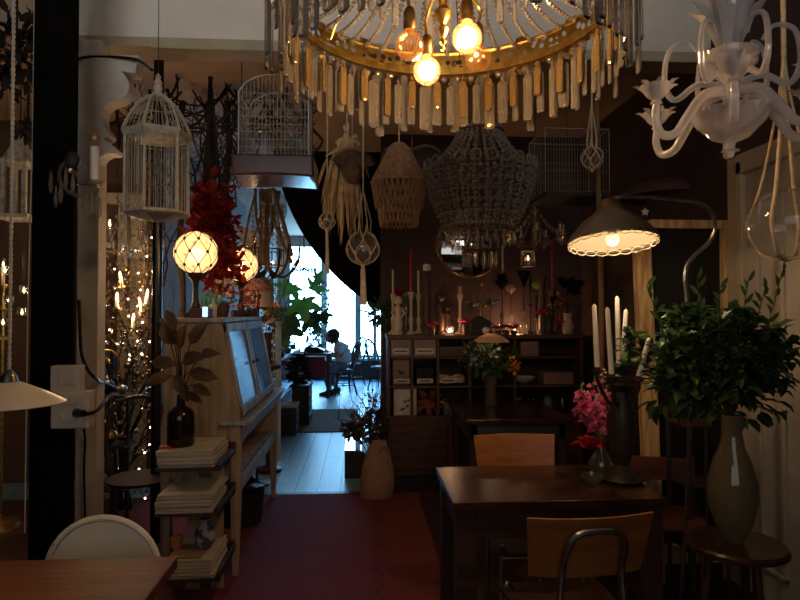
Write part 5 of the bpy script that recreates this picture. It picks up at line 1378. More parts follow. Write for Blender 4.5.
# dark house-shaped lantern with white ball, butterflies
t = TH('house_lantern', 'small black house-shaped lantern beside the white ball', 'lantern', (tx(480), 5.36, zt))
b = MB().prism([(-.09, 0), (.09, 0), (.09, .10), (0, .15), (-.09, .10)], -.05, .05); b.build('house_body', K['iron'], t, smooth=False, bevel=.003)
MB().prism([(-.11, .09), (0, .155), (.11, .09), (.11, .10), (0, .168), (-.11, .10)], -.06, .06).build('roof', K['iron'], t, smooth=False)
SO('white_ball', MB().sph((0, 0, .035), .035, 16, 10), K['wax_white'], 'white ball candle before the black house lantern', 'candle', loc=(tx(486, 5.25), 5.25, zt))
for i, (px, py) in enumerate(((473, 305), (492, 303))):
    t = TH('butterfly', 'grey butterfly ornament on a wire, %s the brass stand' % ['left of', 'right of'][i], 'ornament', (tx(px, 5.4), 5.4, zt), group='butterfly ornaments')
    z = tz(py, 5.4) - zt
    MB().tube([(0, .06, 0), (0, .06, z * .6), (0, 0, z)], .003, 5).build('wire', K['iron'], t)
    b = MB()
    for s in (-1, 1): b.leaf((0, 0, z), (s, -.2, .35), (0, -1, 0), .075, .06); b.leaf((0, 0, z), (s, -.2, -.4), (0, -1, 0), .05, .045)
    b.build('wings', K['steel_dark'], t)
t = TH('brass_stand', 'thin twisted brass stand below the crystal bead chandelier', 'candlestick', (tx(481, 5.5), 5.5, zt))
z = tz(284, 5.5) - zt
b = MB().lathe([(.001, 0), (.04, 0), (.03, .02), (.006, .04), (.006, z * .5), (.014, z * .55), (.005, z * .6), (.005, z - .02), (.02, z), (.001, z)], 12, caps=False)
for s in (-1, 1): b.tube(smoothpts([(0, 0, z * .5), (s * .05, 0, z * .55), (s * .07, 0, z * .75), (s * .05, 0, z * .8)]), .004, 5)
b.build('shaft', K['brass_dull'], t)
# black artichoke-like flowers in glass vases
def black_flower(px, py, r, lab, mat='black_gloss', Y=5.33, gg=1, cone=False):
    t_ = TH('black_flower', lab, 'flower', (tx(px, Y), Y, zt)); z = tz(py, Y) - zt; g = random.Random(gg)
    vh = z * .42
    MB().lathe([(.001, 0), (.026, 0), (.03, .03), (.018, vh * .6), (.024, vh), (.022, vh), (.016, vh * .6), (.001, .01)], 14, caps=False).build('glass_vase', K['glass_smoky'], t_)
    MB().tube([(0, 0, .02), (0, 0, z - r)], .004, 5).build('stem', K['iron'], t_)
    if cone: MB().lathe([(.008, z - r * 1.4), (r * .5, z - r * .4), (r * .95, z + r * .5), (r, z + r * .7), (r * .6, z + r * .6), (.001, z + r * .4)], 14, caps=False).build('flower_head', K[mat], t_)
    else:
        b_ = MB()
        for ring in range(4):
            for i in range(7):
                a = 2 * PI * i / 7 + ring * .4; o_ = Vector((math.cos(a), math.sin(a), 0))
                b_.leaf((0, 0, z - r * .8 + ring * r * .2), o_ * (.7 - ring * .12) + Vector((0, 0, .8)), -o_, r * 1.5, r * .6, .2)
        b_.build('flower_head', K[mat], t_)
black_flower(502, 283, .085, 'black thistle-like flower, left one of the pair on the shelf top', gg=1)
black_flower(524, 276, .068, 'black cone-shaped flower, taller one of the pair on the shelf top', cone=True, gg=2)
black_flower(511, 290, .05, 'mixed pink and pale flower between the two black flowers', mat='cream_petal', Y=5.42, gg=3)
black_flower(552, 300, .045, 'small dark flower before the tall dark red taper', Y=5.3, gg=4, cone=True)
t = TH('green_leaf', 'single bright green leaf leaning behind the black taper', 'leaf', (tx(541, 5.45), 5.45, zt)); z = tz(284, 5.45) - zt
MB().leaf((0, 0, z - .02), (-1, -.1, .15), (0, -1, .2), .10, .075, .1).build('leaf_blade', K['green_lime'], t)
MB().tube([(0, 0, 0), (.01, 0, z - .02)], .003, 5).build('stalk', K['green_mid'], t)
# black calla over beige vase
t = TH('beige_vase', 'beige vase with pale greenery at the right end of the shelf top', 'vase', (tx(568), 5.36, zt))
MB().lathe([(.001, 0), (.04, 0), (.055, .07), (.035, .15), (.045, .19), (.04, .19), (.03, .15), (.001, .01)], 18, caps=False).build('body', K['ivory'], t)
MB().blob((0, 0, .26), (.13, .08, .08), 70, .08, .03, random.Random(33), .8, .3).build('greenery', K['branch_l'], t)
b = MB(); zz = tz(287) - zt
for a, L_ in ((.3, .17), (-.5, .13), (1.1, .12), (2.4, .14)): b.leaf((0, 0, zz), (math.cos(a), -.2, math.sin(a)), (0, -1, 0), L_, .10, .3)
b.tube([(0, 0, .1), (0, 0, zz)], .005, 5).build('dark_lily', K['black_gloss'], t)

K['thin_shade'] = M('thin_shade', (.85, .62, .42), rough=.6); leafy(K['thin_shade'], .55)
# ---- small pendant lamp and flower vase over the second table
Y = 4.75; c = P(491, 336, Y)
t = TH('small_pendant_lamp', 'small shallow cone pendant lamp glowing over the flower vase', 'lamp', c); q = Y / F
MB().lathe([(19 * q, -6 * q), (12 * q, -.5 * q), (4 * q, 2.5 * q), (3 * q, 2.5 * q), (11 * q, -1.5 * q), (18.6 * q, -6 * q)], 28, caps=False).build('shade', K['thin_shade'], t)
MB().cyl((0, 0, 2 * q), (0, 0, 6 * q), .02).build('socket', K['iron'], t)
MB().sph((0, 0, -1.5 * q), .022, 10, 8).build('bulb', K['globe_lit'], t)
MB().tube([(0, 0, 6 * q), (0, 0, 3.2 - c.z)], .003, 5).build('cord', K['iron'], t)
pend_small = c
# second table
zt2 = .75
A = G(456, 400, zt2); Bq = G(466, 420, zt2); Cq = G(560, 400, zt2)
ty0, ty1 = Bq.y, 5.05; tx0, tx1 = Bq.x, P(566, 400, 4.3).x
t = TH('dark_table', 'smaller dark wooden table in front of the shelf unit', 'table', ((tx0 + tx1) / 2, (ty0 + ty1) / 2, 0))
w_, d_ = (tx1 - tx0) / 2, (ty1 - ty0) / 2
MB().boxb(-w_, w_, -d_, d_, .715, .75).build('tabletop', K['table_wood'], t, smooth=False, bevel=.004)
MB().boxb(-w_ + .04, w_ - .04, -d_ + .04, d_ - .04, .60, .714).build('apron', K['steel_dark'], t, smooth=False)
for x in (-w_ + .04, w_ - .09):
    for y in (-d_ + .04, d_ - .09): MB().boxb(x, x + .05, y, y + .05, 0, .714).build('leg', K['dark_wood'], t, smooth=False, bevel=.003)
c = P(491, 402, 4.75)
t = TH('glass_flower_vase', 'clear glass vase of mixed flowers on the smaller dark table', 'vase', (c.x, 4.75, .751))
h = P(491, 375, 4.75).z - .751
MB().lathe([(.001, 0), (.045, 0), (.05, .02), (.042, h * .6), (.055, h), (.052, h), (.038, h * .6), (.045, .03), (.001, .012)], 22, caps=False).build('glass_body', K['glass_smoky'], t)
g = random.Random(17); 
MB().blob((-.02, 0, h + .14), (.22, .16, .14), 260, .07, .03, g, .8, .2).build('greenery', K['green'], t)
MB().blob((-.10, -.06, h + .16), (.12, .06, .09), 70, .035, .025, g, .8, .2).build('blossoms', M('dusty_white', (.3, .32, .38), rough=.6), t)
MB().blob((.16, -.05, h + .08), (.05, .05, .05), 40, .04, .035, g, .8, .2).build('blossoms', K['orange'], t)
b = MB()
for i in range(9): b.tube([(g.uniform(-.02, .02), g.uniform(-.02, .02), .02), (g.uniform(-.1, .1), g.uniform(-.08, .08), h + .12)], .003, 4)
b.build('stems', K['green'], t)
# far chair facing the camera across the front table
def metal_school_chair(loc, rz, lab, tilt=0, width=.42, hb=.25, zb0=.60, frame='steel'):
    t_ = TH('school_chair', lab, 'chair', loc, rz)
    # seat
    b_ = MB(); n = 10; z = .44
    for j, y in enumerate((-.20, -.1, .05, .19)):
        for i in range(n + 1):
            x = -1 + 2 * i / n; b_.v.append(Vector((x * (.19 + .01 * (j < 2)), y, z - .012 * (1 - x * x) + (.012 if j == 3 else 0) - (.01 if j == 0 else 0))))
    m_ = len(b_.v); b_.v += [v + Vector((0, 0, -.012)) for v in b_.v[:m_]]
    r_ = n + 1
    for j in range(3):
        for i in range(n):
            a = j * r_ + i; b_.f.append((a, a + 1, a + r_ + 1, a + r_)); b_.f.append((m_ + a, m_ + a + r_, m_ + a + r_ + 1, m_ + a + 1))
    ring = [i for i in range(r_)] + [r_ * j + n for j in (1, 2, 3)] + [3 * r_ + i for i in range(n - 1, -1, -1)] + [r_ * j for j in (2, 1)]
    for i in range(len(ring)):
        a, c_ = ring[i], ring[(i + 1) % len(ring)]; b_.f.append((a, m_ + a, m_ + c_, c_))
    b_.build('seat', K['dark_wood'], t_)  # seat coloured darker to stand for the shade under the table
    # curved backrest, wider at the top
    b_ = MB(); n = 14
    for side in (0, 1):
        for j in range(5):
            u = j / 4
            for i in range(n + 1):
                x = -1 + 2 * i / n; ww = width / 2 * (.90 + .10 * u)
                b_.v.append(Vector((x * ww, .215 + .05 * u - .035 * x * x + side * .011, zb0 + hb * u)))
    r_ = n + 1; m_ = 5 * r_
    for j in range(4):
        for i in range(n):
            a = j * r_ + i; b_.f.append((a, a + 1, a + r_ + 1, a + r_)); b_.f.append((m_ + a, m_ + a + r_, m_ + a + r_ + 1, m_ + a + 1))
    ring = list(range(r_)) + [r_ * j + n for j in range(1, 5)] + [4 * r_ + i for i in range(n - 1, -1, -1)] + [r_ * j for j in range(3, 0, -1)]
    for i in range(len(ring)):
        a, c_ = ring[i], ring[(i + 1) % len(ring)]; b_.f.append((a, m_ + a, m_ + c_, c_))
    b_.build('backrest', K['chair_wood'], t_, bevel=.002)
    # bent tube frame: rear hoop up to the backrest
    zt_ = zb0 + hb * .78
    hoop = smoothpts([(-.14, .25, 0), (-.135, .25, .3), (-.105, .238, zb0), (-.098, .275, zt_ - .05), (-.07, .285, zt_), (0, .290, zt_ + .012), (.07, .285, zt_), (.098, .275, zt_ - .05), (.105, .238, zb0), (.135, .25, .3), (.14, .25, 0)], 6)
    MB().tube(hoop, .011, 8).build('back_frame', K[frame], t_)
    for s_ in (-1, 1):
        MB().tube(smoothpts([(s_ * .17, -.19, 0), (s_ * .165, -.17, .40), (s_ * .15, -.13, .425), (s_ * .135, .24, .40)], 5), .010, 7).build('leg', K[frame], t_)
    MB().tube([(-.165, -.17, .39), (.165, -.17, .39)], .009, 7).build('stretcher', K[frame], t_)
    return t_
# ================================================================ front table and its things
zt = .75
A = G(451, 503, zt); Bq = G(438, 467, zt); C3 = G(667, 498, zt)
fx0, fx1, fy0, fy1 = (A.x + Bq.x) / 2, C3.x, A.y, Bq.y
t = TH('dark_table', 'dark stained wooden table in the right foreground carrying flowers and candelabra', 'table', ((fx0 + fx1) / 2, (fy0 + fy1) / 2, 0))
w_, d_ = (fx1 - fx0) / 2, (fy1 - fy0) / 2
FT = Vector((t.location.x, t.location.y, 0))
MB().boxb(-w_, w_, -d_, d_, .715, .75).build('tabletop', K['table_wood'], t, smooth=False, bevel=.003)
MB().boxb(-w_ + .03, w_ - .03, -d_ + .025, d_ - .025, .60, .714).build('apron', K['dark_wood'], t, smooth=False, bevel=.002)
for x in (-w_ + .015, w_ - .095):
    for y in (-d_ + .015, d_ - .095): MB().boxb(x, x + .08, y, y + .08, 0, .714).build('leg', K['dark_wood'], t, smooth=False, bevel=.003)
c = P(514, 455, 3.1)
metal_school_chair((c.x, 2.86, 0), 0, 'light wood school chair beyond the front table, back to the smaller table', width=.43, hb=.22, zb0=.64)
c = P(587, 548, 1.95)
metal_school_chair((c.x, 2.19, 0), R(184), 'orange brown plywood school chair with grey tube frame nearest the camera', width=.44, hb=.21, zb0=.62)
# fallback dark chair showing at the table's right
c = P(660, 560, 2.35)
t = TH('side_chair', 'reddish wooden chair tucked between table and round stool', 'chair', (P(690, 560, 2.75).x, 3.0, 0), R(-20))
for x in (-.16, .16):
    for y in (-.16, .16): MB().boxb(x - .016, x + .016, y - .016, y + .016, 0, .44 if y < 0 else .74).build('leg', K['redwood'], t, smooth=False, bevel=.003)
MB().boxb(-.19, .19, -.19, .19, .44, .465).build('seat', K['redwood'], t, smooth=False, bevel=.006)
MB().boxb(-.15, .15, .15, .17, .60, .72).build('backrest', K['redwood'], t, smooth=False, bevel=.004)
# pink snapdragons in a glass vase
c = P(601, 468, 2.72)
t = TH('flower_vase', 'round glass vase of pink snapdragons on the front table', 'vase', (c.x, 2.72, .751))
MB().lathe([(.001, 0), (.035, 0), (.055, .025), (.058, .05), (.04, .085), (.022, .11), (.024, .15), (.03, .17), (.027, .17), (.02, .15), (.018, .11), (.036, .083), (.053, .05), (.05, .028), (.001, .008)], 24, caps=False).build('glass_body', K['glass_smoky'], t)
tl = Vector(t.location); g = random.Random(44)
for i, (px, py0, py1, dy, tip) in enumerate(((595, 428, 385, 0, 374), (583, 415, 393, -.03, 384), (604, 425, 382, .04, 370), (598, 435, 405, -.05, 395), (608, 430, 395, 0, 385), (589, 425, 402, .05, 392))):
    a = P(px, py0, 2.72 + dy) - tl; e = P(px - 1, py1, 2.72 + dy) - tl; tp = P(px, tip, 2.72 + dy) - tl
    MB().tube([(0, 0, .02), (0, 0, .16), tuple(a), tuple(e), tuple(tp)], .0035, 5).build('stem', K['green_mid'], t)
    b = MB()
    for j in range(16):
        u = j / 15; p = a.lerp(e, u); an = j * 2.4; o_ = Vector((math.cos(an), math.sin(an), .2)); s_ = .034 * (1.1 - .45 * u)
        for f in range(4):
            o2 = (o_ + Vector((g.uniform(-.6, .6), g.uniform(-.6, .6), g.uniform(-.5, .5)))).normalized()
            b.leaf(p + o_ * .012, o2, (g.uniform(-1, 1), g.uniform(-1, 1), 1), s_ * 1.15, s_ * 1.15, .3)
    b.build('blossoms', K['pink'], t)
    b = MB()
    for j in range(6): b.sph(e.lerp(tp, j / 5) + Vector((g.uniform(-.008, .008), g.uniform(-.008, .008), 0)), .007, 6, 5)
    b.build('buds', K['green_lime'] if i in (0, 1) else K['cream_petal'], t)
p = P(588, 448, 2.66) - tl
MB().rose(p, .055, g).rose(p + Vector((.012, 0, -.005)), .05, g).build('red_rose', K['red_petal'], t)
MB().tube([(0, 0, .05), (p.x * .5, p.y * .5, .17), tuple(p)], .003, 5).build('stem', K['green'], t)
b = MB()
for j in range(18): b.leaf((g.uniform(-.02, .02), g.uniform(-.02, .02), g.uniform(.14, .24)), (g.uniform(-1, 1), g.uniform(-1, 1), .6), (0, 0, 1), .06, .018)
b.build('leaves', K['green_mid'], t)
# dark glass dish beside it
SO('round_bowl', MB().lathe([(.001, 0), (.03, 0), (.048, .02), (.05, .035), (.045, .035), (.04, .02), (.001, .008)], 20, caps=False), K['glass_smoky'], 'small dark glass bowl left of the snapdragon vase', 'bowl', loc=(tl.x - .09, 2.6, .751))
# candelabra with five white candles
c = P(622, 480, 2.62); Yk = 2.62
t = TH('candelabra', 'dark bulky candelabra on the front table beside the snapdragons', 'candelabra', (c.x, Yk, .751)); tl = Vector(t.location)
zs = P(622, 385, Yk).z - .751
MB().lathe([(.001, 0), (.085, 0), (.10, .012), (.085, .03), (.055, .045), (.03, .07), (.045, .12), (.06, .2), (.062, .28), (.05, .34), (.035, zs - .03), (.06, zs), (.001, zs)], 26, caps=False).build('stem', K['dark_bronze'], t)
cand = []
for i, (px, yb, yt, pt, dy) in enumerate(((597.5, 371, 304, 594, -.02), (612, 378, 307, 607, -.10), (619, 368, 296, 617, .06), (622, 372, 309, 626, .12), (638, 380, 338, 649, -.06))):
    b0 = P(px, yb, Yk + dy) - tl; e0 = P(pt, yt, Yk + dy) - tl
    MB().tube(smoothpts([(0, 0, zs - .06), (b0.x * .5, b0.y * .5, zs - .08), (b0.x, b0.y, b0.z - .04), tuple(b0)]), .009, 7).build('arm', K['dark_bronze'], t)
    MB().lathe([(.006, -.014), (.024, -.004), (.026, .006), (.014, .008), (.014, .018), (.001, .018)], 14, b0, caps=False).build('candle_cup', K['dark_bronze'], t)
    cand.append((b0 + tl, e0 + tl))
names = ['leftmost white candle of the candelabra, above the snapdragons', 'front white candle of the candelabra, second from left', 'tallest white candle in the middle of the candelabra', 'white candle behind the tallest one on the candelabra', 'white candle of the candelabra leaning far to the right']
for (b0, e0), nm in zip(cand, names):
    t = TH('taper_candle', nm, 'candle', b0, group='white candles in the candelabra'); v = e0 - b0
    MB().tube([v * .02, v * .5, v * .97, v], [.0125, .0115, .0095, .002], 12).build('wax', K['wax_white'], t)
    MB().tube([v, v + v.normalized() * .012], .0015, 5).build('wick', K['iron'], t)

# ================================================================ wooden frame and poles at the right
Yf = 3.25
def fx(px): return P(px, 300, Yf).x
def fz(py): return P(690, py, Yf).z
t = TH('old_window', 'old bare pine window frame standing upright behind the front table', 'window frame', ((fx(648) + fx(731)) / 2, Yf, 0)); o0 = Vector(t.location)
W3 = lambda b: b.xf(Matrix.Translation(-o0))
W3(MB().add([(fx(636), Yf, fz(221)), (fx(651), Yf, fz(221)), (fx(651), Yf + .06, fz(221)), (fx(636), Yf + .06, fz(221)), (fx(648), Yf, 0), (fx(664), Yf, 0), (fx(664), Yf + .06, 0), (fx(648), Yf + .06, 0)],
   [(3, 2, 1, 0), (4, 5, 6, 7), (0, 1, 5, 4), (1, 2, 6, 5), (2, 3, 7, 6), (3, 0, 4, 7)])).build('left_stile', K['frame_wood'], t, smooth=False, bevel=.004)
W3(MB().boxb(fx(652), fx(736), Yf + .01, Yf + .05, fz(228), fz(219.5))).build('top_rail', K['frame_wood'], t, smooth=False, bevel=.003)
W3(MB().boxb(fx(725), fx(735), Yf + .01, Yf + .05, 0, fz(228))).build('right_stile', K['frame_wood'], t, smooth=False, bevel=.003)
W3(MB().boxb(fx(662), fx(726), Yf + .01, Yf + .05, .10, .2)).build('bottom_rail', K['frame_wood'], t, smooth=False, bevel=.003)
W3(MB().boxb(fx(652), fx(653.5), Yf + .055, Yf + .062, .2, fz(228))).build('bead_strip', K['frame_wood'], t, smooth=False)
W3(MB().boxb(fx(655), fx(726), Yf + .05, Yf + .056, .2, fz(228))).build('dark_sheet', K['black_gloss'], t, smooth=False)  # opaque black sheet standing for the dark seen through the frame
a = P(600, 300, 4.1)
SO('wooden_pole', MB().tube([(0, 0, 0), (.01, 0, 1.6), (-.02, 0, 3.19)], [.022, .02, .018], 10), K['pole_wood'], 'thin bare wooden pole from floor to ceiling behind the candelabra', 'pole', loc=(a.x, 4.1, 0))
t = TH('tall_stand', 'narrow dark metal stand between the wooden frame and the round stool', 'stand', (P(700, 500, 3.0).x, 3.02, 0))
for x in (-.10, .10):
    for y in (-.1, .1): MB().boxb(x - .008, x + .008, y - .008, y + .008, 0, .92).build('post', K['steel_dark'], t, smooth=False)
for z in (.30, .62, .92): MB().boxb(-.11, .11, -.11, .11, z, z + .012).build('shelf', K['dark_wood'], t, smooth=False)

# ================================================================ gooseneck lamp
Y = 2.65; c = P(612.5, 240, Y); q = Y / F
t = TH('gooseneck_lamp', 'floor lamp with grey enamel shade on a curved steel arm behind the leaves', 'lamp', (P(688, 300, Y).x, Y + .1, 0)); tl = Vector(t.location)
mt = Matrix.Translation(c - tl) @ Matrix.Rotation(R(-9), 4, 'X')
MB().lathe([(44.5 * q, -3 * q), (45 * q, 0), (41 * q, 6 * q), (30 * q, 19 * q), (19 * q, 27 * q), (14 * q, 31 * q), (12.5 * q, 35 * q), (11.5 * q, 35 * q), (13 * q, 30 * q), (18 * q, 26 * q), (29 * q, 18 * q), (40 * q, 5 * q), (44 * q, 0)], 48, m=mt, caps=False).build('shade', K['grey_shade'], t)
MB().lathe([(43.6 * q, 0), (39.5 * q, 5 * q), (28.5 * q, 17.4 * q), (17.5 * q, 25.4 * q), (12.5 * q, 29 * q), (.001, 29 * q)], 48, m=mt, caps=False).build('shade_lining', M('cream_lining', (.24, .20, .14), rough=.5), t)
b = MB()
for i in range(22):       # hanging bead fringe along the rim
    a = 2 * PI * i / 22; b.torus((44 * q * math.cos(a), 44 * q * math.sin(a), -3 * q), 6.3 * q, .0022, 10, 4, Matrix.Rotation(a + PI / 2, 4, 'Z') @ Matrix.Rotation(R(90), 4, 'X'), (1, .45))
b.xf(mt).build('fringe', K['ivory'], t)
MB().lathe([(.001, 44 * q), (6 * q, 44 * q), (9 * q, 42 * q), (11.5 * q, 35 * q), (12.5 * q, 33 * q), (12.5 * q, 31.5 * q)], 24, m=mt, caps=False).build('cap', K['brass_dull'], t)
MB().sph((0, 0, 0), .030, 16, 10).xf(mt @ Matrix.Translation((0, 0, 1 * q))).build('bulb', K['globe_lit'], t)
MB().cyl((0, 0, 6 * q), (0, 0, 29 * q), .018).xf(mt).build('socket', K['brass_dull'], t)
arm = smoothpts([mt @ Vector((0, 0, 42 * q)), P(622, 197, Y) - tl, P(645, 197, Y + .02) - tl, P(672, 199, Y + .04) - tl, P(698, 203, Y + .06) - tl, P(711, 212, Y + .07) - tl, P(715, 227, Y + .08) - tl, P(709, 242, Y + .09) - tl, P(695, 255, Y + .1) - tl, P(687, 265, Y + .1) - tl, P(685, 280, Y + .1) - tl, P(687, 310, Y + .1) - tl, Vector((P(689, 400, Y + .1).x - tl.x, 0, .9)), Vector((0, 0, .02))], 6)
MB().tube(arm, .0095, 8).build('arm', K['steel'], t)
MB().lathe([(.001, 0), (.13, 0), (.13, .015), (.04, .03), (.02, .05), (.001, .05)], 28, caps=False).build('base', K['iron'], t)
goose = mt @ Vector((0, 0, -.035)) + tl
# dark pendant shade further back, tiny white stars
Y = 3.5 + .55; c = P(666, 192, Y)
t = TH('dark_pendant_lamp', 'wide unlit dark mauve pendant shade behind the gooseneck arm', 'lamp', c); q = Y / F
MB().lathe([(46 * q, -6 * q), (44 * q, 0), (30 * q, 9 * q), (10 * q, 13 * q), (8 * q, 13 * q), (28 * q, 8 * q), (43 * q, -1 * q), (45 * q, -6 * q)], 36, caps=False).build('shade', M('mauve_enamel', (.10, .05, .05), rough=.4), t)
MB().tube([(0, 0, 12 * q), (0, 0, 3.2 - c.z)], .005, 5).build('cord', K['iron'], t)
def star(px, py, Y, lab, s=.03):
    c_ = P(px, py, Y); b_ = MB(); pts = []
    for i in range(10):
        a = PI / 2 + 2 * PI * i / 10; r_ = s if i % 2 == 0 else s * .5; pts.append((r_ * math.cos(a), r_ * math.sin(a)))
    t_ = TH('paper_star', lab, 'ornament', c_); b_.prism(pts, -.008, .008).build('star_body', K['wax_white'], t_, smooth=False, bevel=.003)
    MB().tube([(0, 0, s), (0, 0, 3.2 - c_.z)], .001, 4).build('thread', K['iron'], t_)
star(645, 212, 3.8, 'small white star ornament hanging right of the gooseneck lamp')

# ================================================================ stool, big vase and leafy bush
c = P(736, 549, 2.22)
sx, sy = c.x, 2.22
t = TH('round_stool', 'round dark wooden stool table at the lower right', 'stool', (sx, sy, 0)); zt4 = .625
MB().lathe([(.001, zt4 - .03), (.165, zt4 - .03), (.178, zt4 - .022), (.178, zt4 - .008), (.17, zt4), (.001, zt4)], 40, caps=False).build('top', K['table_wood'], t)
for i in range(3):
    a = R(120 * i + 40); MB().tube([(.15 * math.cos(a), .15 * math.sin(a), 0), (.09 * math.cos(a), .09 * math.sin(a), zt4 - .03)], .016, 8).build('leg', K['dark_wood'], t)
MB().torus((0, 0, .22), .115, .009, 28, 6).build('ring', K['dark_wood'], t)
t = TH('tall_vase', 'tall smoky glass vase on the round stool holding the leafy branches', 'vase', (P(733, 500, 2.22).x, sy, zt4 + .001)); q = 2.22 / F
hh_ = P(733, 415, 2.22).z - zt4
prof = [(.001, 0), (8 * q, 0), (12 * q, 6 * q), (20 * q, 24 * q), (24.5 * q, 44 * q), (24 * q, 62 * q), (18 * q, 84 * q), (12 * q, 98 * q), (9.5 * q, 112 * q), (11 * q, hh_), (10 * q, hh_), (8.5 * q, 112 * q), (11 * q, 98 * q), (17 * q, 84 * q), (23 * q, 62 * q), (23.5 * q, 44 * q), (19 * q, 24 * q), (10 * q, 6 * q), (.001, 3 * q)]
MB().lathe(prof, 32, caps=False).build('glass_body', K['vase_glass'], t)
tl = Vector(t.location)
t = TH('leafy_bush', 'large spray of dark green leafy branches in the tall vase at right', 'plant', (tl.x, sy, tl.z + hh_ - .02)); tl = Vector(t.location)
g = random.Random(99); bs = MB(); bl = MB()
def clear(w_):      # the branches leave room around the leaning candle
    if w_.x / w_.y < .438: return False
    a_, e_ = cand[4]; v_ = (e_ - CAM); 
    for f_ in (0, .5, 1):
        q_ = a_.lerp(e_, f_); d_ = (q_ - CAM).normalized(); u_ = (w_ - CAM)
        if u_.length < (q_ - CAM).length and (u_ - d_ * u_.dot(d_)).length < .075: return False
    return True
C0 = P(715, 372, 2.36) - tl
for i in range(46):
    a = g.uniform(0, 2 * PI); e_ = g.uniform(-.15, 1.35)
    u = Vector((math.cos(a) * math.cos(e_), math.sin(a) * math.cos(e_) * .75, math.sin(e_)))
    end = C0 + Vector((u.x * .38, u.y * .26 + max(0, -u.x) * .28, u.z * .27 - .02))
    if tl.x + end.x > 1.68: end.x = 1.68 - tl.x
    pts = smoothpts([(0, 0, -.25 if i % 3 == 0 else 0), (end.x * .2, end.y * .2, end.z * .5 + .02), (end.x * .7, end.y * .7, end.z * .85), tuple(end)], 5)
    bs.tube(pts, [.0035 * (1 - .04 * j) for j in range(len(pts))], 4)
    for j in range(4, len(pts)):
        for _ in range(3):
            d = Vector((g.uniform(-1, 1), g.uniform(-1, 1), g.uniform(-.5, .8)))
            L_ = g.uniform(.05, .085); p = pts[j] + Vector((g.uniform(-.012, .012), g.uniform(-.012, .012), g.uniform(-.012, .012)))
            if (p + d.normalized() * L_).x + tl.x < 1.73 and clear(p + tl): bl.leaf(p, d, (g.uniform(-.5, .5), g.uniform(-.5, .5), 1), L_, L_ * .58, .15)
for _ in range(380):
    v = Vector((g.gauss(0, 1), g.gauss(0, 1), g.gauss(0, 1))).normalized() * g.uniform(.2, .95)
    p = C0 + Vector((v.x * .30, v.y * .22 + max(0, -v.x) * .2, v.z * .21 - .02))
    if p.x + tl.x < 1.66 and clear(p + tl): bl.leaf(p, v + Vector((g.uniform(-1, 1), g.uniform(-1, 1), g.uniform(-1, 1))) * .6, (g.uniform(-.5, .5), g.uniform(-.5, .5), 1), .075, .045)
bs.build('stems', K['branch'], t)
o = bl.build('leaves', K['green'], t)
for i, (px, py) in enumerate(((647, 285), (697, 280), (783, 270), (748, 282), (720, 288), (765, 290))):
    e = P(px, py, 2.25) - tl; s0 = P(715 + (px - 715) * .7, 345, 2.25) - tl
    if e.x + tl.x > 1.7: e.x = 1.7 - tl.x; s0.x = min(s0.x, e.x)
    bs = MB().tube([s0, s0.lerp(e, .5), e], .0022, 4); 
    for j in range(7):
        p = s0.lerp(e, .3 + .7 * j / 6); bs.leaf(p, (g.uniform(-.8, .8), g.uniform(-.6, .6), .7), (0, -1, .2), .055, .02)
    bs.build('sprig', K['green'], t)
# ================================================================ big gilt prism chandelier
Yg = 1.92; rg_ = .548; cg = P(449, 30, Yg); zr_ = 2.505
t = TH('prism_chandelier', 'large gilt ring chandelier with long glass prisms and globe bulbs', 'chandelier', (cg.x, Yg, zr_))
tl = Vector(t.location)
# gilt pierced band
b = MB()
for z_ in (-.022, .072): b.torus((0, 0, z_), rg_ + .004, .008, 72, 6)
b.build('band_rim', K['gold'], t)
mg_ = M('pierced_gold', (.80, .58, .20), (.50, .33, .10), rough=.32, metal=1, scale=30)
nt_ = mg_.node_tree; vo_ = nt_.nodes.new('ShaderNodeTexVoronoi'); vo_.inputs['Scale'].default_value = 34; vo_.inputs['Randomness'].default_value = .55
tc_ = nt_.nodes.new('ShaderNodeTexCoord'); nt_.links.new(tc_.outputs['Object'], vo_.inputs[0])
nt_.links.new(mnode(nt_, 'GREATER_THAN', vo_.outputs[0], .40), nt_.nodes['Principled BSDF'].inputs['Alpha'])
MB().lathe([(rg_, -.02), (rg_ + .004, -.02), (rg_ + .004, .07), (rg_, .07)], 96, caps=False).build('pierced_band', mg_, t)
MB().lathe([(rg_ - .001, -.022), (rg_ - .001, .012), (rg_ - .004, .012), (rg_ - .004, -.022)], 96, caps=False).build('inner_band_strip', K['gold'], t)
# flat pierced under-ring
b = MB(); N = 72
for i in range(N):
    a0 = 2 * PI * i / N; a1 = 2 * PI * (i + .62) / N; am = 2 * PI * (i + .31) / N
    for r0, r1 in ((rg_ - .02, rg_ + .003), (rg_ - .10, rg_ - .085)): pass
b.lathe([(rg_ - .022, -.030), (rg_ + .003, -.030), (rg_ + .003, -.024), (rg_ - .022, -.024)], 72, caps=False)
for i in range(N):
    a = 2 * PI * i / N; c0 = Vector((math.cos(a), math.sin(a), 0)); s0 = Vector((-math.sin(a), math.cos(a), 0))
    if 0: b.tube([c0 * (rg_ - .045) + Vector((0, 0, -.027)), c0 * (rg_ - .075) + s0 * .018 + Vector((0, 0, -.02)), c0 * (rg_ - .10) + Vector((0, 0, -.012))], .007, 4)
    if 0: b.tube([c0 * (rg_ - .045) + Vector((0, 0, -.027)), c0 * (rg_ - .075) - s0 * .018 + Vector((0, 0, -.02)), c0 * (rg_ - .10) + Vector((0, 0, -.012))], .007, 4)
b.build('lower_ring', K['gold'], t)
for i in range(60):
    a = 2 * PI * i / 60; b = MB(); b.sph(((rg_ - .012) * math.cos(a), (rg_ - .012) * math.sin(a), -.041), .013, 8, 6); b.build('glass_bead', K['crystal_prism'], t)
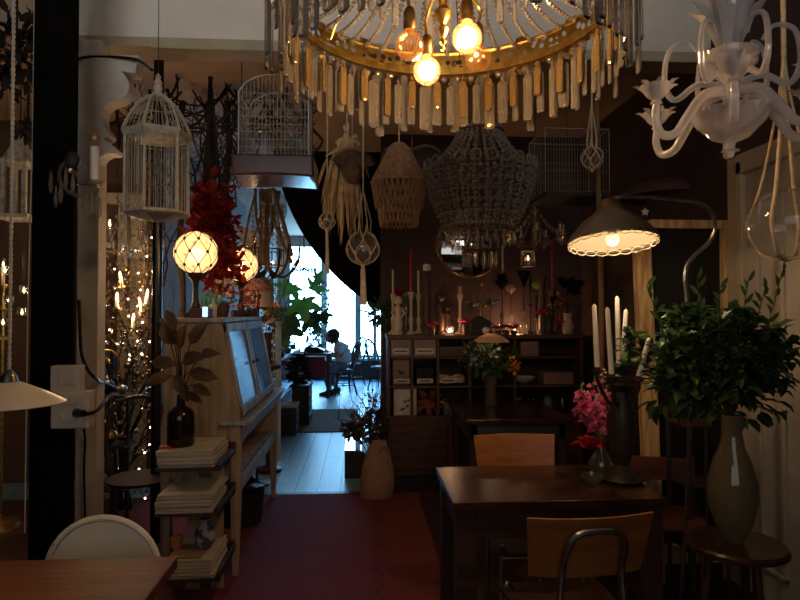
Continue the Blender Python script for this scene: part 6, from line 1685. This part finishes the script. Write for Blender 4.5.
# rosettes and top crown leaves
for i in range(16):
    a = 2 * PI * i / 16 + .1; o_ = Vector((math.cos(a), math.sin(a), 0)); b = MB()
    b.leaf(o_ * (rg_ + .012) + Vector((0, 0, .03)), o_ * .35 + Vector((0, 0, 1)), -o_, .11, .07, .2); b.leaf(o_ * (rg_ + .012) + Vector((0, 0, .0)), o_ * .5 + Vector((0, 0, -1)), -o_, .06, .05, .2)
    b.sph(o_ * (rg_ + .02) + Vector((0, 0, .01)), .018, 8, 6); b.build('gilt_leaf', K['gold'], t)
def prism(a, r, z, L, w, tilt=0):
    b_ = MB(); c0, s0 = math.cos(a), math.sin(a); d_ = w * .36
    pr = [(-w, -d_ * .3), (-w * .4, -d_), (w * .4, -d_), (w, -d_ * .3), (w, d_ * .3), (w * .4, d_), (-w * .4, d_), (-w, d_ * .3)]
    for z_, f in ((0, .6), (-.010, 1), (-L + .008, 1), (-L, .72)):
        for x, y in pr: b_.v.append(Vector((x * f, y * f, z_)))
    for j in range(3):
        for i in range(8): b_.f.append((j * 8 + i, j * 8 + (i + 1) % 8, j * 8 + 8 + (i + 1) % 8, j * 8 + 8 + i))
    b_.f += [tuple(range(7, -1, -1)), tuple(range(24, 32))]
    b_.oct((0, 0, .012), .009, .010)
    b_.xf(Matrix.Translation((r * c0, r * s0, z)) @ Matrix.Rotation(a + PI / 2 + tilt, 4, 'Z'))
    return b_
g = random.Random(77)
NP = 62
for i in range(NP):
    a = 2 * PI * i / NP
    prism(a, rg_ - .012, -.072, g.choice((.16, .17, .18, .19)), g.choice((.015, .018, .020)), g.uniform(-.4, .4)).build('prism', K['prism_glass'], t, smooth=False)
for i in range(34):
    a = 2 * PI * (i + .5) / 34
    prism(a, rg_ + .032, .03 if i % 2 else .0, g.choice((.22, .25, .28)), g.choice((.016, .019)), g.uniform(-.3, .3)).build('long_prism', K['prism_glass'], t, smooth=False)
# amber hints: gilt pendants between the prisms
for i in range(31):
    a = 2 * PI * (i + .5) / 31; 
    prism(a, rg_ - .034, -.06, g.choice((.11, .13, .15)), .014, g.uniform(-.3, .3)).build('amber_prism', K['amber_glass'], t, smooth=False)
# inner upper tier
MB().lathe([(.27, .24), (.285, .24), (.285, .27), (.27, .27)], 48, caps=False).build('inner_band', K['gold'], t)
for i in range(26):
    a = 2 * PI * i / 26
    prism(a, .285, .235, g.choice((.20, .22)), .015, g.uniform(-.3, .3)).build('inner_prism', K['prism_glass'], t, smooth=False)
# bead swags from inner tier to the rim
for i in range(48):
    a = 2 * PI * i / 48; b = MB(); c0 = Vector((math.cos(a), math.sin(a), 0))
    for j in range(20):
        u = j / 19; p = c0 * (.27 + (rg_ - .29) * u) + Vector((0, 0, .26 - .20 * u - .05 * math.sin(PI * u))); b.oct(p, .0115, .0115)
    b.tube([c0 * .27 + Vector((0, 0, .26)), c0 * (.27 + (rg_ - .29) * .5) + Vector((0, 0, .11)), c0 * (rg_ - .02) + Vector((0, 0, .06))], .001, 3)
    b.build('bead_swag', K['bead_glass'], t, smooth=False)
# stem
MB().lathe([(.001, -.105), (.006, -.10), (.004, -.085), (.012, -.075), (.005, -.06), (.013, -.045), (.018, -.03), (.008, -.015), (.022, .0), (.028, .02), (.012, .04), (.016, .06), (.03, .09), (.02, .12), (.012, .16), (.03, .24), (.02, .30), (.012, .5), (.012, 3.8 - zr_), (.001, 3.8 - zr_)], 22, caps=False).xf(Matrix.Translation(P(443, 36, Yg) - tl - Vector((0, 0, -.03)) + Vector((0, 0, 0)))) .build('stem', K['gold'], t) if False else None
sp_ = P(443, 52, Yg) - tl
zs_ = sp_.z
MB().lathe([(.001, zs_), (.007, zs_ + .006), (.004, zs_ + .02), (.013, zs_ + .032), (.005, zs_ + .045), (.014, zs_ + .058), (.019, zs_ + .075), (.008, zs_ + .09), (.024, zs_ + .11), (.03, zs_ + .13), (.012, zs_ + .15), (.018, zs_ + .18), (.034, zs_ + .21), (.02, zs_ + .25), (.012, zs_ + .34), (.012, 3.8 - zr_ - .02), (.05, 3.8 - zr_ - .02), (.05, 3.8 - zr_)], 22, (sp_.x, 0, 0)).build('stem', K['gold'], t)
for i in range(8):
    a = 2 * PI * i / 8; MB().tube([(sp_.x, 0, .32), (.27 * math.cos(a), .27 * math.sin(a), .26)], .005, 5).build('spoke', K['gold'], t)
for i in range(6):
    a = 2 * PI * i / 6 + .3; MB().tube([(sp_.x, 0, .95), ((rg_) * math.cos(a), rg_ * math.sin(a), .04)], .003, 5).build('chain', K['gold'], t)
bulbs = []
for i, (px, py, rpx, dy, lit) in enumerate(((467, 38, 15.5, -.02, 1), (427, 71, 14, .06, 1), (409.5, 46, 15, .0, 0), (478, 58, 13.5, .12, 0))):
    p = P(px, py, Yg + dy) - tl; r = rpx * (Yg + dy) / F
    gl = MB().sph(p, r, 20, 14).lathe([(r * .5, r * .8), (r * .32, r * 1.15), (r * .3, r * 1.4)], 14, p, caps=False).build('bulb', K['bulb_glass'], t)
    f = MB()
    for j in range(6):
        a = 2 * PI * j / 6; f.tube([p + Vector((r * .22 * math.cos(a), r * .22 * math.sin(a), -r * .35)), p + Vector((r * .34 * math.cos(a + .5), r * .34 * math.sin(a + .5), r * .3))], r * (.085 if lit else .02), 5)
    f.build('filament', K['filament'] if lit else K['brass_dull'], gl)
    MB().lathe([(r * .34, r * 1.1), (r * .42, r * 1.2), (r * .42, r * 2.3), (r * .25, r * 2.6), (.004, r * 2.7)], 14, p).build('socket', K['brass_dull'], t)
    MB().tube(smoothpts([p + Vector((0, 0, r * 2.6)), p + Vector((0, 0, r * 4)), Vector((sp_.x, 0, zs_ + .26))]), .006, 6).build('arm', K['gold'], t)
    if lit: bulbs.append(p + tl)

# ================================================================ crystal bead basket chandelier
Y = 4.15; q = Y / F; c = P(480, 190, Y)
t = TH('bead_chandelier', 'big bell-shaped chandelier of clear crystal beads before the dark wall', 'chandelier', c)
R1 = 55 * q
def zq(py): return (190 - py) * q
for r_, py in ((.17, 132), (R1, 172), (R1 * .62, 232), (R1 * .30, 252)):
    MB().torus((0, 0, zq(py)), r_, .006, 40, 6).build('hoop', K['brass_dull'], t)
for i in range(27):
    a = 2 * PI * i / 27; ca, sa = math.cos(a), math.sin(a); b = MB()
    for j in range(11):
        u = j / 10; r_ = .15 + (R1 - .15) * u ** 1.6; z = zq(128 + (172 - 128) * u); b.oct((r_ * ca, r_ * sa, z), .017, .018)
    b.build('upper_strand', K['bead_glass'], t, smooth=False)
    b = MB()
    for j in range(13):
        u = j / 12; r_ = R1 * (1 - .40 * u ** 1.7) ; z = zq(172 + 60 * u); b.oct((r_ * ca, r_ * sa, z), g.uniform(.015, .021), .020)
        if j % 2 == 1: b.oct((r_ * math.cos(a + .116), r_ * math.sin(a + .116), z), .015, .017)
    b.build('lower_strand', K['bead_glass'], t, smooth=False)
for i in range(24):
    a = 2 * PI * i / 24; b = MB()
    b.torus((R1 * 1.03 * math.cos(a), R1 * 1.03 * math.sin(a), zq(168)), .036, .007, 12, 4, Matrix.Rotation(a + PI / 2, 4, 'Z') @ Matrix.Rotation(R(90), 4, 'X'))
    b.build('bead_loop', K['bead_glass'], t)
drops(t, [(R1 * .62 * math.cos(2 * PI * i / 24), R1 * .62 * math.sin(2 * PI * i / 24), zq(233)) for i in range(24)], .10, .014, K['crystal_prism'])
drops(t, [(R1 * .30 * math.cos(2 * PI * i / 12), R1 * .30 * math.sin(2 * PI * i / 12), zq(252)) for i in range(12)], .13, .015, K['crystal_prism'], 'long_drop')
MB().tube([(0, 0, zq(254)), (0, 0, 3.2 - c.z)], .008, 6).build('stem', K['brass_dull'], t)
for i in range(4):
    a = R(90 * i + 20)
    for r_, z in ((.17, zq(132)), (R1, zq(172)), (R1 * .62, zq(232)), (R1 * .3, zq(252))): MB().tube([(0, 0, z), (r_ * math.cos(a), r_ * math.sin(a), z)], .004, 5).build('spoke', K['brass_dull'], t)
bead_c = c
# round mirror on the wall
c = P(470, 243, 5.66); r_ = 34 * 5.66 / F
t = TH('round_mirror', 'round frameless mirror on the dark wall behind the bead chandelier', 'mirror', c)
MB().lathe([(.001, -.006), (r_ - .01, -.006), (r_, 0), (r_, .03), (.001, .03)], 48, m=Matrix.Rotation(R(90), 4, 'X') @ Matrix.Scale(-1, 4, (0, 0, 1)), caps=False).build('mirror_glass', K['mirror'], t)
MB().torus((0, -.004, 0), r_ + .004, .008, 48, 6, Matrix.Rotation(R(90), 4, 'X')).build('rim', K['brass_dull'], t)

# small crystal chandelier with lit candles
Y = 4.9; c = P(535, 232, Y); q = Y / F
t = TH('small_crystal_chandelier', 'small crystal chandelier with faint candle light below the dark wire cage', 'chandelier', c)
MB().tube([(0, 0, -.12), (0, 0, 3.2 - c.z)], .008, 6).build('stem', K['brass_dull'], t)
MB().lathe([(.001, -.16), (.02, -.14), (.05, -.1), (.02, -.06), (.03, 0), (.015, .06), (.03, .1), (.01, .14)], 14).build('column', K['glass_smoky'], t)
for i in range(7):
    a = 2 * PI * i / 7; e = Vector((.24 * math.cos(a), .24 * math.sin(a), -.02))
    MB().tube(smoothpts([(0, 0, -.08), e * .5 + Vector((0, 0, -.1)), e + Vector((0, 0, -.03)), e]), .006, 6).build('arm', K['brass_dull'], t)
    MB().lathe([(.005, 0), (.03, .01), (.01, .012), (.01, .06), (.001, .062)], 10, e, caps=False).build('candle_sleeve', K['ivory'], t)
    MB().lathe([(.004, .06), (.009, .075), (.001, .10)], 8, e).build('bulb', K['candle_bulb'] if i == 4 else K['bulb_glass'], t)
    for j in range(3): drops(t, [tuple(e + Vector((.025 * math.cos(2.1 * j), .025 * math.sin(2.1 * j), -.005)))], .09, .012, K['crystal_prism'])
    b = MB()
    for j in range(9): b.oct(tuple(Vector((0, 0, .22)).lerp(e, j / 8) - Vector((0, 0, .05 * math.sin(PI * j / 8)))), .012, .024)
    b.build('bead_swag', K['crystal_prism'], t, smooth=False)
t0 = TH('hanging_lantern', 'tiny glass lantern glowing orange under the small crystal chandelier', 'lantern', P(528, 258, 4.7))
MB().boxb(-.04, .04, -.04, .04, -.06, .05).build('glass_box', K['glass'], t0, smooth=False)
b = MB()
for x in (-.042, .042):
    for y in (-.042, .042): b.boxb(x - .004, x + .004, y - .004, y + .004, -.065, .055)
b.boxb(-.046, .046, -.046, .046, -.07, -.06); b.boxb(-.046, .046, -.046, .046, .05, .058)
b.build('lantern_frame', K['brass_dull'], t0, smooth=False)
MB().cyl((0, 0, -.06), (0, 0, -.02), .018).build('candle', K['ivory'], t0)
MB().lathe([(.001, -.02), (.009, -.008), (.001, .02)], 8).build('flame', K['candle_bulb'], t0)
MB().tube([(0, 0, .05), (0, 0, 3.2 - P(528, 258, 4.7).z)], .002, 4).build('wire', K['iron'], t0)

# ================================================================ murano chandelier
Y = 1.62; q = Y / F; c = P(730, 120, Y)
t = TH('white_glass_chandelier', 'milky white blown glass chandelier with curling arms at the upper right', 'chandelier', c)
L = lambda px, py, d=0: P(px, py, Y + d) - c
zz = lambda py: L(730, py).z
MB().lathe([(.001, zz(158)), (3 * q, zz(157)), (4 * q, zz(152)), (9 * q, zz(151)), (4 * q, zz(148)), (5 * q, zz(143)), (18 * q, zz(138)), (34 * q, zz(122)), (38 * q, zz(112)), (33 * q, zz(114)), (16 * q, zz(124)), (7 * q, zz(120)), (6 * q, zz(100)), (7 * q, zz(84)), (12 * q, zz(78)), (26 * q, zz(66)), (28 * q, zz(54)), (20 * q, zz(56)), (9 * q, zz(66)), (7 * q, zz(40)), (14 * q, zz(20)), (20 * q, zz(0)), (12 * q, zz(-30)), (6 * q, zz(-60)), (6 * q, 3.8 - c.z)], 30, (L(730, 100).x, 0, 0), caps=False).build('column', K['murano'], t)
for i in range(14):
    a = 2 * PI * i / 14; o_ = Vector((math.cos(a), math.sin(a), 0))
    b = MB().tube(smoothpts([o_ * 34 * q + Vector((0, 0, zz(116))), o_ * 42 * q + Vector((0, 0, zz(110))), o_ * 45 * q + Vector((0, 0, zz(118)))]), [.008, .007, .007, .006, .006, .006, .005, .005, .005, .004, .004, .004, .003][:13], 6)
    b.build('bowl_ruffle', K['murano'], t)
for i in range(10):
    a = 2 * PI * i / 10; o_ = Vector((math.cos(a), math.sin(a), 0))
    MB().leaf(o_ * 10 * q + Vector((0, 0, zz(50))), o_ * .45 + Vector((0, 0, 1)), -o_, .16, .055, .25).build('glass_leaf', K['murano'], t)
    MB().leaf(o_ * 10 * q + Vector((0, 0, zz(10))), o_ * .7 + Vector((0, 0, .9)), -o_, .17, .06, .25).build('glass_leaf', K['murano'], t)
def m_arm(az, s=1.0):
    o_ = Vector((math.cos(az), math.sin(az), 0)) * s
    pts = smoothpts([o_ * 8 * q + Vector((0, 0, zz(92))), o_ * 30 * q + Vector((0, 0, zz(97))), o_ * 48 * q + Vector((0, 0, zz(118))), o_ * 62 * q + Vector((0, 0, zz(136))), o_ * 78 * q + Vector((0, 0, zz(138))), o_ * 85 * q + Vector((0, 0, zz(124))), o_ * 84 * q + Vector((0, 0, zz(110)))], 6)
    n = len(pts); MB().tube(pts, [q * (5.6 - 1.8 * i / n) for i in range(n)], 10).build('arm', K['murano'], t)
    e = o_ * 84 * q + Vector((0, 0, zz(110)))
    MB().lathe([(2.5 * q, 0), (6 * q, 2 * q), (4 * q, 5 * q), (10 * q, 10 * q), (16 * q, 20 * q), (15 * q, 20 * q), (8 * q, 11 * q), (.001, 7 * q)], 18, e, caps=False).build('cup', K['murano'], t)
    for k_ in range(7):
        f = 2 * PI * k_ / 7; v = Vector((math.cos(f), math.sin(f), 0))
        MB().leaf(e + v * 12 * q + Vector((0, 0, 14 * q)), v * .8 + Vector((0, 0, .7)), -v, 14 * q, 9 * q, .25).build('cup_petal', K['murano'], t)
    o2 = Vector((math.cos(az + .5), math.sin(az + .5), 0)) * s
    pts = smoothpts([o2 * 10 * q + Vector((0, 0, zz(84))), o2 * 30 * q + Vector((0, 0, zz(80))), o2 * 52 * q + Vector((0, 0, zz(92))), o2 * 62 * q + Vector((0, 0, zz(74))), o2 * 58 * q + Vector((0, 0, zz(42))), o2 * 40 * q + Vector((0, 0, zz(34))), o2 * 30 * q + Vector((0, 0, zz(46)))], 6)
    n = len(pts); MB().tube(pts, [q * (4.0 - 2.0 * i / n) for i in range(n)], 8).build('scroll', K['murano'], t)
for az in (R(186), R(240), R(300), R(354), R(60), R(120)): m_arm(az)
# ================================================================ right wall: rope-hung glass globe
Y = 1.9; c = P(786, 224, Y); q = Y / F
t = TH('rope_globe', 'large clear glass globe hanging in knotted rope at the right edge', 'hanging globe', c)
MB().sph((0, 0, 0), 37 * q, 30, 20).build('glass_ball', K['globe_glass'], t)
for i in range(4):
    a = R(90 * i + 35); o_ = Vector((math.cos(a), math.sin(a), 0))
    MB().tube(smoothpts([(0, 0, -38 * q), o_ * 24 * q + Vector((0, 0, -30 * q)), o_ * 38 * q + Vector((0, 0, 0)), o_ * 30 * q + Vector((0, 0, 24 * q)), o_ * 22 * q + Vector((0, 0, 50 * q)), o_ * 6 * q + Vector((0, 0, 130 * q)), (0, 0, 180 * q)]), .0045 if i % 2 else .007, 6).build('rope', K['rope'], t)
MB().tube([(0, 0, 178 * q), (0, 0, 3.8 - c.z)], .008, 6).build('rope_top', K['rope'], t)
# ================================================================ macrame and straw hangings mid-room
def net_globe(px, py, r_px, Y, ytop, lab, tail=0, tailw=.010, mat='rope', zc=3.2, knots=6):
    c_ = P(px, py, Y); q_ = Y / F; r_ = r_px * q_
    t_ = TH('net_globe', lab, 'hanging globe', c_)
    MB().sph((0, 0, 0), r_, 22, 16).build('glass_ball', K['globe_glass'], t_)
    ht = (py - ytop) * q_
    for i in range(knots):
        for s in (-1, 1):
            pts = []
            for j in range(12):
                u = j / 11; th = PI * (1 - u * .86); a = 2 * PI * i / knots + s * PI / knots * (1 - math.cos(th * 3)) * .5
                pts.append(Vector((r_ * 1.03 * math.sin(th) * math.cos(a), r_ * 1.03 * math.sin(th) * math.sin(a), r_ * 1.03 * math.cos(th))))
            pts.append(Vector((r_ * .5 * math.cos(2 * PI * i / knots), r_ * .5 * math.sin(2 * PI * i / knots), r_ * 1.6)))
            pts.append(Vector((0, 0, ht)))
            MB().tube(pts, .0038, 5).build('net_cord', K[mat], t_)
    MB().tube([(0, 0, ht), (0, 0, zc - c_.z)], .006, 6).build('hanging_cord', K[mat], t_)
    if tail:
        MB().tube([(0, 0, -r_), (0, 0, -r_ - .04), (.004, 0, -r_ - tail * q_)], [.008, tailw, tailw * 1.5], 8).build('tassel', K[mat], t_)
    MB().sph((0, 0, -r_ - .01), .014, 8, 6).build('knot', K[mat], t_)
    return t_
net_globe(363, 248, 16.5, 4.1, 190, 'clear glass globe in a pale cord net hanging before the black panel', tail=40, tailw=.016)
net_globe(327, 221, 8, 4.3, 172, 'small glass ball in a cord net left of the straw bunch', tail=45, tailw=.010)
net_globe(592, 158, 11, 3.85, 100, 'faint glass ball in a cord net beside the wooden pole', tail=0)
# straw bunch
Y = 4.35; c = P(347, 148, Y); q = Y / F
t = TH('straw_bunch', 'bunch of dried straw and palm strips hanging under the prism chandelier', 'dried plant', c)
g = random.Random(51)
MB().tube([(0, 0, .12), (0, 0, 3.2 - c.z)], .006, 5).build('cord', K['rope'], t)
for i in range(80):
    a = R(g.gauss(-105, 32)) if i < 62 else R(g.uniform(0, 180)); L_ = g.uniform(.25, .66) if i < 62 else g.uniform(.10, .28)
    dx, dz = math.cos(a) * .55, math.sin(a); yy = g.uniform(-.35, .35)
    p1 = Vector((dx * L_ * .4, yy * L_ * .4, dz * L_ * .35 + .04)); p2 = Vector((dx * L_ * .62, yy * L_ * .8, dz * L_ * .9 - .04))
    MB().leaf((0, 0, 0), p1, (yy, -1, .2), p1.length * 1.25, .030, .1).leaf(p1, p2 - p1, (yy, -1, .2), (p2 - p1).length * 1.2, .028, .1).build('strip', K['straw'], t)
MB().sph((0, 0, -.02), .055, 12, 8, (1.2, .9, 1)).build('binding', K['straw'], t)
c2 = P(352, 172, Y - .12)
t = TH('woven_disc', 'dark woven seed head fan between straw bunch and macrame shade', 'dried plant', c2)
for i in range(26):
    a = R(20 + 5.2 * i); MB().leaf((0, 0, 0), (math.cos(a), -.12, math.sin(a)), (0, -1, 0), .19, .028, .3).build('strip', K['branch_l'], t)
MB().lathe([(.001, -.05), (.05, -.045), (.075, 0), (.05, .045), (.001, .05)], 16, m=Matrix.Rotation(R(80), 4, 'X'), caps=False).build('heart', K['branch_l'], t)
MB().tube([(0, .02, 0), (0, .05, 3.19 - c2.z)], .003, 4).build('thread', K['rope'], t)
# macrame shade
Y = 4.3; c = P(399, 183, Y); q = Y / F
t = TH('macrame_shade', 'beige macrame lampshade with looped fringe hanging before the dark wall', 'lampshade', c)
MB().lathe([(6 * q, 40 * q), (12 * q, 34 * q), (20 * q, 18 * q), (27 * q, 4 * q), (28 * q, 0), (27 * q, 0), (19 * q, 17 * q), (11 * q, 33 * q), (5 * q, 40 * q)], 36, caps=False).build('upper_shade', K['macrame'], t)
MB().torus((0, 0, 0), 27.5 * q, .010, 40, 6).build('hoop', K['macrame'], t)
for i in range(30):
    a = 2 * PI * i / 30; da = 2 * PI * 3.0 / 30
    for dep, rad in ((26, 27.5), (44, 25)):
        pts = [Vector((rad * q * (1 - .30 * math.sin(PI * u) * (dep / 52)) * math.cos(a + da * u), rad * q * (1 - .30 * math.sin(PI * u) * (dep / 52)) * math.sin(a + da * u), -dep * q * math.sin(PI * u))) for u in (0, .12, .25, .38, .5, .62, .75, .88, 1)]
        MB().tube(pts, .0055, 4).build('fringe_loop', K['macrame'], t)
for j in range(5):
    MB().torus((0, 0, (4 + 7 * j) * q), (26.5 - 3.6 * j) * q, .006, 32, 5).build('woven_row', K['macrame'], t)
MB().tube([(0, 0, 38 * q), (0, 0, 3.2 - c.z)], .006, 5).build('cord', K['rope'], t)
# extra dim shapes behind: dark horn branches over the macrame shade
c = P(412, 150, 4.9)
b = MB(); 
for s in (-1, 1): b.tube(smoothpts([(0, 0, 0), (s * .12, 0, .04), (s * .22, 0, .0), (s * .26, 0, -.08)]), [.016 - .0008 * i for i in range(19)], 6)
b.tube([(0, 0, 0), (0, 0, 3.205 - c.z)], .006, 5)
SO('horns', b, K['branch_l'], 'pair of curved pale horns hanging just right of the macrame shade', 'horns', loc=c)
# ================================================================ light
w = bpy.data.worlds.new('world'); sc.world = w; w.use_nodes = True
bg = w.node_tree.nodes['Background']
bg.inputs[0].default_value = (.26, .60, 1.0, 1); bg.inputs[1].default_value = 26
def lamp(name, kind, loc, e, colr, size=.05, rot=None, **k):
    d = bpy.data.lights.new(name, kind); d.energy = e; d.color = colr
    if kind == 'AREA':
        d.shape = 'RECTANGLE'; d.size = size[0]; d.size_y = size[1]
    elif kind in ('POINT', 'SPOT'): d.shadow_soft_size = size
    for a, v in k.items(): setattr(d, a, v)
    o = bpy.data.objects.new(name, d); col.objects.link(o); o.location = loc
    if rot: o.rotation_euler = rot
    return o
# daylight enters through the far windows (sampling portal) and from the shop front behind the camera
lamp('window_portal', 'AREA', (-.4, 13.7, 1.75), 0, (1, 1, 1), (3.0, 2.6), (R(-90), 0, 0)).data.cycles.is_portal = True
lamp('shop_front_daylight', 'AREA', (-.6, -2.6, 2.3), 18, (1, .95, .88), (3.6, 2.2), (R(90), 0, 0))
lamp('lintel_fill', 'AREA', (-.3, -2.7, 3.1), 14, (1, .97, .92), (3.6, .8), (R(102), 0, 0), spread=R(60))  # added fill lamp aimed up to brighten the lintel, not a window
WARM = (1, .66, .36)
for p in bulbs: lamp('chandelier_bulb_light', 'POINT', p, 12, WARM, .045)
lamp('gooseneck_light', 'POINT', goose + Vector((0, 0, 0)), 8, (1, .70, .42), .02)
lamp('globe_light', 'POINT', gl1, 10, WARM, .13)
lamp('globe_light', 'POINT', gl2, 9, WARM, .13)
lamp('tea_light_glow', 'POINT', tea, 2.5, (1, .5, .25), .02)
lamp('pendant_light', 'POINT', pend_small + Vector((0, 0, -.02)), 1.5, WARM, .03)
lamp('pendant_light', 'POINT', pend_left + Vector((0, 0, -.04)), 1.2, WARM, .03)
for p in tree_lights: lamp('tree_candle_light', 'POINT', p + Vector((0, -.03, .06)), 3, WARM, .02)
lamp('tea_light_glow', 'POINT', tea_added, 4, (1, .5, .25), .02)  # goes with the added tea light, brightens the wall
lamp('basket_light', 'POINT', basket_c + Vector((0, 0, -.12)), 5, WARM, .05)
for p in left_flames: lamp('candle_glow', 'POINT', p, 1.2, WARM, .02)
sc.cycles.max_bounces = 7; sc.cycles.diffuse_bounces = 3; sc.cycles.glossy_bounces = 4; sc.cycles.transmission_bounces = 6
sc.cycles.transparent_max_bounces = 40
sc.cycles.caustics_reflective = False; sc.cycles.caustics_refractive = False
sc.cycles.sample_clamp_indirect = 4
sc.view_settings.view_transform = 'Standard'; sc.view_settings.look = 'None'
sc.view_settings.gamma = 1; sc.view_settings.use_curve_mapping = False
sc.view_settings.exposure = 0
